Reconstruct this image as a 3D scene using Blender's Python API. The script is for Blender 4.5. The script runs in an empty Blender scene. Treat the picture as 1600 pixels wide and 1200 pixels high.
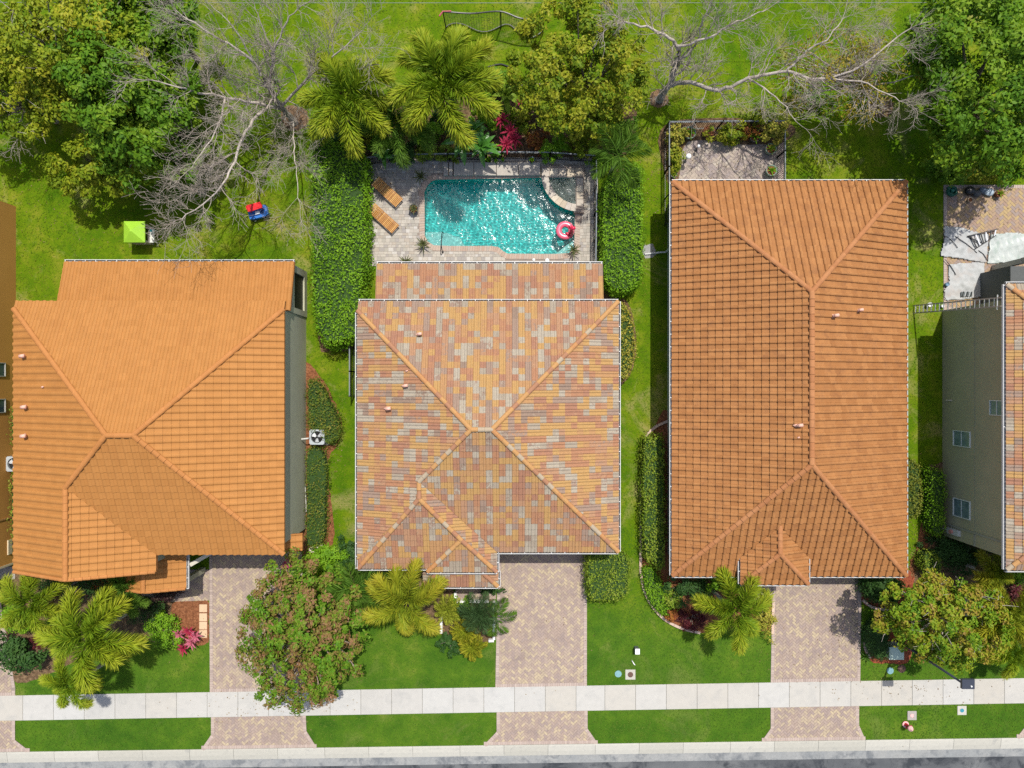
import bpy, bmesh, math, random
import numpy as np
from mathutils import Vector, Matrix

random.seed(11)
rng = np.random.default_rng(11)
S = bpy.context.scene
COL = S.collection

# ------------------------------------------------------------------ camera, sky, sun, exposure
H, F = 43.0, 1075.0                      # height of the drone (m), focal length (photo pixels)
cam = bpy.data.cameras.new('camera')
cam.sensor_width = 36.0
cam.lens = F / 1600 * 36
cam.clip_end = 2000
cam_ob = bpy.data.objects.new('camera', cam)
COL.objects.link(cam_ob)
cam_ob.location = (0, 0, H)
S.camera = cam_ob

SUN_EL = math.radians(66)
SUN_AZ = math.atan2(0.36, 0.93)          # from +Y towards +X
sun_dir = Vector((math.sin(SUN_AZ) * math.cos(SUN_EL), math.cos(SUN_AZ) * math.cos(SUN_EL), math.sin(SUN_EL)))
world = bpy.data.worlds.new('World')
S.world = world
world.use_nodes = True
wn = world.node_tree
sky = wn.nodes.new('ShaderNodeTexSky')
sky.sky_type = 'NISHITA'
sky.sun_disc = False
sky.sun_elevation = SUN_EL
sky.sun_rotation = SUN_AZ
sky.dust_density = 2.5
sky.ozone_density = 0.6
wn.links.new(sky.outputs[0], wn.nodes['Background'].inputs[0])
wn.nodes['Background'].inputs[1].default_value = 0.15
sun = bpy.data.lights.new('sun', 'SUN')
sun.energy = 4.3
sun.angle = math.radians(0.53)
sun.color = (1.0, 0.96, 0.89)
sun_ob = bpy.data.objects.new('sun', sun)
sun_ob.rotation_euler = sun_dir.to_track_quat('Z', 'Y').to_euler()
sun_ob.location = (15, 40, 60)
COL.objects.link(sun_ob)
S.view_settings.view_transform = 'Standard'
S.view_settings.look = 'None'
S.view_settings.exposure = 0.15
S.view_settings.gamma = 1.0
S.view_settings.use_curve_mapping = False
S.render.engine = 'CYCLES'
S.cycles.use_denoising = False
S.cycles.max_bounces = 6
S.cycles.diffuse_bounces = 3
S.cycles.glossy_bounces = 2
S.cycles.transmission_bounces = 4
S.cycles.transparent_max_bounces = 8
S.cycles.sample_clamp_indirect = 4.0


def P(px, py, h=0.0):
    """the point at height h that the photo shows at pixel (px, py) - used to survey the plan"""
    k = (H - h) / F
    return Vector(((px - 800) * k, (600 - py) * k, h))


def P2(px, py, h=0.0):
    v = P(px, py, h)
    return (v.x, v.y)


# ------------------------------------------------------------------ materials
MAT = {}


def ramp(nt, cols, interp='LINEAR'):
    r = nt.nodes.new('ShaderNodeValToRGB')
    cr = r.color_ramp
    cr.interpolation = interp
    n = len(cols)
    for i, c in enumerate(cols):
        if len(c) == 4:
            pos, c = c[0], c[1:]
        else:
            pos = i / (n if interp == 'CONSTANT' else max(1, n - 1))
        if i < 2 and i < n:
            e = cr.elements[i]
            e.position = pos
        else:
            e = cr.elements.new(pos)
        e.color = (*c, 1)
    if n == 1:
        cr.elements[1].color = (*cols[0][-3:], 1)
    return r


def noise_node(nt, scale, detail=3.0, rough=0.55, coord=None, distortion=0.0, stretch=None):
    n = nt.nodes.new('ShaderNodeTexNoise')
    n.inputs['Scale'].default_value = scale
    n.inputs['Detail'].default_value = detail
    n.inputs['Roughness'].default_value = rough
    n.inputs['Distortion'].default_value = distortion
    if coord is not None:
        if stretch:
            m = nt.nodes.new('ShaderNodeVectorMath')
            m.operation = 'MULTIPLY'
            m.inputs[1].default_value = stretch
            nt.links.new(coord, m.inputs[0])
            coord = m.outputs[0]
        nt.links.new(coord, n.inputs['Vector'])
    return n


def math_node(nt, op, a, b=None, c=None, clamp=False):
    m = nt.nodes.new('ShaderNodeMath')
    m.operation = op
    m.use_clamp = clamp
    for i, v in enumerate((a, b, c)):
        if v is None:
            continue
        if isinstance(v, (int, float)):
            m.inputs[i].default_value = v
        else:
            nt.links.new(v, m.inputs[i])
    return m.outputs[0]


def mixcol(nt, fac, a, b, blend='MIX'):
    m = nt.nodes.new('ShaderNodeMix')
    m.data_type = 'RGBA'
    m.blend_type = blend
    for sock, v in ((m.inputs[0], fac), (m.inputs[6], a), (m.inputs[7], b)):
        if isinstance(v, (int, float)):
            sock.default_value = v
        elif isinstance(v, tuple):
            sock.default_value = (*v, 1)
        else:
            nt.links.new(v, sock)
    return m.outputs[2]


def new_mat(name):
    m = bpy.data.materials.new(name)
    m.use_nodes = True
    nt = m.node_tree
    b = nt.nodes['Principled BSDF']
    return m, nt, b


def mat(name, cols, src='noise', scale=2.0, detail=4.0, interp='LINEAR', rough=0.8, var=0.15, vscale=6.0, vstretch=None,
        bump=None, metal=0.0, spec=0.3, world_space=True, stain=None, coat=0.0):
    """procedural material: ramp over noise / random per island / per object, times a finer value noise"""
    if name in MAT:
        return MAT[name]
    m, nt, b = new_mat(name)
    geo = nt.nodes.new('ShaderNodeNewGeometry')
    tc = nt.nodes.new('ShaderNodeTexCoord')
    co = geo.outputs['Position'] if world_space else tc.outputs['Object']
    if src == 'noise':
        n = noise_node(nt, scale, detail, coord=co)
        fac = math_node(nt, 'MULTIPLY_ADD', n.outputs['Fac'], 2.2, -0.6, clamp=True)
    elif src == 'island':
        fac = geo.outputs['Random Per Island']
    elif src in ('shade', 'shade_object'):
        if src == 'shade':
            at = nt.nodes.new('ShaderNodeAttribute')
            at.attribute_name = 'shade'
            fac = at.outputs['Fac']
        else:
            oi = nt.nodes.new('ShaderNodeObjectInfo')
            sp_ = nt.nodes.new('ShaderNodeSeparateColor')
            nt.links.new(oi.outputs['Color'], sp_.inputs[0])
            fac = sp_.outputs[0]
        nj = noise_node(nt, scale, detail, .7, coord=co)
        fac = math_node(nt, 'MULTIPLY_ADD', nj.outputs['Fac'], .11, math_node(nt, 'SUBTRACT', fac, .055), clamp=True)
    else:
        oi = nt.nodes.new('ShaderNodeObjectInfo')
        fac = oi.outputs['Random']
    r = ramp(nt, cols, interp)
    nt.links.new(fac, r.inputs[0])
    c = r.outputs[0]
    if var:
        n2 = noise_node(nt, vscale, 5.0, 0.65, coord=co, stretch=vstretch)
        v = math_node(nt, 'MULTIPLY_ADD', n2.outputs['Fac'], 4 * var, 1 - 2 * var)
        hsv = nt.nodes.new('ShaderNodeHueSaturation')
        nt.links.new(v, hsv.inputs['Value'])
        nt.links.new(c, hsv.inputs['Color'])
        c = hsv.outputs[0]
    if stain:
        sc, col, lo, hi, amt = stain
        n3 = noise_node(nt, sc, 6.0, 0.7, coord=co, distortion=0.4)
        mr = nt.nodes.new('ShaderNodeMapRange')
        mr.inputs[1].default_value = lo
        mr.inputs[2].default_value = hi
        mr.inputs[4].default_value = amt
        nt.links.new(n3.outputs['Fac'], mr.inputs[0])
        c = mixcol(nt, mr.outputs[0], c, col)
    nt.links.new(c, b.inputs['Base Color'])
    b.inputs['Roughness'].default_value = rough
    b.inputs['Metallic'].default_value = metal
    b.inputs['Specular IOR Level'].default_value = spec
    b.inputs['Coat Weight'].default_value = coat
    if bump:
        nb = noise_node(nt, bump[0], 5.0, 0.6, coord=co)
        bn = nt.nodes.new('ShaderNodeBump')
        bn.inputs['Strength'].default_value = bump[1]
        bn.inputs['Distance'].default_value = bump[2]
        nt.links.new(nb.outputs['Fac'], bn.inputs['Height'])
        nt.links.new(bn.outputs[0], b.inputs['Normal'])
    MAT[name] = m
    return m


def plain(name, col, rough=0.5, var=0.06, metal=0.0, spec=0.4, vscale=9.0, **k):
    return mat(name, [col, tuple(min(1, x * 1.12) for x in col)], rough=rough, var=var, vscale=vscale, metal=metal, spec=spec, **k)


def leaf_mat(name, cols, trans=0.30, rough=0.55, wave=0.6, spec=0.16):
    """leaf colours: ramp over (random per leaf, colour of the shoot it grows on) with light passing through"""
    if name in MAT:
        return MAT[name]
    m, nt, b = new_mat(name)
    geo = nt.nodes.new('ShaderNodeNewGeometry')
    at = nt.nodes.new('ShaderNodeAttribute')
    at.attribute_name = 'clump'
    f = math_node(nt, 'MULTIPLY', geo.outputs['Random Per Island'], 1 - wave)
    f = math_node(nt, 'MULTIPLY_ADD', at.outputs['Fac'], wave, f, clamp=True)
    r = ramp(nt, cols)
    nt.links.new(f, r.inputs[0])
    nt.links.new(r.outputs[0], b.inputs['Base Color'])
    b.inputs['Roughness'].default_value = rough
    b.inputs['Specular IOR Level'].default_value = spec
    tr = nt.nodes.new('ShaderNodeBsdfTranslucent')
    g = mixcol(nt, 1.0, r.outputs[0], (1.0, 1.0, 0.45), 'MULTIPLY')
    nt.links.new(g, tr.inputs[0])
    mx = nt.nodes.new('ShaderNodeMixShader')
    mx.inputs[0].default_value = trans
    nt.links.new(b.outputs[0], mx.inputs[1])
    nt.links.new(tr.outputs[0], mx.inputs[2])
    nt.links.new(mx.outputs[0], nt.nodes['Material Output'].inputs[0])
    MAT[name] = m
    return m


# ------------------------------------------------------------------ objects
def tag(o, label=None, cat=None, group=None, kind=None):
    if label: o['label'] = label
    if cat: o['category'] = cat
    if group: o['group'] = group
    if kind: o['kind'] = kind
    return o


def thing(name, label, cat, loc=(0, 0, 0), group=None):
    o = bpy.data.objects.new(name, None)
    o.empty_display_size = 0.3
    COL.objects.link(o)
    o.location = loc
    return tag(o, label, cat, group)


def root_loc(parent):
    l = Vector((0, 0, 0))
    while parent is not None:
        l = l + parent.location
        parent = parent.parent
    return l


def link_mesh(name, me, mats, parent=None, smooth=False):
    for m in (mats if isinstance(mats, (list, tuple)) else [mats]):
        me.materials.append(m)
    o = bpy.data.objects.new(name, me)
    COL.objects.link(o)
    if parent is not None:
        o.parent = parent
    if smooth:
        me.polygons.foreach_set('use_smooth', np.ones(len(me.polygons), bool))
    return o


class MB:
    """collects polygons in world coordinates, becomes ONE mesh object"""
    def __init__(self):
        self.v, self.f, self.m = [], [], []
        self.cur = 0

    def poly(self, pts):
        i = len(self.v)
        self.v += [tuple(p) for p in pts]
        self.f.append(list(range(i, i + len(pts))))
        self.m.append(self.cur)

    def prism(self, pts, z0, z1, bottom=False):
        n = len(pts)
        i = len(self.v)
        self.v += [(p[0], p[1], z0) for p in pts] + [(p[0], p[1], z1) for p in pts]
        self.f.append([i + n + k for k in range(n)])
        self.m.append(self.cur)
        for k in range(n):
            a, b = k, (k + 1) % n
            self.f.append([i + a, i + b, i + n + b, i + n + a])
            self.m.append(self.cur)
        if bottom:
            self.f.append([i + k for k in reversed(range(n))])
            self.m.append(self.cur)

    def box(self, x0, x1, y0, y1, z0, z1):
        self.prism([(x0, y0), (x1, y0), (x1, y1), (x0, y1)], z0, z1, True)

    def obox(self, c, ax, ay, az, sx, sy, sz):
        """oriented box: centre, three unit axes, full sizes"""
        c, ax, ay, az = Vector(c), Vector(ax), Vector(ay), Vector(az)
        i = len(self.v)
        for z in (-.5, .5):
            for x, y in ((-.5, -.5), (.5, -.5), (.5, .5), (-.5, .5)):
                self.v.append(tuple(c + ax * x * sx + ay * y * sy + az * z * sz))
        for q in ((3, 2, 1, 0), (4, 5, 6, 7), (0, 1, 5, 4), (1, 2, 6, 5), (2, 3, 7, 6), (3, 0, 4, 7)):
            self.f.append([i + k for k in q])
            self.m.append(self.cur)

    def bar(self, a, b, w, t=None):
        """rectangular bar from a to b"""
        a, b = Vector(a), Vector(b)
        d = b - a
        L = d.length
        d.normalize()
        up = Vector((0, 0, 1)) if abs(d.z) < 0.9 else Vector((0, 1, 0))
        s = d.cross(up).normalized()
        u = s.cross(d)
        self.obox((a + b) / 2, d, s, u, L, w, t or w)

    def tube(self, pts, r, n=8, cap=True, closed=False):
        pts = [Vector(p) for p in pts]
        if not isinstance(r, (list, tuple)):
            r = [r] * len(pts)
        i0 = len(self.v)
        N = len(pts)
        for k, p in enumerate(pts):
            d = (pts[(k + 1) % N] - pts[k - 1]) if closed else (pts[min(k + 1, N - 1)] - pts[max(k - 1, 0)])
            d.normalize()
            up = Vector((0, 0, 1)) if abs(d.z) < 0.95 else Vector((0, 1, 0))
            s = d.cross(up).normalized()
            u = s.cross(d)
            for j in range(n):
                a = 2 * math.pi * j / n
                self.v.append(tuple(p + (s * math.cos(a) + u * math.sin(a)) * r[k]))
        for k in range(N if closed else N - 1):
            for j in range(n):
                a, b = i0 + k * n + j, i0 + k * n + (j + 1) % n
                k2 = (k + 1) % N
                self.f.append([b, a, i0 + k2 * n + j, i0 + k2 * n + (j + 1) % n])
                self.m.append(self.cur)
        if cap and not closed:
            self.f.append([i0 + j for j in range(n)])
            self.f.append([i0 + (N - 1) * n + j for j in reversed(range(n))])
            self.m += [self.cur] * 2

    def lathe(self, c, prof, n=16):
        """prof: list of (r, z) from bottom to top"""
        i0 = len(self.v)
        for r, z in prof:
            for j in range(n):
                a = 2 * math.pi * j / n
                self.v.append((c[0] + r * math.cos(a), c[1] + r * math.sin(a), c[2] + z))
        for k in range(len(prof) - 1):
            for j in range(n):
                a, b = i0 + k * n + j, i0 + k * n + (j + 1) % n
                self.f.append([a, b, b + n, a + n])
                self.m.append(self.cur)
        self.f.append([i0 + j for j in reversed(range(n))])
        self.f.append([i0 + (len(prof) - 1) * n + j for j in range(n)])
        self.m += [self.cur] * 2

    def build(self, name, mats, parent=None, smooth=False):
        me = bpy.data.meshes.new(name)
        L = root_loc(parent) if parent is not None else Vector((0, 0, 0))
        me.from_pydata([(v[0] - L.x, v[1] - L.y, v[2] - L.z) for v in self.v], [], self.f)
        o = link_mesh(name, me, mats, parent, smooth)
        if isinstance(mats, (list, tuple)) and len(mats) > 1:
            me.polygons.foreach_set('material_index', self.m)
        me.update()
        return o


class Acc:
    """the same for large numpy quad sets, with a per-face float attribute 'clump'"""
    def __init__(self):
        self.V, self.Q, self.C, self.n = [], [], [], 0

    def add(self, V, Q, c=0.5):
        V = np.asarray(V, float).reshape(-1, 3)
        Q = np.asarray(Q, int).reshape(-1, 4)
        self.V.append(V)
        self.Q.append(Q + self.n)
        self.C.append(np.broadcast_to(np.asarray(c, float), (len(Q),)).copy())
        self.n += len(V)

    def tube(self, pts, rad, n=6):
        pts = np.asarray(pts, float)
        rad = np.broadcast_to(np.asarray(rad, float), (len(pts),))
        d = np.gradient(pts, axis=0)
        d /= np.linalg.norm(d, axis=1)[:, None] + 1e-9
        ref = np.where(np.abs(d[:, 2:3]) > .9, np.array([[0, 1., 0]]), np.array([[0, 0, 1.]]))
        s = np.cross(d, ref)
        s /= np.linalg.norm(s, axis=1)[:, None] + 1e-9
        u = np.cross(s, d)
        a = np.arange(n) * 2 * np.pi / n
        V = pts[:, None, :] + rad[:, None, None] * (np.cos(a)[None, :, None] * s[:, None, :] + np.sin(a)[None, :, None] * u[:, None, :])
        N = len(pts)
        i, j = np.meshgrid(np.arange(N - 1), np.arange(n), indexing='ij')
        j2 = (j + 1) % n
        Q = np.stack([i * n + j2, i * n + j, (i + 1) * n + j, (i + 1) * n + j2], -1).reshape(-1, 4)
        self.add(V.reshape(-1, 3), Q)

    def mesh(self, name, off=(0, 0, 0)):
        V = np.concatenate(self.V) - np.array(off)
        Q = np.concatenate(self.Q)
        me = bpy.data.meshes.new(name)
        me.vertices.add(len(V))
        me.vertices.foreach_set('co', V.astype(np.float32).ravel())
        me.loops.add(len(Q) * 4)
        me.loops.foreach_set('vertex_index', Q.astype(np.int32).ravel())
        me.polygons.add(len(Q))
        me.polygons.foreach_set('loop_start', np.arange(0, len(Q) * 4, 4, dtype=np.int32))
        me.update(calc_edges=True)
        at = me.attributes.new('clump', 'FLOAT', 'FACE')
        at.data.foreach_set('value', np.concatenate(self.C).astype(np.float32))
        return me

    def build(self, name, mats, parent=None, smooth=False):
        L = root_loc(parent) if parent is not None else (0, 0, 0)
        return link_mesh(name, self.mesh(name, L), mats, parent, smooth)


# ------------------------------------------------------------------ 2D geometry
def clip_half(poly, a, b, c):
    """keep the part of a polygon where a x + b y + c <= 0"""
    out = []
    n = len(poly)
    for i in range(n):
        p, q = poly[i], poly[(i + 1) % n]
        dp, dq = a * p[0] + b * p[1] + c, a * q[0] + b * q[1] + c
        if dp <= 0:
            out.append(p)
        if (dp < 0 < dq) or (dq < 0 < dp):
            t = dp / (dp - dq)
            out.append((p[0] + (q[0] - p[0]) * t, p[1] + (q[1] - p[1]) * t))
    return out


def area(poly):
    return 0.5 * sum(poly[i - 1][0] * poly[i][1] - poly[i][0] * poly[i - 1][1] for i in range(len(poly)))


def ccw(poly):
    return list(poly) if area(poly) > 0 else list(reversed(poly))


def half_planes(poly):
    """outer half planes of a convex ccw polygon: inside where a x + b y + c <= 0"""
    r = []
    for i in range(len(poly)):
        p, q = poly[i], poly[(i + 1) % len(poly)]
        dx, dy = q[0] - p[0], q[1] - p[1]
        L = math.hypot(dx, dy)
        if L < 1e-6:
            continue
        a, b = dy / L, -dx / L
        r.append((a, b, -(a * p[0] + b * p[1])))
    return r


def inside(poly, x, y):
    c = False
    n = len(poly)
    for i in range(n):
        x0, y0 = poly[i - 1]
        x1, y1 = poly[i]
        if (y0 > y) != (y1 > y) and x < (x1 - x0) * (y - y0) / (y1 - y0) + x0:
            c = not c
    return c


def inside_np(poly, X, Y):
    c = np.zeros(X.shape, bool)
    n = len(poly)
    for i in range(n):
        x0, y0 = poly[i - 1]
        x1, y1 = poly[i]
        if y1 == y0:
            continue
        c ^= ((y0 > Y) != (y1 > Y)) & (X < (x1 - x0) * (Y - y0) / (y1 - y0) + x0)
    return c


def smooth_poly(pts, n=6, closed=True):
    """Catmull-Rom through the points"""
    out = []
    N = len(pts)
    rngN = range(N if closed else N - 1)
    for i in rngN:
        if closed:
            p0, p1, p2, p3 = pts[i - 1], pts[i], pts[(i + 1) % N], pts[(i + 2) % N]
        else:
            p0, p1, p2, p3 = pts[max(i - 1, 0)], pts[i], pts[i + 1], pts[min(i + 2, N - 1)]
        for k in range(n):
            t = k / n
            out.append(tuple(0.5 * ((2 * b) + (-a + c) * t + (2 * a - 5 * b + 4 * c - d) * t * t + (-a + 3 * b - 3 * c + d) * t ** 3)
                             for a, b, c, d in zip(p0, p1, p2, p3)))
    if not closed:
        out.append(tuple(pts[-1]))
    return out


def fill_with_holes(name, loops, zf, mats, parent=None):
    """flat sheet: outer loop and hole loops, height zf(x, y)"""
    bm = bmesh.new()
    L = root_loc(parent) if parent is not None else Vector((0, 0, 0))
    edges = []
    for lp in loops:
        vs = [bm.verts.new((p[0] - L.x, p[1] - L.y, zf(p[0], p[1]) - L.z)) for p in lp]
        edges += [bm.edges.new((vs[i - 1], vs[i])) for i in range(len(vs))]
    bmesh.ops.triangle_fill(bm, use_beauty=True, use_dissolve=False, edges=edges, normal=(0, 0, 1))
    for f in bm.faces:
        if f.normal.z < 0:
            f.normal_flip()
    me = bpy.data.meshes.new(name)
    bm.to_mesh(me)
    bm.free()
    return link_mesh(name, me, mats, parent)


def pix(pts, h=0.0):
    return [P2(x, y, h) for x, y in pts]

# ------------------------------------------------------------------ ground, road, kerb, pavement
def grass_mat():
    m, nt, b = new_mat('lawn_grass')
    geo = nt.nodes.new('ShaderNodeNewGeometry')
    co = geo.outputs['Position']
    big = noise_node(nt, 0.16, 3, 0.6, co, 0.5)
    mid = noise_node(nt, 0.9, 5, 0.65, co, 0.3)
    fine = noise_node(nt, 9.0, 6, 0.75, co)
    f = math_node(nt, 'MULTIPLY', big.outputs['Fac'], 0.9)
    f = math_node(nt, 'MULTIPLY_ADD', mid.outputs['Fac'], 1.1, f)
    f = math_node(nt, 'MULTIPLY_ADD', fine.outputs['Fac'], 0.7, f)
    f = math_node(nt, 'MULTIPLY_ADD', f, 1.15, -1.05, clamp=True)
    back = ramp(nt, [(0.0, .026, .074, .004), (.3, .060, .126, .005), (.55, .100, .164, .006), (.8, .165, .190, .016), (1.0, .25, .215, .07)])
    front = ramp(nt, [(0.0, .022, .066, .008), (.35, .046, .108, .010), (.65, .070, .138, .012), (.9, .115, .165, .02), (1.0, .18, .175, .05)])
    nt.links.new(f, back.inputs[0])
    nt.links.new(f, front.inputs[0])
    sep = nt.nodes.new('ShaderNodeSeparateXYZ')
    nt.links.new(co, sep.inputs[0])
    mr = nt.nodes.new('ShaderNodeMapRange')
    mr.inputs[1].default_value = -8.0
    mr.inputs[2].default_value = -12.5
    wob = math_node(nt, 'MULTIPLY_ADD', big.outputs['Fac'], 6.0, sep.outputs[1])
    nt.links.new(wob, mr.inputs[0])
    c = mixcol(nt, mr.outputs[0], back.outputs[0], front.outputs[0])
    # worn, dry soil patches
    dry = noise_node(nt, 0.33, 6, 0.7, co, 0.8)
    dm = nt.nodes.new('ShaderNodeMapRange')
    dm.inputs[1].default_value = 0.54
    dm.inputs[2].default_value = 0.72
    dm.inputs[4].default_value = 0.75
    nt.links.new(dry.outputs['Fac'], dm.inputs[0])
    dd = math_node(nt, 'MULTIPLY', dm.outputs[0], math_node(nt, 'SUBTRACT', 1.0, math_node(nt, 'MULTIPLY', mr.outputs[0], 0.7)))
    dd = math_node(nt, 'MULTIPLY', dd, math_node(nt, 'MULTIPLY_ADD', fine.outputs['Fac'], 2.4, -0.4, clamp=True))
    c = mixcol(nt, dd, c, (.33, .25, .12))
    nt.links.new(c, b.inputs['Base Color'])
    b.inputs['Roughness'].default_value = 0.9
    b.inputs['Specular IOR Level'].default_value = 0.0
    bp = nt.nodes.new('ShaderNodeBump')
    bp.inputs['Strength'].default_value = 0.55
    bp.inputs['Distance'].default_value = 0.05
    blades = noise_node(nt, 24.0, 4, 0.8, co)
    nt.links.new(blades.outputs['Fac'], bp.inputs['Height'])
    nt.links.new(bp.outputs[0], b.inputs['Normal'])
    MAT['grass'] = m
    return m


GRASS = grass_mat()


def street(px, off):
    """pixel row of a line that runs with the street"""
    return off - px * (22.5 / 1600)


def street2(px, off):
    return off - px * (27.5 / 1600)


# deck rectangle of the pool: the only hole in the lawn
DK = (P2(570, 412, 0)[0], P2(934, 412, 0)[0], P2(570, 416, 0)[1], P2(570, 246, 0)[1])
BIG = 400
k0, k1 = P2(-12000, street(-12000, 1175)), P2(13600, street(13600, 1175))
def kerb_y(x):
    return k0[1] + (k1[1] - k0[1]) * (x - k0[0]) / (k1[0] - k0[0])
g = MB()
g.poly([(-BIG, kerb_y(-BIG), 0), (DK[0], kerb_y(DK[0]), 0), (DK[0], BIG, 0), (-BIG, BIG, 0)])
g.poly([(DK[1], kerb_y(DK[1]), 0), (BIG, kerb_y(BIG), 0), (BIG, BIG, 0), (DK[1], BIG, 0)])
g.poly([(DK[0], kerb_y(DK[0]), 0), (DK[1], kerb_y(DK[1]), 0), (DK[1], DK[2], 0), (DK[0], DK[2], 0)])
g.poly([(DK[0], DK[3], 0), (DK[1], DK[3], 0), (DK[1], BIG, 0), (DK[0], BIG, 0)])
g.poly([(-BIG, -BIG, -.13), (BIG, -BIG, -.13), (BIG, kerb_y(BIG), -.13), (-BIG, kerb_y(-BIG), -.13)])
tag(g.build('ground', GRASS), kind='structure')

ASPH = mat('asphalt', [(.055, .06, .064), (.085, .09, .094), (.14, .145, .145)], scale=0.35, detail=6, rough=0.85, var=0.12, vscale=30,
           bump=(60, .4, .01), stain=(0.5, (.02, .024, .03), .5, .6, .8))
CONC = mat('pavement_concrete', [(.405, .39, .355), (.425, .415, .385), (.41, .385, .335), (.43, .425, .40)], src='object', rough=0.85, var=0.05, vscale=3.0,
           bump=(40, .15, .01), stain=(1.2, (.29, .29, .275), .50, .72, .45))
KERBC = mat('kerb_concrete', [(.38, .365, .31), (.43, .415, .36)], src='object', rough=0.85, var=0.07, vscale=5.0,
            stain=(2.0, (.22, .22, .21), .58, .7, .45))
r = MB()
rw = 7.0
r.poly([(-BIG, kerb_y(-BIG) - rw, -.10), (BIG, kerb_y(BIG) - rw, -.10), (BIG, kerb_y(BIG) - .3, -.10), (-BIG, kerb_y(-BIG) - .3, -.10)])
tag(r.build('road', ASPH), kind='structure')
GUT = mat('gutter_concrete', [(.20, .21, .21), (.28, .28, .265)], scale=.8, rough=.85, var=.14, vscale=7.0, stain=(1.0, (.10, .11, .12), .5, .62, .7))

kerb = thing('kerb', None, None)
tag(kerb, kind='structure')
gm = MB()
gm.poly([(-60, kerb_y(-60) - 1.22, -.094), (60, kerb_y(60) - 1.22, -.094), (60, kerb_y(60) - .3, -.094), (-60, kerb_y(-60) - .3, -.094)])
gm.build('gutter_strip', GUT, kerb)
x = -40.0
i = 0
sl = (k1[1] - k0[1]) / (k1[0] - k0[0])
while x < 40:
    L = 2.75 if i % 3 else 2.95
    b = MB()
    x0, x1 = x + .008, x + L - .008
    def yy(xx, o): return kerb_y(xx) - o
    prof = [(0.0, .035), (.10, .04), (.42, .0), (.72, -.075), (.74, -.14)]
    n = len(prof)
    b.v = [(x0, yy(x0, o), z) for o, z in prof] + [(x1, yy(x1, o), z) for o, z in prof]
    for q in range(n - 1):
        b.f.append([q, q + 1, n + q + 1, n + q]); b.m.append(0)
    b.f.append([0, n, n + 1, 1]) if False else None
    b.v += [(x0, yy(x0, 0), -.14), (x1, yy(x1, 0), -.14)]
    b.f.append([2 * n, 0, n, 2 * n + 1]); b.m.append(0)
    b.f.append(list(range(n)) + [2 * n]); b.m.append(0)
    b.f.append([n + q for q in reversed(range(n))] + [2 * n + 1]); b.m.append(0)
    o = b.build('kerb_stone', KERBC, kerb)
    x += L
    i += 1

walk = thing('sidewalk', None, None)
tag(walk, kind='structure')
base = MB()
a0, a1 = P2(-300, street2(-300, 1087)), P2(1900, street2(1900, 1087))
c0, c1 = P2(-300, street2(-300, 1126)), P2(1900, street2(1900, 1126))
base.poly([(c0[0], c0[1], .012), (c1[0], c1[1], .012), (a1[0], a1[1], .012), (a0[0], a0[1], .012)])
base.build('joint_bed', plain('joint_sand', (.16, .15, .12), .9), walk)
edges = [-40.0]
joints = {}
x = -300
while x < 1900:
    step = 46.5 + (1.5 if (int(x) % 3 == 0) else -0.8)
    if 870 < x < 912: step = 45
    if 912 <= x < 930: step = 58
    b = MB()
    xa, xb = x + .28, x + step - .28
    pts = [P2(xa, street2(xa, 1126)), P2(xb, street2(xb, 1126)), P2(xb, street2(xb, 1087)), P2(xa, street2(xa, 1087))]
    cx, cy = sum(p[0] for p in pts) / 4, sum(p[1] for p in pts) / 4
    ins = [(cx + (p[0] - cx) * .985, cy + (p[1] - cy) * .98) for p in pts]
    zt = .036 + random.uniform(-.003, .003)
    nn = 4
    b.v = [(p[0], p[1], 0) for p in pts] + [(p[0], p[1], zt - .008) for p in pts] + [(p[0], p[1], zt) for p in ins]
    for q in range(4):
        w = (q + 1) % 4
        b.f.append([q, w, 4 + w, 4 + q]); b.f.append([4 + q, 4 + w, 8 + w, 8 + q])
        b.m += [0, 0]
    b.f.append([8, 9, 10, 11]); b.m.append(0)
    b.build('slab', CONC, walk)
    x += step

# ------------------------------------------------------------------ paver surfaces
PAV = mat('drive_pavers', [(0, .31, .235, .19), (.22, .34, .265, .205), (.42, .37, .295, .205), (.55, .285, .22, .19), (.74, .405, .325, .215), (.88, .325, .25, .205)], src='island', interp='CONSTANT', rough=.85, var=.07, vscale=3.0,
          stain=(.8, (.20, .155, .14), .50, .68, .5))
PAVB = mat('border_pavers', [(.34, .265, .225), (.40, .32, .27), (.30, .235, .205)], src='island', rough=.85, var=.06)
DECKP = mat('deck_pavers', [(0, .33, .305, .26), (.25, .385, .35, .30), (.45, .30, .275, .25), (.6, .41, .375, .32), (.8, .355, .31, .255), (.92, .44, .415, .375)], src='island', interp='CONSTANT', rough=.85, var=.08, vscale=3)
COPE = mat('coping_bricks', [(.36, .26, .20), (.40, .315, .25), (.35, .29, .245)], src='island', rough=.8, var=.06)
SAND = plain('paver_sand', (.22, .18, .15), .95)


def paver_prisms(acc, polys, z, jit=.0025, depth=.05):
    for p in polys:
        n = len(p)
        if n < 3:
            continue
        zt = z + random.uniform(-jit, jit)
        p = ccw(p)
        i = len(acc.v)
        acc.v += [(q[0], q[1], zt - depth) for q in p] + [(q[0], q[1], zt) for q in p]
        acc.f.append([i + n + k for k in range(n)])
        acc.m.append(0)
        for k in range(n):
            w = (k + 1) % n
            acc.f.append([i + k, i + w, i + n + w, i + n + k])
            acc.m.append(0)


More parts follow.
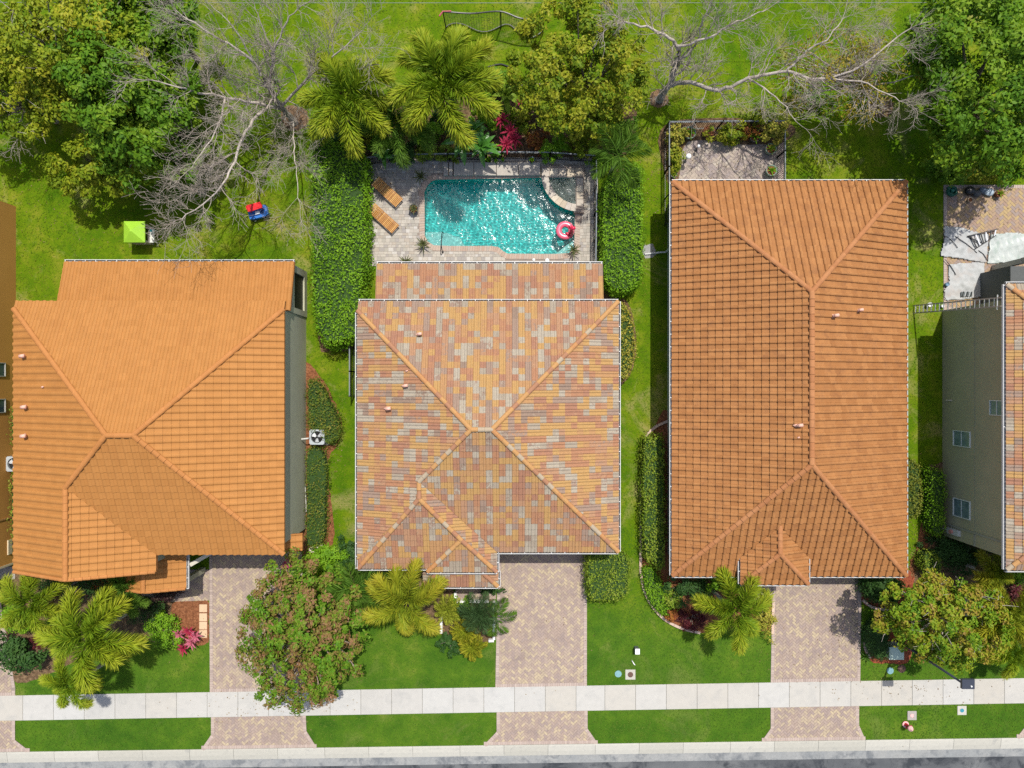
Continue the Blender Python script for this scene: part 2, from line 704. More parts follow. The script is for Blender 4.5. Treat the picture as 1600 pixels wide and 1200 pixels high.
def herringbone(poly, W, ang, gap=.008):
    """pavers W x 2W in a herringbone clipped to a convex polygon"""
    poly = ccw(poly)
    hp = half_planes(poly)
    ca, sa = math.cos(ang), math.sin(ang)
    cx, cy = sum(p[0] for p in poly) / len(poly), sum(p[1] for p in poly) / len(poly)
    R = max(math.hypot(p[0] - cx, p[1] - cy) for p in poly)
    n = int(R / W) + 3
    out = []
    for ix in range(-n, n + 1):
        for iy in range(-n, n + 1):
            d = (ix - iy) % 4
            if d == 0:
                r0 = (ix, iy, ix + 2, iy + 1)
            elif d == 3:
                r0 = (ix, iy, ix + 1, iy + 2)
            else:
                continue
            q = [(r0[0] * W + gap, r0[1] * W + gap), (r0[2] * W - gap, r0[1] * W + gap), (r0[2] * W - gap, r0[3] * W - gap), (r0[0] * W + gap, r0[3] * W - gap)]
            q = [(cx + x * ca - y * sa, cy + x * sa + y * ca) for x, y in q]
            ok = True
            dist = [max(a * x + b * y + c for x, y in q) for a, b, c in hp]
            if max(min(a * x + b * y + c for x, y in q) for a, b, c in hp) > 0:
                continue
            if max(dist) > 0:
                for a, b, c in hp:
                    q = clip_half(q, a, b, c)
                    if len(q) < 3:
                        break
                if len(q) < 3 or abs(area(q)) < .0015:
                    continue
            out.append(q)
    return out


def border(poly, w, L, gap=.006, skip=()):
    """soldier course laid along the inside of a convex polygon"""
    poly = ccw(poly)
    out = []
    for i in range(len(poly)):
        if i in skip:
            continue
        p, q = Vector(poly[i]), Vector(poly[(i + 1) % len(poly)])
        d = (q - p)
        ln = d.length
        d.normalize()
        nrm = Vector((-d.y, d.x))
        n = max(1, round((ln - w) / L))
        for k in range(n):
            a, b = p + d * ((ln - w) * k / n + gap), p + d * ((ln - w) * (k + 1) / n - gap)
            out.append([tuple(a + nrm * gap), tuple(b + nrm * gap), tuple(b + nrm * (w - gap)), tuple(a + nrm * (w - gap))])
    return out


def shrink(poly, w):
    poly = ccw(poly)
    q = list(poly)
    for a, b, c in half_planes(poly):
        q = clip_half(q, a, b, c + w)
    return q


def drive(name, polys, W=.145, ang=math.radians(45), z=.03, pm=PAV, bm_=PAVB, edge=True):
    """paved surface from convex polygons (pixel corners): sand bed, herringbone pavers, border course"""
    t = thing(name, None, None)
    tag(t, kind='structure')
    bed, pv, bd = MB(), MB(), MB()
    for pl in polys:
        q = ccw(pix(pl))
        bed.prism(q, -.02, z - .012)
        inner = shrink(q, .21) if edge is True else q
        paver_prisms(pv, herringbone(inner, W, ang), z)
        if edge is True:
            paver_prisms(bd, border(q, .21, .147), z + .002)
    if isinstance(edge, list):              # border course along the given runs only, laid on their left side
        for run in edge:
            for p_, q_ in zip(run, run[1:]):
                p, q = Vector(P2(*p_)), Vector(P2(*q_))
                d = q - p
                ln = d.length
                d.normalize()
                nr = Vector((-d.y, d.x))
                n = max(1, round(ln / .147))
                for k in range(n):
                    a, b_ = p + d * (ln * k / n + .006), p + d * (ln * (k + 1) / n - .006)
                    paver_prisms(bd, [[tuple(a), tuple(b_), tuple(b_ + nr * .2), tuple(a + nr * .2)]], z + .007)
    bed.build('sand_bed', SAND, t)
    tag(pv.build('pavers', pm, t), kind='stuff')
    if edge:
        tag(bd.build('border_pavers', bm_, t), kind='stuff')
    return t


def sw(px, off):      # a point on a sidewalk edge
    return (px, street2(px, off))


def kb(px):
    return (px, street(px, 1174.5))


drive('driveway', [[(327, 862), (472, 862), sw(477, 1087), sw(328, 1087)]])
drive('driveway', [[sw(330, 1126), sw(478, 1126), (479, 1142), (330, 1148)], [(330, 1148), (479, 1142), kb(495), kb(315)]], edge=[[sw(330, 1126), (330, 1148), kb(315), kb(495), (479, 1142), sw(478, 1126)]])
drive('driveway', [[(778, 855), (917, 855), sw(917, 1087), sw(774, 1087)]])
drive('driveway', [[sw(776, 1126), sw(918, 1126), (918, 1138), (776, 1143)], [(776, 1143), (918, 1138), kb(934), kb(756)]], edge=[[sw(776, 1126), (776, 1143), kb(756), kb(934), (918, 1138), sw(918, 1126)]])
drive('driveway', [[(1207, 895), (1346, 895), sw(1344, 1087), sw(1204, 1087)]])
drive('driveway', [[sw(1204, 1126), sw(1342, 1126), (1342, 1133), (1204, 1138)], [(1204, 1138), (1342, 1133), kb(1352), kb(1190)]], edge=[[sw(1204, 1126), (1204, 1138), kb(1190), kb(1352), (1342, 1133), sw(1342, 1126)]])
drive('driveway', [[(-90, 880), (0, 930), sw(24, 1074), sw(24, 1087), sw(-90, 1087)]])
drive('driveway', [[sw(-90, 1126), sw(24, 1126), (24, 1156), (-90, 1160)], [(-90, 1160), (24, 1156), kb(47), kb(-100)]], edge=[[sw(-90, 1126), (-90, 1160), kb(-100), kb(47), (24, 1156), sw(24, 1126)]])
drive('driveway', [[sw(1604, 1126), sw(1740, 1126), (1740, 1130), (1604, 1132)], [(1604, 1132), (1740, 1130), kb(1752), kb(1588)]], edge=[[sw(1604, 1126), (1604, 1132), kb(1588), kb(1752), (1740, 1130), sw(1740, 1126)]])
drive('garden_path', [[(200, 890), (327, 890), (327, 938), (268, 940), (200, 925)]], edge=False)
drive('garden_path', [[(1160, 912), (1206, 912), (1206, 935), (1168, 936), (1160, 930)]], edge=False)
drive('garden_path', [[(712, 912), (775, 912), (775, 936), (712, 936)]], edge=False)
drive('garden_path', [[(0, 885), (24, 885), (24, 905), (0, 905)]], edge=False, pm=DECKP)
# patio behind the tan house and behind the painted house
PATP = mat('patio_pavers', [(0, .30, .245, .215), (.3, .36, .30, .245), (.6, .27, .225, .21), (.8, .40, .345, .285)], src='island', interp='CONSTANT', rough=.85, var=.07, vscale=3)
drive('patio', [[(1046, 200), (1225, 200), (1225, 330), (1046, 330)]], W=.19, pm=PATP)
PATQ = mat('tan_patio_pavers', [(0, .32, .225, .145), (.3, .36, .26, .13), (.55, .27, .21, .18), (.8, .29, .20, .15)], src='island', interp='CONSTANT', rough=.85, var=.07, vscale=3)
drive('patio', [[(1474, 289), (1700, 289), (1700, 485), (1474, 485)]], W=.17, pm=PATQ)

# ------------------------------------------------------------------ planting beds
MULCH = mat('mulch', [(.10, .035, .016), (.20, .075, .03), (.30, .13, .06)], scale=7, detail=7, rough=.95, var=.25, vscale=20, bump=(18, .9, .06))
REDM = mat('red_mulch', [(.14, .028, .014), (.25, .06, .025), (.33, .10, .05)], scale=8, detail=7, rough=.95, var=.25, vscale=20, bump=(18, .9, .06))
SOIL = mat('leaf_litter', [(.06, .035, .02), (.13, .08, .04), (.24, .16, .09)], scale=5, detail=7, rough=.95, var=.25, vscale=16, bump=(14, .9, .06))


def bed(pts, m, z=.02):
    q = smooth_poly(pix(pts), 6)
    q = [(x + random.uniform(-.05, .05), y + random.uniform(-.05, .05)) for x, y in q]
    b = MB()
    b.prism(ccw(q), -.05, z)
    return tag(b.build('planting_bed', m), kind='structure')


bed([(470, 585), (502, 592), (522, 625), (534, 662), (529, 692), (514, 715), (512, 745), (520, 800), (520, 848), (495, 862), (470, 860)], MULCH)
bed([(272, 941), (300, 939), (326, 939), (326, 970), (325, 1003), (300, 1010), (275, 1003), (268, 970)], MULCH)
bed([(20, 890), (120, 888), (262, 905), (272, 950), (262, 1000), (215, 1002), (150, 1020), (60, 1060), (18, 1060), (5, 980)], SOIL, .016)
bed([(1046, 652), (1022, 668), (1007, 688), (1002, 740), (1001, 850), (1001, 895), (1010, 932), (1032, 962), (1062, 980), (1098, 989), (1150, 980), (1204, 985), (1204, 940), (1160, 930), (1100, 890), (1060, 870)], MULCH)
bed([(1342, 895), (1420, 890), (1425, 920), (1410, 940), (1388, 952), (1362, 948), (1346, 938)], REDM)
bed([(1352, 990), (1362, 972), (1390, 968), (1425, 1000), (1418, 1034), (1392, 1036), (1365, 1035), (1352, 1020)], REDM)
bed([(1447, 735), (1462, 725), (1500, 730), (1500, 830), (1590, 860), (1610, 920), (1500, 930), (1430, 912), (1432, 880), (1446, 850), (1450, 790)], SOIL, .016)
bed([(1440, 815), (1450, 830), (1447, 860), (1432, 890), (1425, 905), (1422, 880), (1434, 850)], MULCH, .024)
bed([(500, 200), (560, 180), (640, 165), (760, 150), (880, 160), (985, 160), (992, 200), (980, 242), (800, 246.5), (560, 246.5), (500, 235)], SOIL)
bed([(1005, 385), (1020, 382), (1024, 398), (1008, 404)], plain('crushed_stone', (.26, .26, .25), .9, .3), .012)
bed([(938, 300), (990, 265), (998, 420), (985, 448), (950, 468), (938, 440)], SOIL, .016)
bed([(495, 225), (569, 232), (569, 410), (556, 535), (520, 545), (497, 520)], SOIL, .016)
bed([(440, 172), (458, 165), (478, 172), (482, 192), (466, 204), (446, 198)], mat('bare_soil', [(.11, .065, .035), (.18, .11, .06), (.24, .16, .09)], scale=3, rough=.95, var=.2, bump=(14, .8, .05)))
bed([(1018, 145), (1030, 140), (1042, 147), (1044, 160), (1030, 168), (1017, 162)], MAT['bare_soil'])
bed([(1355, 160), (1375, 150), (1395, 160), (1390, 180), (1365, 182)], SOIL)
bed([(1043, 192), (1226, 192), (1226, 222), (1160, 226), (1075, 222), (1060, 280), (1043, 284)], SOIL, .038)
bed([(920, 862), (972, 862), (977, 900), (972, 932), (940, 936), (920, 930)], SOIL, .016)
bed([(560, 885), (680, 895), (712, 930), (712, 938), (772, 938), (772, 1000), (690, 992), (640, 960), (580, 950), (550, 910)], SOIL, .016)
bed([(965, 475), (985, 482), (994, 545), (982, 590), (965, 592)], SOIL, .016)

# edging blocks around the curved beds, each a block of its own
EDG = mat('edging_block', [(.48, .33, .25), (.55, .42, .33), (.42, .30, .24)], src='object', rough=.9, var=.12, vscale=10)


def edging(name, pts, label, h=.16, w=.15, L=.34, m=EDG, group='low garden edgings'):
    path = [Vector((*p, 0)) for p in smooth_poly(pix(pts), 10, False)]
    t = thing(name, label, 'edging', (path[0].x, path[0].y, 0), group)
    acc = 0.0
    cur = path[0]
    pos = [cur.copy()]
    for q in path[1:]:
        while (q - cur).length + acc >= L:
            d = (q - cur).normalized()
            cur = cur + d * (L - acc)
            acc = 0.0
            pos.append(cur.copy())
        acc += (q - cur).length
        cur = q
    for a, b in zip(pos, pos[1:]):
        d = (b - a).normalized()
        mb = MB()
        mb.obox((a + b) / 2 + Vector((0, 0, h / 2 - .02)), d, Vector((-d.y, d.x, 0)), (0, 0, 1), (b - a).length - .012, w, h + random.uniform(-.01, .01))
        mb.build('block', m, t)
    return t


edging('bed_edging', [(1043, 658), (1022, 668), (1007, 688), (1002, 740), (1001, 800), (1001, 850), (1001, 895), (1010, 932), (1032, 962), (1062, 980), (1098, 989)],
       'curved salmon block edging around the hedge bed beside the brown-roofed house')
edging('bed_edging', [(1347, 937), (1362, 948), (1388, 953)], 'short grey-brown curved edging below the dark shrub at the right driveway')
edging('bed_edging', [(1362, 972), (1353, 990), (1351, 1012), (1362, 1032)], 'red curved edging round the small dark hedge beside the right driveway')
edging('bed_edging', [(1168, 936), (1186, 935.5), (1206, 935), (1206.5, 960), (1206, 990)], 'straight salmon edging between palm bed and right driveway')
WHT = plain('white_paint', (.66, .655, .63), .6)
edging('planter_wall', [(712, 924), (712, 931), (712, 938)], 'short white planter wall by the front steps of the mottled-roof house', h=.3, m=WHT)
edging('planter_wall', [(713, 938), (742, 938), (771, 938)], 'white planter wall running along the front path of the mottled-roof house', h=.3, m=WHT)
edging('planter_wall', [(772, 938), (772, 970), (772, 1000)], 'white planter wall along the left side of the central driveway', h=.3, m=WHT)
edging('planter_wall', [(772, 999), (764, 999), (756, 999)], 'white planter wall end facing the lawn by the central driveway', h=.3, m=WHT)
edging('planter_wall', [(690, 962), (690, 978), (690, 994)], 'short white planter wall behind the yellow-green cycads', h=.3, m=WHT)

# ------------------------------------------------------------------ pool and deck
ZD = .05


def arc(cx, cy, r, a0, a1, n):
    return [(cx + r * math.cos(math.radians(a0 + (a1 - a0) * i / n)), cy - r * math.sin(math.radians(a0 + (a1 - a0) * i / n))) for i in range(n + 1)]


SPC = (906, 270)
pool_px = [(681, 280), (846, 277)] + arc(SPC[0], SPC[1], 60, 187, 264, 14) + [(899, 334), (898, 388), (889, 396), (868, 397.5), (793, 397), (786, 393), (779, 387), (768, 385), (705, 385), (678, 384), (668, 378), (663, 368), (662.5, 300), (667, 290), (673, 283)]
pool = ccw(pix(pool_px, ZD))
spa_px = [(856, 277.5), (899.5, 277), (899.5, 322)] + list(reversed(arc(SPC[0], SPC[1], 50, 189, 262, 10)))
spa = ccw(pix(spa_px, .4))


def offset_loop(poly, d):
    n = len(poly)
    out = []
    for i in range(n):
        p, q, r_ = Vector(poly[i - 1]), Vector(poly[i]), Vector(poly[(i + 1) % n])
        a, b = (q - p).normalized(), (r_ - q).normalized()
        na, nb = Vector((a.y, -a.x)), Vector((b.y, -b.x))
        m = (na + nb)
        m = m / max(.4, m.length_squared) * 2 if m.length > .05 else na
        out.append((q.x + m.x * d, q.y + m.y * d))
    return out


pool_out = offset_loop(pool, .30)
spa_sq = pix([(846, 262), (912, 262), (912, 334), (896, 334)] + list(reversed(arc(SPC[0], SPC[1], 60, 186, 262, 10))), ZD)
deck = thing('pool_deck', None, None)
tag(deck, kind='structure')
outer = [(DK[0], DK[2]), (DK[1], DK[2]), (DK[1], DK[3]), (DK[0], DK[3])]
pool_hole = [tuple(p) for p in offset_loop(pool, .02)]
fill_with_holes('deck_base', [outer, pool_hole], lambda x, y: ZD - .014, SAND, deck)
dp = MB()
y = DK[2]
row = 0
polys = []
while y < DK[3] - .05:
    rh = (.17, .17, .24)[row % 3]
    x = DK[0] - random.uniform(0, .2)
    while x < DK[1]:
        L = random.choice((.17, .25, .25, .33))
        x0, x1 = max(x, DK[0]), min(x + L, DK[1])
        y1 = min(y + rh, DK[3])
        cx, cy = (x0 + x1) / 2, (y + y1) / 2
        if x1 - x0 > .05 and not inside(pool_out, cx, cy):
            polys.append([(x0 + .006, y + .006), (x1 - .006, y + .006), (x1 - .006, y1 - .006), (x0 + .006, y1 - .006)])
        x += L
    y += rh
    row += 1
paver_prisms(dp, polys, ZD)
tag(dp.build('pavers', DECKP, deck), kind='stuff')

pl = thing('swimming_pool', 'turquoise swimming pool with chamfered corners behind the mottled-roof house', 'pool', (*P2(760, 340), 0))
PLAST = mat('pool_plaster', [(.035, .37, .345), (.065, .46, .43), (.10, .54, .50)], scale=4, detail=5, rough=.7, var=.12, vscale=14)
PSTEP = plain('step_plaster', (.36, .52, .49), .7, .05)
sh = MB()
zb = lambda x, y: -1.35 - .045 * (P2(663, 0)[0] * -1 + x) * .6
n = len(pool)
for i in range(n):
    p, q = pool[i], pool[(i + 1) % n]
    sh.poly([(q[0], q[1], .02), (p[0], p[1], .02), (p[0], p[1], zb(*p)), (q[0], q[1], zb(*q))])
sh.build('pool_wall', PLAST, pl)
fill_with_holes('pool_floor', [pool], zb, PLAST, pl)
st = [(-.38, [(663, 372), (690, 373), (704, 377), (712, 386), (668, 386)]),
      (-.66, [(662, 366), (693, 367), (711, 373), (720, 386), (666, 386)]),
      (-.95, [(662, 360), (696, 361), (717, 369), (728, 386), (664, 386)])]
for z, pp in st:
    b = MB()
    b.prism(ccw(pix(pp, -.3)), -2.2, z)
    b.build('step', PSTEP, pl)
b = MB()
b.prism(ccw(pix([(899, 374), (884, 384), (866, 398.5), (899, 398.5)], -.3)), -2.2, -.42)
b.build('bench', PSTEP, pl)
cp = MB()
cpolys = []
for i in range(n):
    p, q = Vector(pool[i]), Vector(pool[(i + 1) % n])
    po, qo = Vector(pool_out[i]), Vector(pool_out[(i + 1) % n])
    mid = (p + q) / 2
    ln = (q - p).length
    k = max(1, round(ln / .15))
    for j in range(k):
        t0, t1 = (j + .04) / k, (j + .96) / k
        a, b_, c, d = p.lerp(q, t0), p.lerp(q, t1), po.lerp(qo, t1), po.lerp(qo, t0)
        nrm = (d - a).normalized() * .03
        cpolys.append([tuple(a - nrm), tuple(b_ - nrm), tuple(c), tuple(d)])
paver_prisms(cp, cpolys, ZD + .012, depth=.07)
tag(cp.build('coping_bricks', COPE, pl), kind='stuff')


def water_mat(name, tint, ripple=8.5, strength=.20, gloss=.011):
    m, nt, b = new_mat(name)
    nt.nodes.remove(b)
    out = nt.nodes['Material Output']
    geo = nt.nodes.new('ShaderNodeNewGeometry')
    n1 = noise_node(nt, ripple, 3, .55, geo.outputs['Position'], .6)
    bp = nt.nodes.new('ShaderNodeBump')
    bp.inputs['Strength'].default_value = strength
    bp.inputs['Distance'].default_value = .05
    nt.links.new(n1.outputs['Fac'], bp.inputs['Height'])
    gl = nt.nodes.new('ShaderNodeBsdfGlossy')
    gl.inputs['Roughness'].default_value = .11
    nt.links.new(bp.outputs[0], gl.inputs['Normal'])
    gs = nt.nodes.new('ShaderNodeBsdfGlass')
    gs.inputs['IOR'].default_value = 1.33
    gs.inputs['Roughness'].default_value = 0.0
    gs.inputs['Color'].default_value = (*tint, 1)
    mx = nt.nodes.new('ShaderNodeMixShader')
    mx.inputs[0].default_value = gloss
    nt.links.new(gs.outputs[0], mx.inputs[1])
    nt.links.new(gl.outputs[0], mx.inputs[2])
    nt.links.new(mx.outputs[0], out.inputs['Surface'])
    return m


WATER = water_mat('pool_water', (.72, .97, .97))


def wavy_water(name, poly, excl, zt, zb_, m, parent, step=.03, amp=1.0, seed=4, clip=False):
    """body of water whose surface is a real rippled mesh"""
    xs, ys = [p[0] for p in poly], [p[1] for p in poly]
    x0, x1, y0, y1 = min(xs) - .1, max(xs) + .1, min(ys) - .1, max(ys) + .1
    nx, ny = int((x1 - x0) / step), int((y1 - y0) / step)
    X, Y = np.meshgrid(np.linspace(x0, x1, nx + 1), np.linspace(y0, y1, ny + 1), indexing='ij')
    r = np.random.default_rng(seed)
    Z = np.zeros_like(X)
    for lam, a, k_ in ((1.3, .0040, 5), (.60, .0026, 6), (.33, .0016, 8), (.20, .0008, 9)):
        for _ in range(k_):
            th = r.normal() * .9 + .7
            k = 2 * np.pi / (lam * r.uniform(.8, 1.25))
            Z += amp * a / math.sqrt(k_) * 1.6 * np.sin(k * (X * math.cos(th) + Y * math.sin(th)) + r.uniform(0, 6.28) + .8 * np.sin(X * r.uniform(.5, 1.6) + Y * r.uniform(.5, 1.6)))
    V = np.stack([X, Y, zt + Z], -1).reshape(-1, 3)
    i, j = np.meshgrid(np.arange(nx), np.arange(ny), indexing='ij')
    Q = np.stack([i * (ny + 1) + j, (i + 1) * (ny + 1) + j, (i + 1) * (ny + 1) + j + 1, i * (ny + 1) + j + 1], -1).reshape(-1, 4)
    if excl is not None:
        c = V[Q].mean(1)
        Q = Q[~inside_np(excl, c[:, 0], c[:, 1])]
    if clip:
        c = V[Q].mean(1)
        Q = Q[inside_np(offset_loop(poly, .03), c[:, 0], c[:, 1])]
    acc = Acc()
    acc.add(V, Q)
    bx = np.array([[x0, y0, zb_], [x1, y0, zb_], [x1, y1, zb_], [x0, y1, zb_], [x0, y0, zt], [x1, y0, zt], [x1, y1, zt], [x0, y1, zt]])
    if not clip:
        acc.add(bx, [[3, 2, 1, 0], [0, 1, 5, 4], [1, 2, 6, 5], [2, 3, 7, 6], [3, 0, 4, 7]])
    o = acc.build(name, m, parent, True)
    o.cycles.is_caustics_caster = True
    return o


sun.cycles.is_caustics_light = True
wavy_water('water', pool, ccw(spa_sq), -.09, -2.6, WATER, pl)
for o in pl.children:
    if o.name.split('.')[0] in ('pool_wall', 'pool_floor', 'step', 'bench'):
        o.cycles.is_caustics_receiver = True

sp = thing('spa', 'raised quarter-round spa with flagstone rim in the corner of the pool', 'spa', (*P2(880, 295), 0))
b = MB()
ring_in, ring_out = spa, ccw(spa_sq)
ROCK = mat('flagstone', [(.36, .30, .23), (.48, .40, .29), (.42, .37, .32), (.55, .48, .36)], src='object', rough=.85, var=.15, vscale=6, bump=(20, .4, .02))
fill_with_holes('rim_bed', [ring_out, ring_in], lambda x, y: .36, SAND, sp)
for i in range(len(ring_out)):
    p, q = ring_out[i], ring_out[(i + 1) % len(ring_out)]
    b.poly([(p[0], p[1], -1.2), (q[0], q[1], -1.2), (q[0], q[1], .36), (p[0], p[1], .36)])
b.build('outer_wall', plain('spa_tile', (.30, .26, .2), .6, .2), sp)
b = MB()
SPAT = mat('spa_plaster', [(.26, .48, .41), (.36, .56, .48)], scale=5, rough=.7, var=.15)
for i in range(len(ring_in)):
    p, q = ring_in[i], ring_in[(i + 1) % len(ring_in)]
    b.poly([(q[0], q[1], .36), (p[0], p[1], .36), (p[0], p[1], -.7), (q[0], q[1], -.7)])
b.poly([(p[0], p[1], -.7) for p in ring_in])
b.build('basin', SPAT, sp)
b = MB()
b.prism(ccw(pix([(880, 277.6), (899, 277.6), (899, 321), (889, 321), (888.5, 295), (884, 290), (861, 290), (857, 277.8)], .4)), -.69, -.12)
b.build('seat', SPAT, sp)
# rim stones
inner_arc = [Vector(p) for p in pix(arc(SPC[0], SPC[1], 49, 188, 264, 9), .4)]
outer_arc = [Vector(p) for p in pix(arc(SPC[0], SPC[1], 61, 186, 264, 9), .4)]
for i in range(9):
    a, b_, c, d = inner_arc[i], inner_arc[i + 1], outer_arc[i + 1], outer_arc[i]
    cc = (a + b_ + c + d) / 4
    q = [cc + (v - cc) * random.uniform(.93, .97) for v in (a, b_, c, d)]
    mb = MB()
    mb.prism(ccw([tuple(v) for v in q]), .362, .41 + random.uniform(-.012, .012))
    mb.build('rim_stone', ROCK, sp)
for x0, x1, y0, y1, k, hor in ((846, 911, 263, 276, 5, 1), (901, 911, 278, 322, 4, 0)):
    for j in range(k):
        if hor:
            q = [(x0 + (x1 - x0) * (j + .04) / k, y0), (x0 + (x1 - x0) * (j + .96) / k, y0), (x0 + (x1 - x0) * (j + .96) / k, y1), (x0 + (x1 - x0) * (j + .04) / k, y1)]
        else:
            q = [(x0, y0 + (y1 - y0) * (j + .04) / k), (x1, y0 + (y1 - y0) * (j + .04) / k), (x1, y0 + (y1 - y0) * (j + .96) / k), (x0, y0 + (y1 - y0) * (j + .96) / k)]
        mb = MB()
        mb.prism(ccw(pix(q, .4)), .362, .41 + random.uniform(-.012, .012))
        mb.build('rim_stone', ROCK, sp)
wavy_water('water', ring_in, None, .27, -.75, water_mat('spa_water', (.78, .96, .92), 8.0, .1, .008), sp, step=.03, amp=.3, seed=6, clip=True)
for o in sp.children:
    if o.name.split('.')[0] in ('basin', 'seat'):
        o.cycles.is_caustics_receiver = True

# raised planter wall along the north edge of the pool
rb = thing('raised_wall', 'low grey paver-clad wall along the shaded north edge of the pool', 'wall', (*P2(765, 268), 0))
for j, (x0, x1) in enumerate(((693, 700), (702, 707), (709, 740), (741, 775), (776, 810), (811, 844))):
    mb = MB()
    (ax, ay), (bx, by) = P2(x0, 274, .3), P2(x1, 254, .3)
    mb.box(ax, bx, ay, by, .03, .30 + .02 * (j % 2))
    mb.build('capstone', DECKP, rb)
# ------------------------------------------------------------------ roofs
# a plane is (a, b, c): z = a x + b y + c.  A hip roof is the lowest of its planes inside a convex outline.
def plane_w(x0, z0, s): return (s, 0, z0 - s * x0)          # rises towards +x from the eave x = x0
def plane_e(x0, z0, s): return (-s, 0, z0 + s * x0)
def plane_s(y0, z0, s): return (0, s, z0 - s * y0)
def plane_n(y0, z0, s): return (0, -s, z0 + s * y0)


def rect(x0, x1, y0, y1): return [(x0, y0), (x1, y0), (x1, y1), (x0, y1)]


def zp(p, x, y): return p[0] * x + p[1] * y + p[2]


def zroof(roofs, x, y):
    z = -9
    for outline, planes in roofs:
        if all(a * x + b * y + c <= 1e-4 for a, b, c in half_planes(ccw(outline))):
            z = max(z, min(zp(p, x, y) for p in planes))
    return z


def roof_faces(roofs):
    """pieces (plane, convex polygon) of the upper envelope of several hip roofs"""
    faces = []
    for ri, (outline, planes) in enumerate(roofs):
        for pi, p in enumerate(planes):
            poly = ccw(outline)
            for pj, q in enumerate(planes):
                if pj != pi and len(poly) > 2:
                    poly = clip_half(poly, p[0] - q[0], p[1] - q[1], p[2] - q[2])
            if len(poly) < 3 or abs(area(poly)) < .01:
                continue
            pieces = [poly]
            for rj, (o2, pl2) in enumerate(roofs):
                if rj == ri:
                    continue
                eps = 1e-3 if rj > ri else -1e-3
                cons = half_planes(ccw(o2)) + [(p[0] - q[0], p[1] - q[1], p[2] - q[2] - eps) for q in pl2]
                new = []
                for pc in pieces:
                    rest = pc
                    for a, b, c in cons:
                        out = clip_half(rest, -a, -b, -c)
                        if len(out) > 2 and abs(area(out)) > .004:
                            new.append(out)
                        rest = clip_half(rest, a, b, c)
                        if len(rest) < 3 or abs(area(rest)) < .004:
                            break
                pieces = new
            for pc in pieces:
                faces.append((p, pc))
    return faces


BARREL = [(-.5, 0), (-.43, .55), (-.30, .95), (-.13, .95), (.02, .6), (.13, .12), (.30, 0), (.5, 0)]
ROLL = [(-.5, 0), (-.48, .5), (-.41, .86), (-.26, 1), (-.11, .86), (-.04, .5), (-.015, 0), (.2, -.04), (.5, 0)]
DOUBLE = [(-.5, 0), (-.38, .9), (-.22, .9), (-.08, 0), (.08, 0), (.2, .9), (.36, .9), (.5, 0)]


def tile_arrays(prof, hgt, w, L, lift=.034):
    k = len(prof)
    x = np.array([p[0] * w for p in prof])
    z = np.array([p[1] * hgt for p in prof])
    lo = np.stack([x, np.zeros(k), z + lift], 1)
    hi = np.stack([x, np.full(k, L * 1.06), z + .002], 1)
    fr = np.stack([x, np.full(k, .004), z + lift - .03], 1)
    V = np.concatenate([lo, hi, fr])
    Q = []
    for i in range(k - 1):
        Q.append([i, i + 1, k + i + 1, k + i])
        Q.append([2 * k + i, 2 * k + i + 1, i + 1, i])
    return V, np.array(Q)


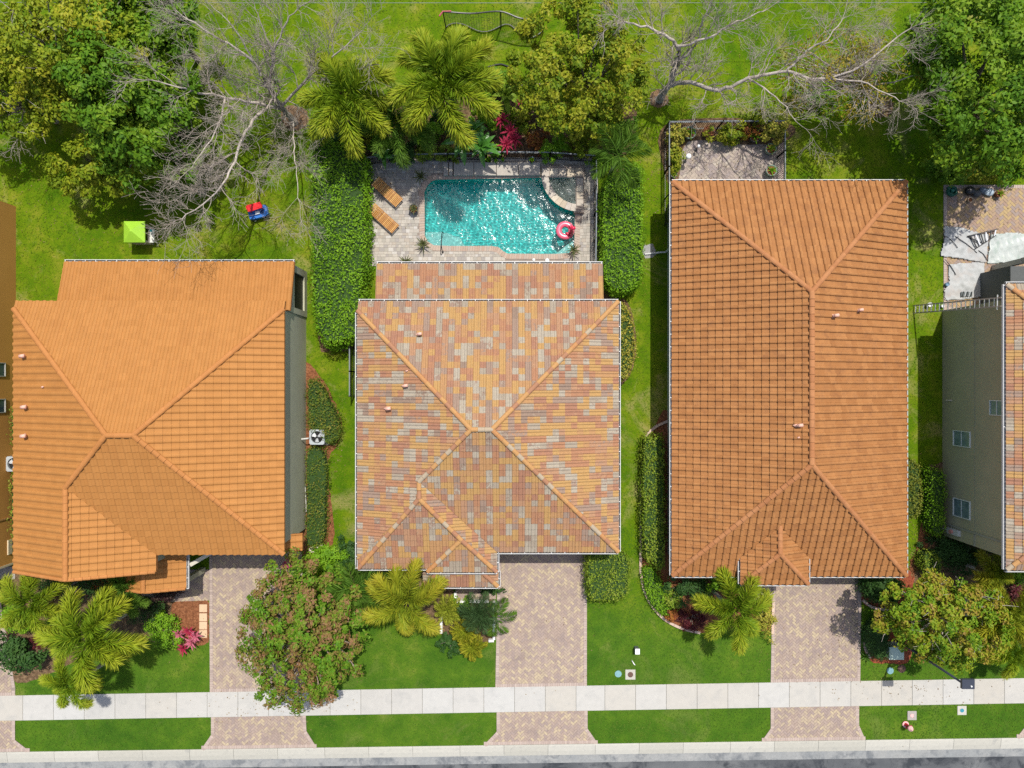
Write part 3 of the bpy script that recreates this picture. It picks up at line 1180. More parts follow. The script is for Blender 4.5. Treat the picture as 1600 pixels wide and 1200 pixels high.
def build_roof(house, groups, prof, hgt, w, L, tm_i, tm_o, deck_m, budget=300, pick=None, lift=.034):
    """house > roof > tile: the tiles nearest the camera are objects, the other ones one part"""
    dk = MB()
    VT, QT = tile_arrays(prof, hgt, w, L, lift)
    shades = {}

    def shade(key, ci, rj):
        k = (key, ci, rj)
        if k not in shades:
            prev = shades.get((key, ci, rj - 1))
            shades[k] = prev if prev is not None and random.random() < .22 else random.uniform(.08, .92)
        return shades[k]
    interior, acc = [], Acc()
    bnd = []
    for roofs in groups:
        eav = {}
        for outline, planes in roofs:
            for p in planes:
                key = tuple(round(v, 4) for v in p)
                g = math.hypot(p[0], p[1])
                sh_ = Vector((p[0] / g, p[1] / g))
                m = min(sh_.x * x + sh_.y * y for x, y in outline if True)
                eav[key] = min(eav.get(key, 1e9), m)
        for p, pc in roof_faces(roofs):
            for q in (pc,):
                n = len(q)
                i = len(dk.v)
                dk.v += [(x, y, zp(p, x, y) - .17) for x, y in q] + [(x, y, zp(p, x, y) - .004) for x, y in q]
                dk.f.append([i + n + k for k in range(n)])
                dk.f.append([i + k for k in reversed(range(n))])
                for k in range(n):
                    dk.f.append([i + k, i + (k + 1) % n, i + n + (k + 1) % n, i + n + k])
                dk.m += [0] * (n + 2)
            g = math.hypot(p[0], p[1])
            up2 = Vector((p[0] / g, p[1] / g))
            e2 = Vector((up2.y, -up2.x))
            cosl = 1 / math.sqrt(1 + g * g)
            up3 = Vector((up2.x * cosl, up2.y * cosl, g * cosl))
            e3 = Vector((e2.x, e2.y, 0))
            n3 = e3.cross(up3)
            Lh = L * cosl                      # course length seen in plan
            pkey = tuple(round(v, 4) for v in p)
            v0 = eav[pkey]
            us = [e2.x * x + e2.y * y for x, y in pc]
            vs = [up2.x * x + up2.y * y for x, y in pc]
            hp = half_planes(ccw(pc))
            loc_b = []
            for ci in range(math.floor(min(us) / w) - 1, math.ceil(max(us) / w) + 2):
                for rj in range(max(0, math.floor((min(vs) - v0) / Lh) - 1), math.ceil((max(vs) - v0) / Lh) + 1):
                    uc, vb = (ci + .5) * w, v0 + rj * Lh
                    corners = [(uc - w / 2, vb), (uc + w / 2, vb), (uc + w / 2, vb + Lh * 1.06), (uc - w / 2, vb + Lh * 1.06)]
                    cw = [(e2.x * a + up2.x * b, e2.y * a + up2.y * b) for a, b in corners]
                    mx = [max(a * x + b * y + c for x, y in cw) for a, b, c in hp]
                    mn = [min(a * x + b * y + c for x, y in cw) for a, b, c in hp]
                    if max(mn) > -.01:
                        continue
                    o = Vector((e2.x * uc + up2.x * vb, e2.y * uc + up2.y * vb, 0))
                    o.z = zp(p, o.x, o.y)
                    R = np.array([e3, up3, n3])
                    if max(mx) < .03:
                        interior.append((o, R, e3, up3, n3, shade(pkey, ci, rj)))
                    else:
                        loc_b.append((o, R, shade(pkey, ci, rj)))
            if loc_b:
                bm = bmesh.new()
                lay = bm.faces.layers.float.new('shade')
                for o, R, sv in loc_b:
                    W_ = VT @ R + np.array(o)
                    vs_ = [bm.verts.new(v) for v in W_]
                    for q in QT:
                        bm.faces.new([vs_[k] for k in q])[lay] = sv
                for a, b, c in hp:
                    # eave edges stay uncut so the last course can overhang
                    if up2.x * a + up2.y * b < -.98 and abs((up2.x * -a * c + up2.y * -b * c) - v0) < .05:
                        continue
                    geom = bm.verts[:] + bm.edges[:] + bm.faces[:]
                    bmesh.ops.bisect_plane(bm, geom=geom, plane_co=(-a * c, -b * c, 0), plane_no=(a, b, 0), clear_outer=True, dist=1e-5)
                bnd.append(bm)
    roof = dk.build('roof', deck_m, house)
    interior.sort(key=lambda t: (Vector((0, 0, H)) - t[0]).length if pick is None else pick(t[0]))
    base = root_loc(house)
    tme = bpy.data.meshes.new('tile')
    tme.from_pydata([tuple(v) for v in VT], [], [tuple(q) for q in QT])
    tme.materials.append(tm_o)
    for o, R, e3, up3, n3, sv in interior[:budget]:
        ob = bpy.data.objects.new('tile', tme)
        M = Matrix((e3, up3, n3)).transposed().to_4x4()
        M.translation = o - base + n3 * random.uniform(0, .008)
        ob.matrix_basis = M
        ob.color = (sv, sv, sv, 1)
        ob.parent = roof
        COL.objects.link(ob)
    rest = interior[budget:]
    # the remaining tiles: one part
    bmj = bmesh.new()
    me = bpy.data.meshes.new('roof_tiles')
    Vs, Fs, Ss = [], [], []
    k = 0
    for o, R, _e, _u, _n, sv in rest:
        Ss += [sv] * len(QT)
        W_ = VT @ R + np.array(o) + R[2] * random.uniform(0, .008) - np.array(base)
        Vs += [tuple(v) for v in W_]
        Fs += [[q[0] + k, q[1] + k, q[2] + k, q[3] + k] for q in QT.tolist()]
        k += len(VT)
    for bm in bnd:
        bm.verts.index_update()
        for v in bm.verts:
            Vs.append((v.co.x - base.x, v.co.y - base.y, v.co.z - base.z))
        lay = bm.faces.layers.float['shade']
        for f in bm.faces:
            Fs.append([v.index + k for v in f.verts])
            Ss.append(f[lay])
        k += len(bm.verts)
        bm.free()
    bmj.free()
    me.from_pydata(Vs, [], Fs)
    me.attributes.new('shade', 'FLOAT', 'FACE').data.foreach_set('value', Ss)
    tag(link_mesh('roof_tiles', me, tm_i, roof), kind='stuff')
    return roof


def cap_line(roof, roofs, a, b, m, r=.135, L=.40, z=None, sink=.0):
    """half-round cap tiles along a hip or ridge; a is the lower end (x, y)"""
    A = Vector((*a, zroof(roofs, *a) if z is None else z[0]))
    B = Vector((*b, zroof(roofs, *b) if z is None else z[1]))
    d = (B - A)
    ln = d.length
    d.normalize()
    side = d.cross(Vector((0, 0, 1))).normalized()
    up = side.cross(d)
    key = 'ridge_tile%.3f' % r + m.name
    me = bpy.data.meshes.get(key)
    n = max(1, round(ln / L))
    Lr = ln / n
    if me is None:
        k = 7
        v, f = [], []
        for yy_, lift, rr in ((0, .035, r), (L * 1.1, .0, r * .93)):
            for j in range(k):
                t = math.pi * (j / (k - 1))
                v.append((rr * math.cos(t), yy_, rr * .75 * math.sin(t) + lift - .02))
        for j in range(k - 1):
            f.append([j, k + j, k + j + 1, j + 1])
        f.append(list(range(k)))
        me = bpy.data.meshes.new(key)
        me.from_pydata(v, [], f)
        me.materials.append(m)
    base = root_loc(roof)
    for i in range(n):
        o = bpy.data.objects.new('ridge_tile', me)
        M = Matrix((side, d, up)).transposed().to_4x4()
        M.translation = A + d * (Lr * i) + up * (.05 - sink) - base
        o.matrix_basis = M
        o.parent = roof
        COL.objects.link(o)


def gutter(house, a, b, z, out, m_w, m_d, strap=.6):
    """open eave gutter from a to b (xy); out = outward unit vector"""
    a, b, out = Vector((*a, z)), Vector((*b, z)), Vector((*out, 0))
    d = (b - a).normalized()
    mb = MB()
    ln = (b - a).length
    c = (a + b) / 2
    up = Vector((0, 0, 1))
    mb.obox(c + out * .012 + up * -.04, d, out, up, ln, .02, .11)
    mb.obox(c + out * .115 + up * -.035, d, out, up, ln, .034, .12)
    mb.cur = 1
    mb.obox(c + out * .062 + up * -.085, d, out, up, ln - .01, .078, .02)
    mb.cur = 0
    n = max(2, int(ln / strap))
    for i in range(n + 1):
        p = a + d * (ln * min(max(i / n, .004), .996))
        mb.obox(p + out * .064 + up * .026, d, out, up, .04, .13, .006)
    mb.build('gutter', [m_w, m_d], house)


def vent(house, roofs, px, py, h0, m1, m2, size=1.0):
    """small roof vent pipe with a hood"""
    x, y = P2(px, py, h0)
    z = zroof(roofs, x, y)
    mb = MB()
    r = .055 * size
    mb.tube([(x, y, z - .05), (x, y, z + .28 * size)], r, 10)
    mb.tube([(x - .16 * size, y, z + .03), (x, y, z + .06), (x + .16 * size, y, z + .03)], [.02, .11 * size, .02], 8)
    o = mb.build('vent_pipe', m1, house, True)
    mb = MB()
    mb.tube([(x - .02, y, z + .28 * size), (x + .20 * size, y + .03, z + .30 * size)], r * 1.5, 10)
    mb.build('vent_hood', m1, o, True)


def wall_box(house, foot, z1, m, name='wall'):
    mb = MB()
    mb.prism(ccw(foot), -.05, z1)
    return mb.build(name, m, house)


def window_x(house, x, y0, y1, z0, z1, face, frame_m, glass_m, mull=1, sill=False):
    """window on a wall that faces +x or -x: frame, panes recessed, sill"""
    f = face
    t = .045
    fr = MB()
    for (ya, yb, za, zb_) in ((y0, y1, z0, z0 + t), (y0, y1, z1 - t, z1), (y0, y0 + t, z0 + t, z1 - t), (y1 - t, y1, z0 + t, z1 - t)):
        fr.box(min(x - .02 * f, x + .07 * f), max(x - .02 * f, x + .07 * f), ya, yb, za, zb_)
    w = fr.build('window', frame_m, house)
    n = mull + 1
    for k in range(n):
        za, zb_ = z0 + t + (z1 - z0 - 2 * t) * k / n, z0 + t + (z1 - z0 - 2 * t) * (k + 1) / n
        g = MB()
        xo = x + (.022 + .016 * (k % 2)) * f
        g.box(min(xo, xo - .015 * f), max(xo, xo - .015 * f), y0 + t + .004, y1 - t - .004, za + .02, zb_ - .02)
        g.build('pane', glass_m, w)
        if k:
            g = MB()
            g.box(min(x, x + .06 * f), max(x, x + .06 * f), y0 + t, y1 - t, za - .02, za + .02)
            g.build('mullion', frame_m, w)
    if sill:
        g = MB()
        g.box(min(x, x + .12 * f), max(x, x + .12 * f), y0 - .06, y1 + .06, z0 - .08, z0 - .002)
        g.build('sill', frame_m, w)


def garage_door(house, x0, x1, y, z1, m):
    """sectional garage door on a wall that faces -y"""
    d = MB()
    d.box(x0 - .12, x1 + .12, y - .06, y + .02, 0, z1 + .12)
    fr = d.build('garage_door', MAT['white_paint'], house)
    for k in range(4):
        b = MB()
        b.box(x0, x1, y - .085, y - .055, .02 + z1 * k / 4, z1 * (k + 1) / 4 - .015)
        b.build('door_panel', m, fr)


GLASS = mat('window_glass', [(.03, .05, .07), (.06, .09, .11)], scale=1.5, rough=.05, var=0, spec=.6)
WHITEM = plain('gutter_white', (.50, .50, .485), .45, .05)
GUTTER_IN = plain('gutter_inside', (.07, .065, .06), .9, .25)  # dark mottled colour of the gutter floor
PINK = plain('vent_paint', (.62, .36, .27), .6, .1)
DARKM = plain('dark_void', (.015, .015, .015), .9)

# --- tile colours
ORANGE = [(0, .35, .150, .036), (.5, .365, .158, .039), (1, .38, .166, .042)]
T1i = mat('orange_tile_island', ORANGE, src='island', rough=.75, var=.06, vscale=2.0, stain=(.8, (.28, .11, .03), .52, .8, .35))
T1o = mat('orange_tile', ORANGE, src='object', rough=.75, var=.06, vscale=2.0, stain=(.8, (.28, .11, .03), .52, .8, .35))
C1 = mat('orange_cap', [(.37, .15, .04), (.41, .17, .048)], src='object', rough=.75, var=.06)
BROWN = [(0, .28, .118, .036), (.5, .31, .135, .043), (1, .34, .152, .05)]
stn = (2.2, (.13, .055, .028), .5, .75, .5)
T3i = mat('brown_tile_island', BROWN, src='island', rough=.8, var=.08, vscale=5, stain=stn)
T3o = mat('brown_tile', BROWN, src='object', rough=.8, var=.08, vscale=5, stain=stn)
C3 = mat('brown_cap', [(.32, .13, .048), (.37, .165, .065)], src='object', rough=.8, var=.12, vscale=6, stain=(2.0, (.16, .075, .04), .55, .75, .4))
MIX = [(0, .365, .215, .078), (.24, .345, .19, .082), (.34, .315, .155, .082), (.45, .285, .14, .084), (.55, .325, .18, .10), (.66, .255, .175, .128), (.74, .315, .27, .205), (.81, .28, .23, .17), (.89, .225, .155, .112)]
T2i = mat('mottled_tile_island', MIX, src='shade', scale=5.0, detail=3, interp='CONSTANT', rough=.75, var=.13, vscale=9.0, stain=(1.3, (.19, .13, .09), .54, .8, .25))
T2o = mat('mottled_tile', MIX, src='shade_object', scale=5.0, detail=3, interp='CONSTANT', rough=.75, var=.13, vscale=9.0, stain=(1.3, (.19, .13, .09), .54, .8, .25))
C2 = mat('mottled_cap', [(0, .40, .215, .08), (.45, .385, .185, .07), (.6, .31, .15, .08), (.85, .345, .275, .19)], src='object', interp='CONSTANT', rough=.75, var=.08)
DECK1 = plain('roof_deck_orange', (.33, .13, .035), .85)
DECK3 = plain('roof_deck_brown', (.11, .045, .02), .85)
DECK2 = plain('roof_deck_mottled', (.25, .15, .09), .85)


def hp_pt(p1, p2, p3):
    """plan position where three roof planes meet"""
    A = np.array([[p1[0] - p2[0], p1[1] - p2[1]], [p1[0] - p3[0], p1[1] - p3[1]]])
    b = np.array([p2[2] - p1[2], p3[2] - p1[2]])
    s = np.linalg.solve(A, b)
    return (float(s[0]), float(s[1]))


# ------------------------------------------------------------------ house with the mottled roof (centre)
h2 = thing('house', 'single-storey house with mottled ochre, terracotta and grey tile roof beside the pool', 'house', (-1.4, -2.5, 0))
W2 = plain('cream_stucco', (.60, .54, .42), .9, .06)
s = .36
A_w, A_e, A_s, A_n = plane_w(-8.84, 3.60, s), plane_e(6.115, 3.4, s), plane_s(-9.65, 3.4, s), plane_n(4.75, 3.4, s)
B_e, B_s = plane_e(-.88, 3.4, s), plane_s(-10.6, 3.4, s)
C_w, C_s = plane_w(-4.86, 3.4, s), plane_s(-10.8, 3.4, s)
main2 = [(rect(-8.84, 6.115, -9.65, 4.75), [A_w, A_e, A_s, A_n]),
         (rect(-8.84, -.88, -10.6, -3.0), [A_w, B_e, B_s]),
         (rect(-4.86, -.88, -10.8, -6.0), [C_w, B_e, C_s])]
lan2 = [(rect(-7.95, 5.32, 4.3, 7.05), [plane_n(7.05, 2.62, .16)])]
ent2 = [(rect(-5.2, -.82, -11.85, -10.3), [plane_w(-5.2, 2.7, .4), plane_e(-.82, 2.7, .4), plane_s(-11.85, 2.7, .4)])]
roof2 = build_roof(h2, [main2, lan2, ent2], DOUBLE, .042, .36, .375, T2i, T2o, DECK2)
a_l, a_r = hp_pt(A_w, A_s, A_n), hp_pt(A_e, A_s, A_n)
wb = hp_pt(A_w, A_s, B_e)
wr = hp_pt(A_w, B_e, B_s)
cr_ = hp_pt(C_w, B_e, C_s)
nw = (-8.84, 4.75 - .20 / s)
cap_line(roof2, main2, nw, a_l, C2)
cap_line(roof2, main2, (6.1, 4.74), a_r, C2)
cap_line(roof2, main2, (6.1, -9.64), a_r, C2)
cap_line(roof2, main2, a_l, a_r, C2)
cap_line(roof2, main2, wb, a_l, C2)
cap_line(roof2, main2, wr, wb, C2)
cap_line(roof2, main2, (-8.82, -10.58 + .2 / s - .2 / s), wr, C2)
cap_line(roof2, main2, cr_, wr, C2)
cap_line(roof2, main2, (-.9, -10.78), cr_, C2)
cap_line(roof2, main2, (-4.84, -10.78), cr_, C2)
cap_line(roof2, ent2, (-5.17, -11.82), (-3.7, -10.35), C2)
cap_line(roof2, ent2, (-.85, -11.82), (-2.3, -10.35), C2)
for a, b_, z, o in (((-8.84, 4.76), (6.12, 4.76), 3.40, (0, 1)), ((6.125, 4.76), (6.125, -9.65), 3.40, (1, 0)), ((-.8, -9.66), (6.12, -9.66), 3.4, (0, -1)),
                    ((-8.85, 4.1), (-8.85, -10.6), 3.6, (-1, 0)), ((-8.84, -10.61), (-4.9, -10.61), 3.4, (0, -1)), ((-4.9, -10.81), (-.86, -10.81), 3.4, (0, -1)),
                    ((-.87, -10.8), (-.87, -9.75), 3.4, (1, 0)), ((-7.95, 7.06), (5.32, 7.06), 2.62, (0, 1)), ((-5.2, -11.86), (-.82, -11.86), 2.7, (0, -1)), ((-.81, -11.86), (-.81, -10.95), 2.7, (1, 0))):
    gutter(h2, a, b_, z - .03, o, WHITEM, GUTTER_IN, strap=.72)
wall_box(h2, rect(-8.4, 5.7, -9.2, 4.3), 3.35, W2)
wall_box(h2, rect(-8.4, -1.3, -10.2, -9.2), 3.35, W2)
for xx in (-7.7, -4.4, -1.3, 1.8, 5.1):
    mb = MB()
    mb.box(xx - .15, xx + .15, 6.6, 6.9, 0, 2.6)
    mb.build('porch_column', W2, h2)
for xx in (-5.0, -1.05):
    mb = MB()
    mb.box(xx - .12, xx + .12, -11.7, -11.46, 0, 2.65)
    mb.build('porch_column', W2, h2)
garage_door(h2, -.4, 4.6, -9.2, 2.2, plain('door_paint', (.55, .50, .40), .6))
window_x(h2, 5.7, 1.0, 2.4, 1.0, 2.3, 1, MAT['white_paint'], GLASS)
window_x(h2, -8.4, 1.0, 2.4, 1.0, 2.3, -1, MAT['white_paint'], GLASS)
window_x(h2, 5.7, -5.0, -3.8, 1.0, 2.3, 1, MAT['white_paint'], GLASS)
for px, py, sz in ((651, 521, 1.1), (631, 603, 1.1), (602, 639, 1.25), (634, 580, .5)):
    vent(h2, main2, px, py, 4.9, PINK, DARKM, sz)

# ------------------------------------------------------------------ brown house (right of centre)
h3 = thing('house', 'single-storey house with weathered brown barrel-tile hip roof and white gutters', 'house', (16, 0, 0))
W3 = plain('sage_stucco', (.46, .50, .44), .9, .06)
s = .447
D_w, D_e, D_s, D_n = plane_w(9.28, 3.1, s), plane_e(22.83, 3.1, s), plane_s(-11.1, 3.1, s), plane_n(11.73, 3.1, s)
E_w, E_e, E_s = plane_w(13.07, 3.65, s), plane_e(16.91, 3.65, s), plane_s(-11.42, 3.65, s)
main3 = [(rect(9.28, 22.83, -11.1, 11.73), [D_w, D_e, D_s, D_n]),
         (rect(13.07, 16.91, -11.42, -6.5), [E_w, E_e, E_s])]
roof3 = build_roof(h3, [main3], ROLL, .09, .40, .41, T3i, T3o, DECK3, lift=.062)
d_n, d_s = hp_pt(D_w, D_e, D_n), hp_pt(D_w, D_e, D_s)
for a in ((9.3, 11.71), (22.81, 11.71)):
    cap_line(roof3, main3, a, d_n, C3, r=.15)
for a in ((9.3, -11.08), (22.81, -11.08)):
    cap_line(roof3, main3, a, d_s, C3, r=.15)
cap_line(roof3, main3, d_s, d_n, C3, r=.16)
e_s = hp_pt(E_w, E_e, E_s)
e_n = hp_pt(E_w, E_e, D_s)
cap_line(roof3, main3, (13.09, -11.40), e_s, C3, r=.14)
cap_line(roof3, main3, (16.89, -11.40), e_s, C3, r=.14)
cap_line(roof3, main3, e_s, e_n, C3, r=.15)
for a, b_, z, o in (((9.28, 11.74), (22.83, 11.74), 3.1, (0, 1)), ((9.27, 11.73), (9.27, -11.1), 3.1, (-1, 0)), ((22.84, 11.73), (22.84, -11.1), 3.1, (1, 0)),
                    ((9.28, -11.11), (13.1, -11.11), 3.1, (0, -1)), ((17.3, -11.11), (22.83, -11.11), 3.1, (0, -1)), ((13.06, -11.42), (13.06, -10.0), 3.65, (-1, 0)),
                    ((16.92, -11.42), (16.92, -10.0), 3.65, (1, 0)), ((13.07, -11.43), (16.91, -11.43), 3.65, (0, -1))):
    gutter(h3, a, b_, z - .03, o, WHITEM, GUTTER_IN, strap=.72)
wall_box(h3, rect(9.72, 22.3, -10.6, 11.2), 3.05, W3)
wall_box(h3, rect(13.45, 16.5, -11.05, -10.6), 3.6, W3)
mb = MB()
mb.tube([(9.55, 8.2, 2.9), (9.55, 8.2, .25), (9.2, 8.2, .1), (8.3, 8.1, .06)], .06, 8)
mb.build('downspout', WHITEM, h3)
garage_door(h3, 17.4, 21.6, -10.6, 2.2, MAT['door_paint'])
for y0 in (6.2, -1.0, -6.0):
    window_x(h3, 9.72, y0, y0 + 1.3, 1.0, 2.3, -1, MAT['white_paint'], GLASS)
    window_x(h3, 22.3, y0, y0 + 1.3, 1.0, 2.3, 1, MAT['white_paint'], GLASS)
for px, py, sz in ((1300, 494, 1.1), (1350, 483, 1.0), (1240, 664, 1.15), (1241, 683, .5)):
    vent(h3, main3, px, py, 5.5, PINK, DARKM, sz)

# ------------------------------------------------------------------ orange house (left)
h1 = thing('house', 'taller house with bright orange barrel-tile roof and grey-green wall', 'house', (-20, -2.5, 0))
W1 = plain('grey_green_stucco', (.36, .355, .25), .9, .05)
s = .42
F_w, F_e, F_s, F_n = plane_w(-27.5, 5.0, s), plane_e(-12.58, 5.0, s), plane_s(-9.4, 5.0, s), plane_n(4.15, 5.0, s)
G_e = plane_e(-19.65, 5.0, s)
main1 = [(rect(-27.5, -12.58, -9.4, 4.6), [F_w, F_e, F_s, F_n]),
         (rect(-27.5, -19.65, -10.4, -3.0), [F_w, G_e])]
lan1 = [(rect(-26.1, -12.68, 4.2, 7.12), [plane_n(7.12, 2.9, .27)])]
por1 = [(rect(-23.2, -19.0, -11.95, -9.0), [plane_w(-23.2, 2.85, .36), plane_e(-19.0, 2.85, .36)])]
ski1 = [(rect(-13.3, -12.28, -9.75, -8.75), [plane_e(-12.28, 2.7, .42)])]
roof1 = build_roof(h1, [main1, lan1, por1, ski1], BARREL, .06, .385, .40, T1i, T1o, DECK1)
f_l, f_r = hp_pt(F_w, F_s, F_n), hp_pt(F_e, F_s, F_n)
g_t = hp_pt(F_w, F_s, G_e)
cap_line(roof1, main1, (-27.48, 4.14), f_l, C1, r=.15)
cap_line(roof1, main1, (-12.6, 4.14), f_r, C1, r=.15)
cap_line(roof1, main1, (-12.6, -9.38), f_r, C1, r=.15)
cap_line(roof1, main1, f_l, f_r, C1, r=.15)
cap_line(roof1, main1, g_t, f_l, C1, r=.15)
cap_line(roof1, main1, (g_t[0], -10.38), g_t, C1, r=.15)
cap_line(roof1, por1, (-21.1, -11.93), (-21.1, -9.5), C1, r=.15)
zg = zroof(main1, g_t[0], -10)
cap_line(roof1, main1, (-27.45, -10.36), (g_t[0], -10.36), C1, r=.1)
cap_line(roof1, main1, (-19.7, -10.36), (g_t[0], -10.36), C1, r=.1)
cap_line(roof1, por1, (-23.15, -11.92), (-21.1, -11.92), C1, r=.1)
cap_line(roof1, por1, (-19.05, -11.92), (-21.1, -11.92), C1, r=.1)
wall_box(h1, rect(-27.1, -12.86, -9.0, 4.15), 4.95, W1)
wall_box(h1, rect(-27.1, -20.05, -10.05, -9.0), 4.95, W1)
for x0, x1, y0, y1, z0, z1 in ((-12.98, -12.80, 4.16, 4.5, 0, 3.4), (-12.98, -12.80, 6.6, 7.0, 0, 2.75), (-12.98, -12.80, 4.5, 6.6, 0, .55), (-12.98, -12.80, 4.5, 6.6, 2.5, 2.85),
                               (-25.9, -25.7, 4.16, 7.0, 0, 2.75)):
    wl = MB()
    wl.box(x0, x1, y0, y1, z0, z1)
    wl.build('lanai_wall', W1, h1)
mb = MB()
mb.box(-12.93, -12.90, 4.5, 6.6, .55, 2.5)
mb.build('opening_panel', plain('opening_shade', (.012, .012, .013), .5), h1)  # black panel fills the opening, standing in for the shade inside
mb = MB()
mb.box(-25.69, -12.99, 6.85, 7.0, 0, 2.6)
mb.build('lanai_wall', W1, h1)
gutter(h1, (-26.1, 7.13), (-12.68, 7.13), 2.86, (0, 1), WHITEM, GUTTER_IN)
gutter(h1, (-18.99, -11.95), (-18.99, -9.4), 2.83, (1, 0), WHITEM, GUTTER_IN)
for xx, yy_ in ((-22.9, -11.6), (-19.3, -11.6)):
    mb = MB()
    mb.box(xx - .15, xx + .15, yy_ - .15, yy_ + .15, 0, 2.85)
    mb.build('porch_column', W1, h1)
mb = MB()
mb.bar((-18.85, -10.6, 2.6), (-17.1, -9.6, 2.5), .22, .3)
mb.build('entry_beam', plain('beige_trim', (.45, .42, .34), .8), h1)
garage_door(h1, -18.3, -13.6, -9.0, 2.2, MAT['door_paint'])
mb = MB()
mb.tube([(-12.80, -3.35, 1.2), (-12.45, -3.32, 1.1), (-12.3, -3.3, .3)], .05, 8)
mb.tube([(-12.8, -6.2, .4), (-12.74, -7.9, .4)], .03, 6)
mb.build('conduit', plain('conduit_grey', (.45, .44, .40), .6), h1)
for px, py, sz in ((37, 557, 1.2), (41, 636, 1.25), (40, 681, 1.25), (79, 605, .5)):
    vent(h1, main1, px, py, 5.4, PINK, DARKM, sz)

# ------------------------------------------------------------------ painted house (right edge)
h4 = thing('house', 'two-storey olive-grey house with mottled tile roof at the right edge', 'house', (33, -2.4, 0))
W4 = mat('olive_stucco', [(.37, .345, .205), (.41, .375, .23)], scale=.6, rough=.92, var=.05, vscale=1.5, stain=(.4, (.31, .30, .19), .5, .7, .4))
s = .42
J_w, J_e, J_s, J_n = plane_w(26.48, 6.1, s), plane_e(40.5, 6.1, s), plane_s(-9.95, 6.1, s), plane_n(5.35, 6.1, s)
main4 = [(rect(26.48, 40.5, -9.95, 5.35), [J_w, J_e, J_s, J_n])]
roof4 = build_roof(h4, [main4], DOUBLE, .042, .36, .375, T2i, T2o, DECK2, budget=110, pick=lambda o: o.x)
j_n, j_s = hp_pt(J_w, J_e, J_n), hp_pt(J_w, J_e, J_s)
for a, b_ in (((26.5, 5.33), j_n), ((40.48, 5.33), j_n), ((26.5, -9.93), j_s), ((40.48, -9.93), j_s)):
    cap_line(roof4, main4, a, b_, C2, r=.14)
for a, b_, o in (((26.47, 5.36), (26.47, -9.95), (-1, 0)), ((26.48, 5.36), (40.5, 5.36), (0, 1)), ((26.48, -9.96), (40.5, -9.96), (0, -1))):
    gutter(h4, a, b_, 6.07, o, WHITEM, GUTTER_IN, strap=6.0)
wall_box(h4, rect(26.9, 40.0, -9.44, 4.6), 6.05, W4)
FR4 = plain('window_frame', (.62, .64, .58), .6)
for y0, y1, z0, z1 in ((-3.75, -2.8, 1.1, 2.65), (-8.0, -6.9, 1.1, 2.65), (-1.75, -.9, 4.3, 5.45)):
    window_x(h4, 26.9, y0, y1, z0, z1, -1, FR4, mat('teal_glass', [(.10, .16, .16), (.22, .30, .28)], scale=3, rough=.12, var=0, spec=.6))  # pale teal glass colour
tr = MB()
tr.box(26.855, 26.9, -8.72, -8.60, .02, 6.0)
tr.build('corner_board', plain('olive_trim', (.29, .285, .21), .9), h4)
tr = MB()
tr.box(26.85, 26.9, -9.43, -8.74, 2.95, 3.05)
tr.build('wall_joint', MAT['olive_trim'], h4)
for (y0, y1, z) in ((4.5, -8.58, 3.0),):
    tr = MB()
    tr.box(26.888, 26.9, y1, y0, z, z + .03)
    tr.build('wall_joint', MAT['olive_trim'], h4)
mb = MB()
mb.box(26.72, 26.9, -9.15, -8.8, .7, 1.75)
mm = mb.build('meter_box', plain('meter_grey', (.5, .5, .46), .6), h4)
mb = MB()
mb.tube([(26.76, -8.97, 1.2), (26.58, -8.97, 1.2)], .12, 12)
mb.build('meter_dial', plain('meter_face', (.5, .22, .18), .3), mm)
mb = MB()
mb.tube([(26.8, -8.97, .0), (26.8, -8.97, .8)], .05, 8)
mb.build('conduit', MAT['meter_grey'], mm)
mb = MB()
mb.tube([(26.9, -1.0, .9), (26.75, -1.0, .9), (26.72, -1.0, .7)], .04, 8)
mb.build('hose_tap', plain('beige_metal', (.55, .48, .38), .5), h4)
# recessed lanai wing: dark screened wall with its beam
lw = MB()
lw.box(29.2, 40.0, 4.6, 6.9, 0, 2.7)
lw.build('lanai_wall', plain('dark_screen', (.075, .08, .078), .8, .12), h4)
lw = MB()
lw.bar((30.0, 7.25, 2.7), (33.5, 8.3, 2.7), .35, .45)
lw.build('beam', MAT['beige_trim'], h4)
lw = MB()
lw.box(29.95, 30.25, 7.1, 7.4, 0, 2.5)
lw.build('lanai_column', MAT['beige_trim'], h4)
lw = MB()
lw.box(33.2, 33.5, 8.1, 8.4, 0, 2.5)
lw.build('lanai_column', MAT['beige_trim'], h4)

# ------------------------------------------------------------------ ochre house (left edge, only its wall is in view)
h0 = thing('house', 'ochre-brown stucco house wall with two small windows at the left edge', 'house', (-38, 0, 0))
W0 = mat('ochre_stucco', [(.50, .24, .055), (.55, .27, .066)], scale=.6, rough=.9, var=.05)
wall_box(h0, rect(-45, -31.0, -11.2, 11.1), 5.9, W0)
K_ = [plane_w(-45.4, 6.0, .42), plane_e(-30.6, 6.0, .42), plane_s(-11.6, 6.0, .42), plane_n(11.5, 6.0, .42)]
build_roof(h0, [[(rect(-45.4, -30.6, -11.6, 11.5), K_)]], BARREL, .06, .385, .40, T1i, T1o, DECK1, budget=0)
for y0, y1 in ((.45, 1.3), (-1.75, -.9)):
    window_x(h0, -31.0, y0, y1, .95, 2.3, 1, plain('grey_frame', (.38, .37, .34), .6), GLASS)
mb = MB()
mb.box(-31.0, -30.95, -8.3, -8.2, .1, 5.8)
mb.build('corner_board', plain('ochre_trim', (.42, .22, .07), .9), h0)
mb = MB()
mb.box(-31.0, -30.95, -11.2, -11.08, .1, 5.8)
mb.box(-31.0, -30.93, -10.5, -9.6, .4, .75)
mb.build('corner_board', plain('cream_trim', (.5, .42, .28), .9), h0)
# ------------------------------------------------------------------ vegetation
def norm(a): return a / (np.linalg.norm(a, axis=-1, keepdims=True) + 1e-9)


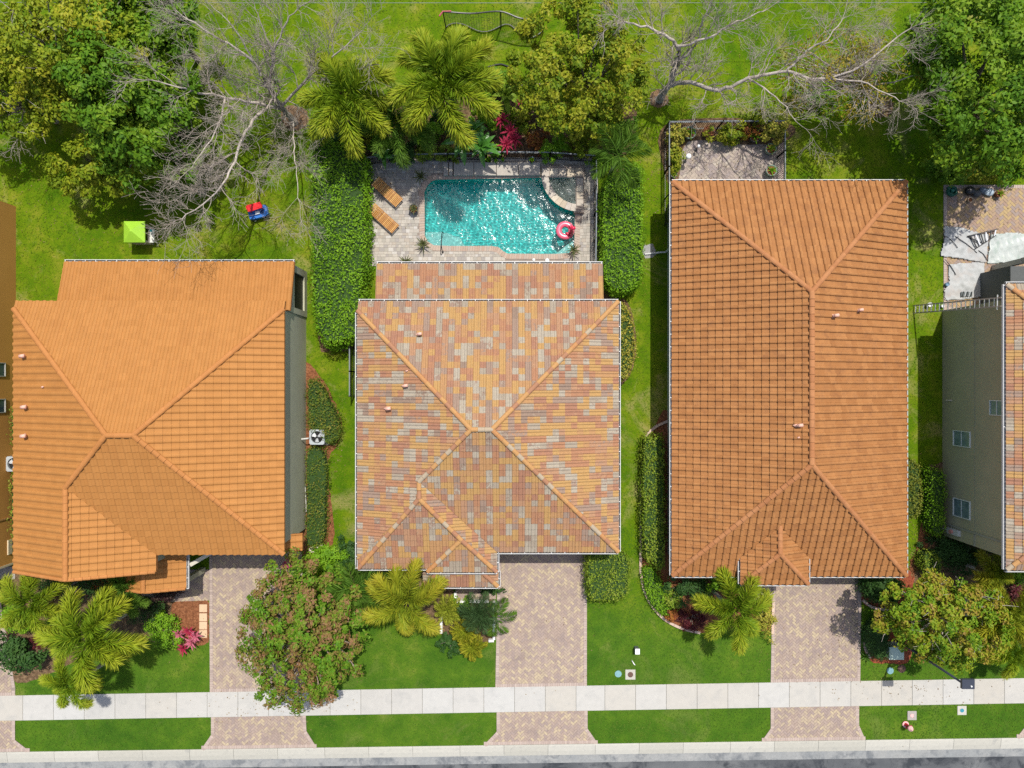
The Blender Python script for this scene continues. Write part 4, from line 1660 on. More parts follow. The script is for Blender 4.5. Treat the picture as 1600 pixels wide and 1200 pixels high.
def add_leaves(acc, C, N, size, aspect, clump, fold=.25, T=None):
    """kite-shaped leaves at C with normals N"""
    n = len(C)
    N = norm(N)
    if T is None:
        T = rng.normal(size=(n, 3))
    T = norm(T - N * np.sum(T * N, 1)[:, None])
    B = np.cross(N, T)
    sz = np.broadcast_to(np.asarray(size, float), (n,))[:, None]
    a = T * sz * .5
    b = B * sz * .5 * aspect
    V = np.stack([C - a, C + b * 1.0 - a * .1 + N * sz * fold * .3, C + a, C - b * 1.0 - a * .1 + N * sz * fold * .3], 1)
    Q = np.arange(n * 4).reshape(n, 4)
    acc.add(V.reshape(-1, 3), Q, clump)


def blob_dirs(n):
    d = rng.normal(size=(n, 3))
    return norm(d)


def lumpy(d, k=7, amp=.28):
    """irregular radius over the directions d"""
    r = np.ones(len(d))
    for _ in range(k):
        w = rng.normal(size=3) * 2.2
        r += amp / math.sqrt(k) * np.sin(d @ w + rng.uniform(0, 6.28)) * 1.4
    return r


BARK = mat('bark', [(.13, .095, .07), (.24, .19, .15), (.33, .28, .23)], scale=5, detail=6, rough=.95, var=.2, vscale=12, bump=(15, .8, .03))
PALEB = mat('pale_bark', [(.28, .24, .20), (.40, .35, .30), (.47, .42, .37)], scale=3, detail=6, rough=.9, var=.18, vscale=10, bump=(15, .5, .02))
TWIG = mat('pale_twigs', [(.27, .23, .19), (.40, .35, .295)], scale=3, rough=.9, var=.1)


def leafy_tree(name, label, px, py, hc, R, n, lsize, m, base=None, clumps=70, rc=.16, aspect=.5, trunk_r=.16, bark=None, cat='tree', group=None,
               inner=.35, flat=.55, limbs=14, up=1.0, twigs=0, lump=.28, rz=None):
    """crown centre seen at pixel (px, py) at height hc; R = (rx, ry) in metres"""
    c = np.array(P(px, py, hc))
    rx, ry = R
    rz = rz or .62 * (rx + ry) / 2
    bx, by = P2(*base, 0) if base else (c[0] + rng.uniform(-.2, .2), c[1] + rng.uniform(-.2, .2))
    t = thing(name, label, cat, (bx, by, 0), group)
    d = blob_dirs(clumps)
    rad = (inner + (1 - inner) * rng.uniform(0, 1, clumps) ** .55) * lumpy(d, amp=lump)
    rad = np.minimum(rad, 1.06)
    cc = d * rad[:, None] * np.array([rx, ry, rz])
    cc[:, 2] = np.where(cc[:, 2] < 0, cc[:, 2] * flat, cc[:, 2])
    cc += c
    cc[:, 2] = np.maximum(cc[:, 2], .35)
    cr = rc * (rx + ry) / 2 * rng.uniform(.7, 1.35, clumps)
    k = rng.integers(0, clumps, n)
    off = rng.normal(size=(n, 3)) * np.array([1, 1, .65])
    off = norm(off) * (rng.uniform(0, 1, n) ** .5)[:, None] * np.array([1, 1, .7]) * 1.35
    pos = cc[k] + off * cr[k][:, None]
    pos[:, 2] = np.maximum(pos[:, 2], .12)
    nrm = off * .7 + norm(pos - c) * .5 + np.array([0, 0, up]) + rng.normal(size=(n, 3)) * .6
    cv = rng.uniform(0, 1, clumps)
    acc = Acc()
    add_leaves(acc, pos, nrm, lsize * rng.uniform(.7, 1.3, n), aspect, np.clip(cv[k] + rng.normal(size=n) * .12, 0, 1))
    acc.build('crown', m, t)
    tb = Acc()
    b0 = np.array([bx, by, 0.0])
    fork = b0 + (np.array([c[0], c[1], max(c[2] - rz * .9, c[2] * .42)]) - b0) * np.array([.6, .6, 1])
    tb.tube([b0 + [0, 0, -.1], b0 + [0, 0, .1], b0 * .5 + fork * .5 + [rng.uniform(-.1, .1), rng.uniform(-.1, .1), 0], fork], [trunk_r * 1.5, trunk_r * 1.15, trunk_r, trunk_r * .85], 8)
    tb.build('trunk', bark or BARK, t, True)
    br = Acc()
    order = rng.permutation(clumps)[:limbs]
    for j in order:
        e = cc[j]
        mid = fork * .5 + e * .5 + rng.normal(size=3) * .12 * rx * .4
        br.tube([fork, fork * .75 + mid * .25 + [0, 0, .1], mid, e], [trunk_r * .6, trunk_r * .5, trunk_r * .32, .02], 5)
        for q in range(twigs):
            e2 = e + rng.normal(size=3) * rc * rx * 1.1 + (e - c) * .03
            br.tube([mid * .3 + e * .7, e * .6 + e2 * .4, e2], [.022, .014, .006], 4)
    br.build('limbs', bark or BARK, t, True)
    return t


def shrub(name, label, px, py, h, R, n, lsize, m, cat='shrub', group=None, aspect=.5, clumps=40, rc=.2, lump=.2, up=1.2):
    """bush: foliage on a short branching stem; h = height of its top"""
    c = np.array(P(px, py, h * .6))
    t = thing(name, label, cat, (c[0], c[1], 0), group)
    rx, ry = R
    rz = h * .5
    d = blob_dirs(clumps)
    rad = (.3 + .7 * rng.uniform(0, 1, clumps) ** .5) * lumpy(d, amp=lump)
    cc = c + d * rad[:, None] * np.array([rx, ry, rz])
    cc[:, 2] = np.clip(cc[:, 2], .1, None)
    cr = rc * (rx + ry) / 2 * rng.uniform(.8, 1.3, clumps)
    k = rng.integers(0, clumps, n)
    off = blob_dirs(n) * (rng.uniform(0, 1, n) ** .5)[:, None] * 1.3
    pos = cc[k] + off * cr[k][:, None]
    pos[:, 2] = np.maximum(pos[:, 2], .06)
    nrm = off * .6 + norm(pos - c) * .5 + np.array([0, 0, up]) + rng.normal(size=(n, 3)) * .4
    cv = rng.uniform(0, 1, clumps)
    acc = Acc()
    add_leaves(acc, pos, nrm, lsize * rng.uniform(.7, 1.3, n), aspect, np.clip(cv[k] + rng.normal(size=n) * .12, 0, 1))
    acc.build('foliage', m, t)
    st = Acc()
    for j in range(min(9, clumps)):
        e = cc[j]
        b0 = np.array([c[0], c[1], -.03])
        st.tube([b0, b0 * .5 + e * .5 + [0, 0, .08], e], [.03, .022, .008], 5)
    st.build('stems', BARK, t, True)
    return t


def hedge(label, pts, h, n, lsize, m, core_m, name='hedge', aspect=.55, rough=.11, cat='hedge', group=None, wob=.22, top_mat=None):
    """clipped hedge: leaves over the top and sides of an outlined block, solid dark core inside as painted shade"""
    poly = ccw(smooth_poly(pix(pts, h), 5))
    cx, cy = sum(p[0] for p in poly) / len(poly), sum(p[1] for p in poly) / len(poly)
    t = thing(name, label, cat, (cx, cy, 0), group)
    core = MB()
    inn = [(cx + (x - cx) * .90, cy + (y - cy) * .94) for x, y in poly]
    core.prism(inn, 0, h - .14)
    core.build('dark_core', core_m, t)
    xs, ys = [p[0] for p in poly], [p[1] for p in poly]
    # top
    per = [math.dist(poly[i - 1], poly[i]) for i in range(len(poly))]
    Ar = abs(area(poly))
    ns = int(n * (sum(per) * h) / (Ar * 1.4 + sum(per) * h))
    nt = n - ns
    X = rng.uniform(min(xs), max(xs), nt * 4)
    Y = rng.uniform(min(ys), max(ys), nt * 4)
    ok = inside_np(poly, X, Y)
    X, Y = X[ok][:nt], Y[ok][:nt]
    kx = rng.normal(size=(6, 2)) * 3.2
    ph = rng.uniform(0, 6.28, 6)
    und = sum(np.sin(X * kx[i, 0] + Y * kx[i, 1] + ph[i]) for i in range(6)) / 6
    und2 = sum(np.sin(X * kx[i, 0] * 3 + Y * kx[i, 1] * 3 + ph[i]) for i in range(6)) / 6
    Z = h + und * wob + und2 * wob * .5 + rng.normal(size=len(X)) * rough - .05
    pos = np.stack([X, Y, Z], 1)
    nr = np.stack([-und2 * .3, und2 * .3, np.ones(len(X))], 1) + rng.normal(size=(len(X), 3)) * .62
    cl = np.clip(.5 + und * .5 + und2 * .35 + rng.normal(size=len(X)) * .12, 0, 1)
    # sides
    cum = np.cumsum([0] + per)
    sdist = rng.uniform(0, cum[-1], ns)
    idx = np.clip(np.searchsorted(cum, sdist) - 1, 0, len(poly) - 1)
    A = np.array([poly[i - 1] for i in range(len(poly))])[idx]
    B = np.array(poly)[idx]
    tt = ((sdist - cum[idx]) / (np.array(per)[idx] + 1e-9))[:, None]
    xy = A + (B - A) * tt
    dd = norm(B - A)
    on = np.stack([dd[:, 1], -dd[:, 0]], 1)
    zz = rng.uniform(.05, h, ns)
    xy = xy + on * (rng.normal(size=(ns, 1)) * rough + np.sin(sdist * 3.1)[:, None] * .05)
    p2 = np.concatenate([xy, zz[:, None]], 1)
    n2 = np.concatenate([on, np.full((ns, 1), .5)], 1) + rng.normal(size=(ns, 3)) * .45
    acc = Acc()
    add_leaves(acc, np.concatenate([pos, p2]), np.concatenate([nr, n2]), lsize * rng.uniform(.7, 1.3, len(pos) + ns), aspect,
               np.concatenate([cl, np.clip(.35 + .3 * np.sin(sdist * 2.3) + rng.normal(size=ns) * .15, 0, 1)]))
    acc.build('foliage', m, t)
    return t


# --- palms -----------------------------------------------------------------
def frond_mesh(key, L, kind, m, seed, droop=1.0, rise=.55):
    """one palm frond along +x from the origin: rachis and leaflets"""
    r = np.random.default_rng(seed)
    acc = Acc()
    ts = np.linspace(0, 1, 12)
    bend = r.normal() * .10
    def curve(t):
        t = np.asarray(t)
        return np.stack([L * (t - .16 * droop * t ** 3), L * bend * t ** 2, L * (rise * t - (.52 * droop + rise * .55) * t ** 2.1)], -1)
    acc.tube(curve(ts), np.linspace(.035, .006, 12) * max(.6, L / 2.5), 5)
    V0, Q0 = acc.V[0], acc.Q[0]
    if kind == 'foxtail':
        n = 680
        t = r.uniform(.10, 1, n)
        ang = r.uniform(-2.5, 2.5, n)
        ln = L * .23 * np.clip(1.12 - (t - .5) ** 2 * .9, .35, 1.2) * r.uniform(.8, 1.15, n)
        wd, fwd = .025, r.uniform(.3, .85, n)
    elif kind == 'feather':
        n = 130
        t = np.repeat(np.linspace(.14, 1, n // 2), 2)
        ang = np.tile([-1.35, 1.35], n // 2) + r.normal(size=n) * .12
        ln = L * .34 * np.clip(np.sin(np.pi * np.clip(t * .86 + .12, 0, 1)) + .12, .2, 1.1) * r.uniform(.85, 1.1, n)
        wd, fwd = .036, np.full(n, .75) + t * .35
    else:                                # fine: narrow, dense leaflets
        n = 150
        t = np.repeat(np.linspace(.1, 1, n // 2), 2)
        ang = np.tile([-1.2, 1.2], n // 2) + r.normal(size=n) * .2
        ln = L * .26 * np.clip(np.sin(np.pi * np.clip(t * .8 + .15, 0, 1)) + .15, .2, 1.1) * r.uniform(.8, 1.1, n)
        wd, fwd = .02, np.full(n, .8)
    p = curve(t)
    d = norm(curve(np.clip(t + .02, 0, 1.02)) - curve(t - .02))
    side = norm(np.cross(d, np.array([0, 0, 1.])))
    up = np.cross(side, d)
    out = side * np.sin(ang)[:, None] + up * np.cos(ang)[:, None]
    dirv = norm(out + d * np.asarray(fwd)[:, None])
    tip = p + dirv * ln[:, None]
    midp = p + dirv * (ln * .5)[:, None]
    tip[:, 2] -= ln * (.42 if kind != 'foxtail' else .22)
    midp[:, 2] -= ln * .06
    wv = norm(np.cross(dirv, out + r.normal(size=(n, 3)) * .25)) * (wd * max(.7, L / 2.6))
    V = np.stack([p, midp + wv, tip, midp - wv], 1).reshape(-1, 3)
    acc.add(V, np.arange(n * 4).reshape(n, 4), np.repeat(np.clip(t * .75 + r.normal(size=n) * .1 + .1, 0, 1), 1))
    me = acc.mesh(key)
    me.materials.append(m)
    return me


DEADF = leaf_mat('leaves_dead', [(.16, .10, .04), (.27, .18, .08), (.36, .27, .14)], wave=.5)
PSTEM = mat('palm_trunk', [(.24, .20, .16), (.38, .34, .28), (.30, .27, .22)], scale=4, rough=.9, var=.2, vscale=9, bump=(10, .5, .03))
CSHAFT = plain('palm_crownshaft', (.20, .28, .07), .5, .15)


def palm(label, px, py, h, nf, L, kind, m, name='palm_tree', group=None, spread=(-.15, .75), rot0=None, base=None, trunk_r=.1, droop=(.8, 1.15), azs=None, cat='palm', trunk=True, sag=0):
    x, y = P2(px, py, h)
    bx, by = P2(*base, 0) if base else (x + random.uniform(-.15, .15), y + random.uniform(-.15, .15))
    t = thing(name, label, cat, (bx, by, 0), group)
    if trunk:
        tb = Acc()
        zz = np.linspace(-.05, h - .15, 7)
        f = np.linspace(0, 1, 7)
        pts = np.stack([bx + (x - bx) * f ** 1.5, by + (y - by) * f ** 1.5, zz], 1)
        tb.tube(pts, trunk_r * np.array([1.5, 1.15, 1.05, 1, .95, .85, .75]), 9)
        tb.build('trunk', PSTEM, t, True)
        if kind != 'fine':
            cs = Acc()
            cs.tube([(x, y, h - .75), (x, y, h - .4), (x, y, h + .05)], [trunk_r * 1.0, trunk_r * 1.15, trunk_r * .5], 9)
            cs.build('crownshaft', CSHAFT, t, True)
    meshes = [frond_mesh('frond', L * random.uniform(.92, 1.05), kind, m, random.randrange(10 ** 6), droop[0] + (droop[1] - droop[0]) * k / 2, random.uniform(.4, .6)) for k in range(3)]
    a0 = random.uniform(0, 6.28) if rot0 is None else rot0
    if kind == 'foxtail':
        dead = frond_mesh('dead_frond', L * .85, 'feather', DEADF, random.randrange(10 ** 6), 1.3, .2)
        for k in range(random.choice((1, 1, 2))):
            o = bpy.data.objects.new('dead_frond', dead)
            COL.objects.link(o)
            o.parent = t
            o.location = (x - bx, y - by, h - .25)
            o.rotation_euler = (random.uniform(-.3, .3), random.uniform(.5, .9), random.uniform(0, 6.28))
            o.scale = (.8, .8, .8)
    for i in range(nf):
        az = a0 + i * 2.39996 + random.uniform(-.18, .18) if azs is None else math.radians(azs[i % len(azs)]) + random.uniform(-.08, .08)
        u = i / max(1, nf - 1)
        pitch = spread[0] + (spread[1] - spread[0]) * u + random.uniform(-.08, .08)
        o = bpy.data.objects.new('frond', meshes[i % 3])
        COL.objects.link(o)
        o.parent = t
        o.location = (x - bx, y - by, h - .05 + .02 * u)
        o.rotation_euler = (random.uniform(-.2, .2), -pitch, az)
        sc = random.uniform(.88, 1.08) * (1 - .15 * max(0, u - .7))
        o.scale = (sc, sc, sc)
    return t


def blade_mesh(key, L, w, m, curl=.35, seg=4, fold=.25):
    """one strap leaf along +x: tapered, folded, arching"""
    v, f = [], []
    for i in range(seg + 1):
        t = i / seg
        ww = w * (math.sin(math.pi * min(.97, t * .72 + .22)) if i < seg else .04)
        x, z = L * (t - .1 * curl * t ** 3), L * (.9 * t * curl - 1.1 * curl * t * t)
        v += [(x, -ww / 2, z + fold * ww), (x, 0, z), (x, ww / 2, z + fold * ww)]
    for i in range(seg):
        a = i * 3
        f += [[a, a + 3, a + 4, a + 1], [a + 1, a + 4, a + 5, a + 2]]
    me = bpy.data.meshes.new(key)
    me.from_pydata(v, [], f)
    me.materials.append(m)
    return me


def rosette(name, label, px, py, z, n, L, w, m, cat='plant', group=None, pitch=(.15, 1.2), curl=.35, part='leaf', fold=.25, stem_h=0):
    """spiky or broad-leaved plant: separate leaves round a centre"""
    x, y = P2(px, py, z + stem_h)
    t = thing(name, label, cat, (x, y, z), group)
    if stem_h:
        tb = Acc()
        tb.tube([(x, y, z - .05), (x, y, z + stem_h * .6), (x, y, z + stem_h)], [.05, .04, .035], 6)
        tb.build('stem', BARK, t, True)
    ms = [blade_mesh('leaf', L * f_, w * random.uniform(.9, 1.1), m, curl * random.uniform(.7, 1.3), fold=fold) for f_ in (.85, 1.0, 1.12)]
    for i in range(n):
        o = bpy.data.objects.new(part, ms[i % 3])
        COL.objects.link(o)
        o.parent = t
        u = (i + .5) / n
        o.location = (0, 0, .03 + stem_h)
        o.rotation_euler = (random.uniform(-.3, .3), -(pitch[0] + (pitch[1] - pitch[0]) * u) + random.uniform(-.1, .1), i * 2.39996 + random.uniform(-.2, .2))
        s_ = 1.0 - .3 * u + random.uniform(-.08, .08)
        o.scale = (s_, s_, s_)
    return t


# --- bare trees ------------------------------------------------------------
def bare_tree(label, base, limbs, r0, depth=3, name='bare_tree', twig_len=2.0, density=1.0, seed=3, m=None, tw=None):
    r = np.random.default_rng(seed)
    bx, by = P2(*base, 0)
    t = thing(name, label, 'tree', (bx, by, 0), 'leafless trees')
    big, small = Acc(), Acc()

    def grow(acc, p, d, ln, rad, lev):
        k = 5
        pts = [p]
        dd = d.copy()
        for i in range(k):
            dd = norm(dd + r.normal(size=3) * .20 + np.array([0, 0, .05]))
            pts.append(pts[-1] + dd * ln / k)
        pts = np.array(pts)
        pts[:, 2] = np.maximum(pts[:, 2], .8)
        acc.tube(pts, np.linspace(rad, max(.006, rad * .35), k + 1), 5 if rad > .03 else 4)
        if lev <= 0:
            return
        nb = r.integers(3, 6)
        for _ in range(int(nb * density + .5)):
            i = r.integers(1, k + 1)
            ax = norm(pts[min(i, k)] - pts[i - 1])
            sd = norm(np.cross(ax, r.normal(size=3)))
            nd = norm(ax * r.uniform(.55, 1.0) + sd * r.uniform(.4, .85) + np.array([0, 0, .05]))
            grow(small, pts[i], nd, ln * r.uniform(.45, .75), rad * .5, lev - 1)

    for li, (w0, w1, pts) in enumerate(limbs):
        q = np.array([tuple(P(*p)) for p in pts])
        c = np.array(smooth_poly([tuple(v) for v in q], 5, False))
        c[1:-1] += r.normal(size=c[1:-1].shape) * .035
        big.tube(c, np.linspace(w0 * .82, w1 * .75, len(c)), 8)
        total = np.sum(np.linalg.norm(np.diff(c, axis=0), axis=1))
        nb = int(total * 1.5 * density)
        for j in range(nb):
            i = r.integers(max(1, int(len(c) * (.12 if li else .45))), len(c))
            ax = norm(c[i] - c[i - 1])
            sd = norm(np.cross(ax, np.array([0, 0, 1.]))) * r.choice([-1, 1]) + np.array([0, 0, r.uniform(-.3, .5)])
            nd = norm(ax * r.uniform(.4, .9) + sd * r.uniform(.5, 1.0))
            rad = np.interp(i, [0, len(c)], [w0, w1]) * .38
            grow(small, c[i], nd, twig_len * r.uniform(.55, 1.2), max(.012, min(rad, .036)), depth - 1)
        grow(small, c[-1], norm(c[-1] - c[-3]), twig_len, max(.016, w1 * .8), depth - 1)
    big.build('trunk', m or PALEB, t, True)
    small.build('twigs', tw or TWIG, t, True)
    return t


# --- foliage colours ---------------------------------------------------------
L_DENSE = leaf_mat('leaves_dense_green', [(.05, .13, .008), (.09, .20, .010), (.15, .26, .014), (.23, .32, .022)])
L_YEL = leaf_mat('leaves_yellow_green', [(.11, .18, .009), (.19, .26, .012), (.29, .32, .016), (.37, .34, .027)])
L_OLIVE = leaf_mat('leaves_olive', [(.065, .135, .009), (.14, .215, .011), (.23, .285, .014), (.33, .32, .022), (.13, .18, .013)])
L_BRONZE = leaf_mat('leaves_bronze', [(.055, .155, .011), (.105, .23, .013), (.15, .26, .017), (.20, .18, .035), (.27, .15, .065), (.32, .17, .10)], wave=.62)
L_BRONZE2 = leaf_mat('leaves_amber', [(.075, .18, .010), (.145, .26, .013), (.24, .30, .017), (.29, .24, .026), (.31, .18, .06)], wave=.62)
L_HEDGE = leaf_mat('leaves_hedge', [(.08, .19, .008), (.13, .28, .010), (.19, .36, .015), (.27, .42, .03)], wave=.45)
L_HEDGEY = leaf_mat('leaves_hedge_light', [(.09, .17, .012), (.16, .25, .018), (.24, .31, .03), (.34, .37, .06)], wave=.4)
L_CROTON = leaf_mat('leaves_croton_yellow', [(.10, .16, .02), (.28, .30, .03), (.42, .36, .05), (.5, .42, .10)], wave=.3)
L_DARKH = leaf_mat('leaves_dark', [(.022, .065, .014), (.04, .10, .02), (.07, .14, .03)])
L_RED = leaf_mat('leaves_red', [(.14, .01, .03), (.33, .02, .06), (.48, .05, .10), (.55, .16, .18)], wave=.2)
L_RUST = leaf_mat('leaves_rust', [(.10, .03, .02), (.28, .08, .03), (.42, .17, .03), (.10, .12, .02)], wave=.3)
L_PALM = leaf_mat('leaves_palm', [(.06, .14, .009), (.15, .25, .012), (.29, .345, .018), (.41, .38, .038)], wave=.75, trans=.25)
L_PALMG = leaf_mat('leaves_palm_green', [(.05, .13, .016), (.10, .20, .022), (.16, .25, .03)], wave=.6)
L_PALMY = leaf_mat('leaves_palm_yellow', [(.10, .17, .011), (.21, .27, .017), (.36, .35, .024), (.42, .33, .04)], wave=.7)
L_FINE = leaf_mat('leaves_palm_dark', [(.03, .07, .02), (.055, .11, .035), (.09, .15, .055)], wave=.6)
L_AGAVE = leaf_mat('leaves_agave', [(.06, .09, .03), (.11, .13, .05), (.2, .2, .08)], wave=0)
L_BROAD = leaf_mat('leaves_broad', [(.04, .13, .02), (.065, .20, .025), (.11, .27, .04)], wave=0, rough=.3, spec=.5)
CORE = plain('shade_core', (.022, .05, .008), .95, .3)  # dark colour stands in for the shade between hedge leaves

# ------------------------------------------------------------------ trees
leafy_tree('leafy_tree', 'sparse yellow-green tree filling the top left corner', 95, 70, 5.0, (5.6, 3.9), 19000, .24, L_YEL, base=(105, 115), clumps=260, rc=.085, lump=.26, limbs=40, twigs=2, trunk_r=.15, bark=PALEB, group='garden trees')
leafy_tree('leafy_tree', 'dense deep green tree in the back lawn left of the leafless tree', 200, 160, 5.4, (4.0, 4.6), 26000, .27, L_DENSE, base=(215, 200), clumps=300, rc=.095, lump=.28, group='garden trees', trunk_r=.22)
leafy_tree('leafy_tree', 'light green young tree in front of the dense tree above the playhouse', 150, 258, 3.2, (2.6, 1.9), 6500, .23, L_YEL, clumps=110, rc=.11, lump=.35, group='garden trees', trunk_r=.09)
leafy_tree('leafy_tree', 'yellow-green tree half cut off by the left edge of the picture', 8, 150, 4.2, (3.2, 2.6), 7500, .22, L_YEL, clumps=130, rc=.10, lump=.3, group='garden trees', limbs=30, twigs=2, trunk_r=.12, bark=PALEB)
leafy_tree('leafy_tree', 'dense green tree at the top edge between the two left trees', 245, 25, 5.0, (2.9, 2.4), 9500, .25, L_DENSE, clumps=150, rc=.10, lump=.28, group='garden trees', trunk_r=.15)
leafy_tree('leafy_tree', 'slim green tree beside the dense tree facing the leafless branches', 285, 235, 3.6, (1.9, 2.2), 5500, .23, L_DENSE, clumps=100, rc=.11, lump=.3, group='garden trees', trunk_r=.1)
leafy_tree('leafy_tree', 'yellow-green tree between the tall palms and the right leafless tree', 908, 105, 4.6, (3.6, 3.7), 19000, .22, L_OLIVE, base=(925, 185), clumps=300, rc=.08, lump=.3, group='garden trees', trunk_r=.16, limbs=24)
leafy_tree('leafy_tree', 'lower olive-leaved tree at the north fence of the pool', 905, 185, 2.2, (2.3, 1.0), 5000, .19, L_OLIVE, clumps=130, rc=.10, lump=.3, group='garden trees', trunk_r=.1)
leafy_tree('leafy_tree', 'big dense dark green tree in the top right corner', 1532, 128, 5.6, (5.2, 5.2), 31000, .27, L_DENSE, base=(1500, 175), clumps=320, rc=.088, lump=.32, group='garden trees', trunk_r=.25)
leafy_tree('leafy_tree', 'thin tree with few yellowing leaves behind the leafless branches at right', 1330, 115, 4.6, (4.0, 2.4), 3400, .16, leaf_mat('leaves_yellowing', [(.14, .16, .02), (.26, .22, .02), (.38, .28, .04)], wave=.4), base=(1376, 166), clumps=120, rc=.12, lump=.35, group='garden trees', limbs=44, twigs=2, trunk_r=.12, bark=PALEB)
leafy_tree('leafy_tree', 'bronze-tipped round tree overhanging the sidewalk in front of the orange house', 473, 992, 3.4, (3.5, 4.5), 25500, .20, L_BRONZE, base=(505, 965), clumps=480, rc=.06, lump=.10, inner=.2, group='garden trees', limbs=30, twigs=2, trunk_r=.14, rz=1.9)
leafy_tree('leafy_tree', 'amber and green tree in the front yard of the olive-grey house', 1468, 972, 3.9, (3.4, 3.0), 17000, .2, L_BRONZE2, base=(1460, 945), clumps=300, rc=.075, lump=.3, group='garden trees', limbs=46, twigs=3, trunk_r=.13, bark=PALEB)

bare_tree('large leafless tree with pale spreading branches left of the tall palms', (462, 192),
          [(.26, .17, [(462, 192, 0), (450, 180, .9), (440, 168, 2.0)]),
           (.14, .04, [(440, 168, 2.0), (420, 140, 3.6), (398, 98, 5.2), (345, 62, 6.6), (285, 25, 7.6)]),
           (.12, .04, [(421, 140, 3.6), (428, 85, 5.4), (452, 25, 7.2)]),
           (.14, .04, [(440, 168, 2.0), (402, 162, 3.6), (355, 152, 4.9), (300, 142, 6.2), (250, 128, 7.0)]),
           (.12, .035, [(412, 172, 3.2), (384, 205, 4.4), (362, 262, 5.2), (340, 300, 5.6), (285, 342, 5.6)]),
           (.11, .03, [(440, 168, 2.0), (472, 130, 3.8), (520, 88, 5.6), (566, 48, 6.8)]),
           (.06, .02, [(458, 190, 1.2), (458, 222, 2.8), (462, 262, 4.0), (468, 315, 4.6)]),
           (.08, .025, [(352, 152, 5.0), (338, 205, 5.6), (300, 262, 6.0)]),
           (.07, .02, [(398, 98, 5.2), (372, 52, 6.6), (330, 8, 7.6)]),
           (.07, .02, [(428, 85, 5.4), (408, 40, 6.6), (395, 0, 7.6)])], .3, twig_len=1.8, seed=5, density=1.65)
bare_tree('leafless tree with long pale arching limbs above the tiled patio', (1030, 158),
          [(.34, .2, [(1030, 158, 0), (1036, 146, .8), (1046, 132, 1.8)]),
           (.17, .05, [(1046, 134, 1.6), (1075, 128, 2.6), (1125, 140, 3.6), (1170, 122, 4.6), (1228, 112, 5.4), (1280, 124, 5.8), (1345, 102, 6.4), (1402, 58, 7.0)]),
           (.16, .06, [(1046, 132, 1.8), (1056, 98, 3.6), (1056, 70, 5.0), (1020, 46, 6.0), (975, 34, 6.6)]),
           (.10, .03, [(1057, 72, 5.0), (1100, 62, 5.8), (1150, 36, 6.6), (1200, 14, 7.2)]),
           (.09, .03, [(1056, 98, 3.6), (1086, 72, 4.8), (1100, 30, 6.2), (1112, 2, 7.0)]),
           (.09, .03, [(1228, 112, 5.4), (1262, 78, 6.0), (1292, 62, 6.6), (1316, 30, 7.0)]),
           (.07, .025, [(1280, 124, 5.8), (1345, 128, 6.2), (1405, 158, 6.6)]),
           (.07, .02, [(1168, 122, 4.6), (1212, 152, 5.2), (1244, 190, 5.4)])], .3, twig_len=1.7, seed=9, density=1.55)
bare_tree('fallen-looking leafless tree with grey twigs at the left edge', (118, 156),
          [(.15, .07, [(118, 156, 0), (105, 158, 1.0), (80, 160, 2.2)]),
           (.07, .02, [(82, 160, 2.2), (40, 168, 3.2), (-10, 180, 4.2)]),
           (.05, .02, [(90, 160, 1.9), (60, 185, 3.0), (30, 215, 3.6)]),
           (.05, .02, [(95, 158, 1.6), (70, 140, 3.0), (40, 120, 4.0)])], .2, twig_len=1.1, seed=21, density=.9)

# ------------------------------------------------------------------ palms
FG = 'palms in the gardens'
palm('tall foxtail palm behind the pool, right one of the pair by the net', 690, 128, 5.8, 11, 3.29, 'foxtail', L_PALM, group=FG, spread=(-.25, .55), trunk_r=.14, base=(712, 172))
palm('tall foxtail palm behind the pool beside the leafless tree', 540, 150, 5.2, 11, 3.07, 'foxtail', L_PALM, group=FG, spread=(-.3, .5), trunk_r=.13)
palm('small foxtail palm in the gap between the two tall palms behind the pool', 622, 195, 3.4, 8, 2.33, 'foxtail', L_PALMG, group=FG, spread=(-.2, .6))
palm('feather palm rising from the hedge at the north-east corner of the pool', 966, 243, 3.9, 9, 2.2, 'feather', L_PALMG, group=FG, spread=(-.1, .7), droop=(.9, 1.2))
palm('large yellow-green foxtail palm at the front corner of the orange house', 138, 992, 4.8, 10, 2.92, 'foxtail', L_PALM, group=FG, spread=(-.25, .5), trunk_r=.13)
palm('foxtail palm at the left front corner of the orange house next to its eave', 48, 943, 4.2, 9, 2.12, 'foxtail', L_PALM, group=FG, spread=(-.2, .5))
palm('low foxtail palm leaning over the sidewalk at left', 112, 1068, 3.2, 8, 1.85, 'foxtail', L_PALM, group=FG, spread=(-.2, .5))
palm('foxtail palm behind the round shrub by the entry of the orange house', 200, 925, 3.2, 7, 1.80, 'foxtail', L_PALMG, group=FG, spread=(-.1, .6))
palm('yellowing foxtail palm on the front lawn of the mottled-roof house', 637, 940, 4.0, 9, 2.49, 'foxtail', L_PALMY, group=FG, spread=(-.3, .5))
palm('green feather palm at the left front corner of the mottled-roof house', 556, 915, 2.9, 10, 1.9, 'feather', L_PALMG, group=FG, spread=(-.1, .8))
palm('green feather palm between the bronze tree and the yellowing palm', 598, 925, 2.7, 10, 1.8, 'feather', L_PALMG, group=FG, spread=(-.1, .8))
palm('dark fine-leaved date palm in the white-walled planter by the driveway', 748, 958, 1.9, 26, 1.35, 'fine', L_FINE, group=FG, spread=(-.2, 1.0))
palm('small palm whose frond hangs over the central driveway', 775, 965, 1.6, 6, 1.35, 'feather', L_PALMG, group=FG, spread=(0, .6), azs=[5, 60, 250, 200, 300, 110])
palm('foxtail palm in front of the brown-roofed house beside its driveway', 1148, 955, 3.8, 9, 2.54, 'foxtail', L_PALM, group=FG, spread=(-.25, .45))
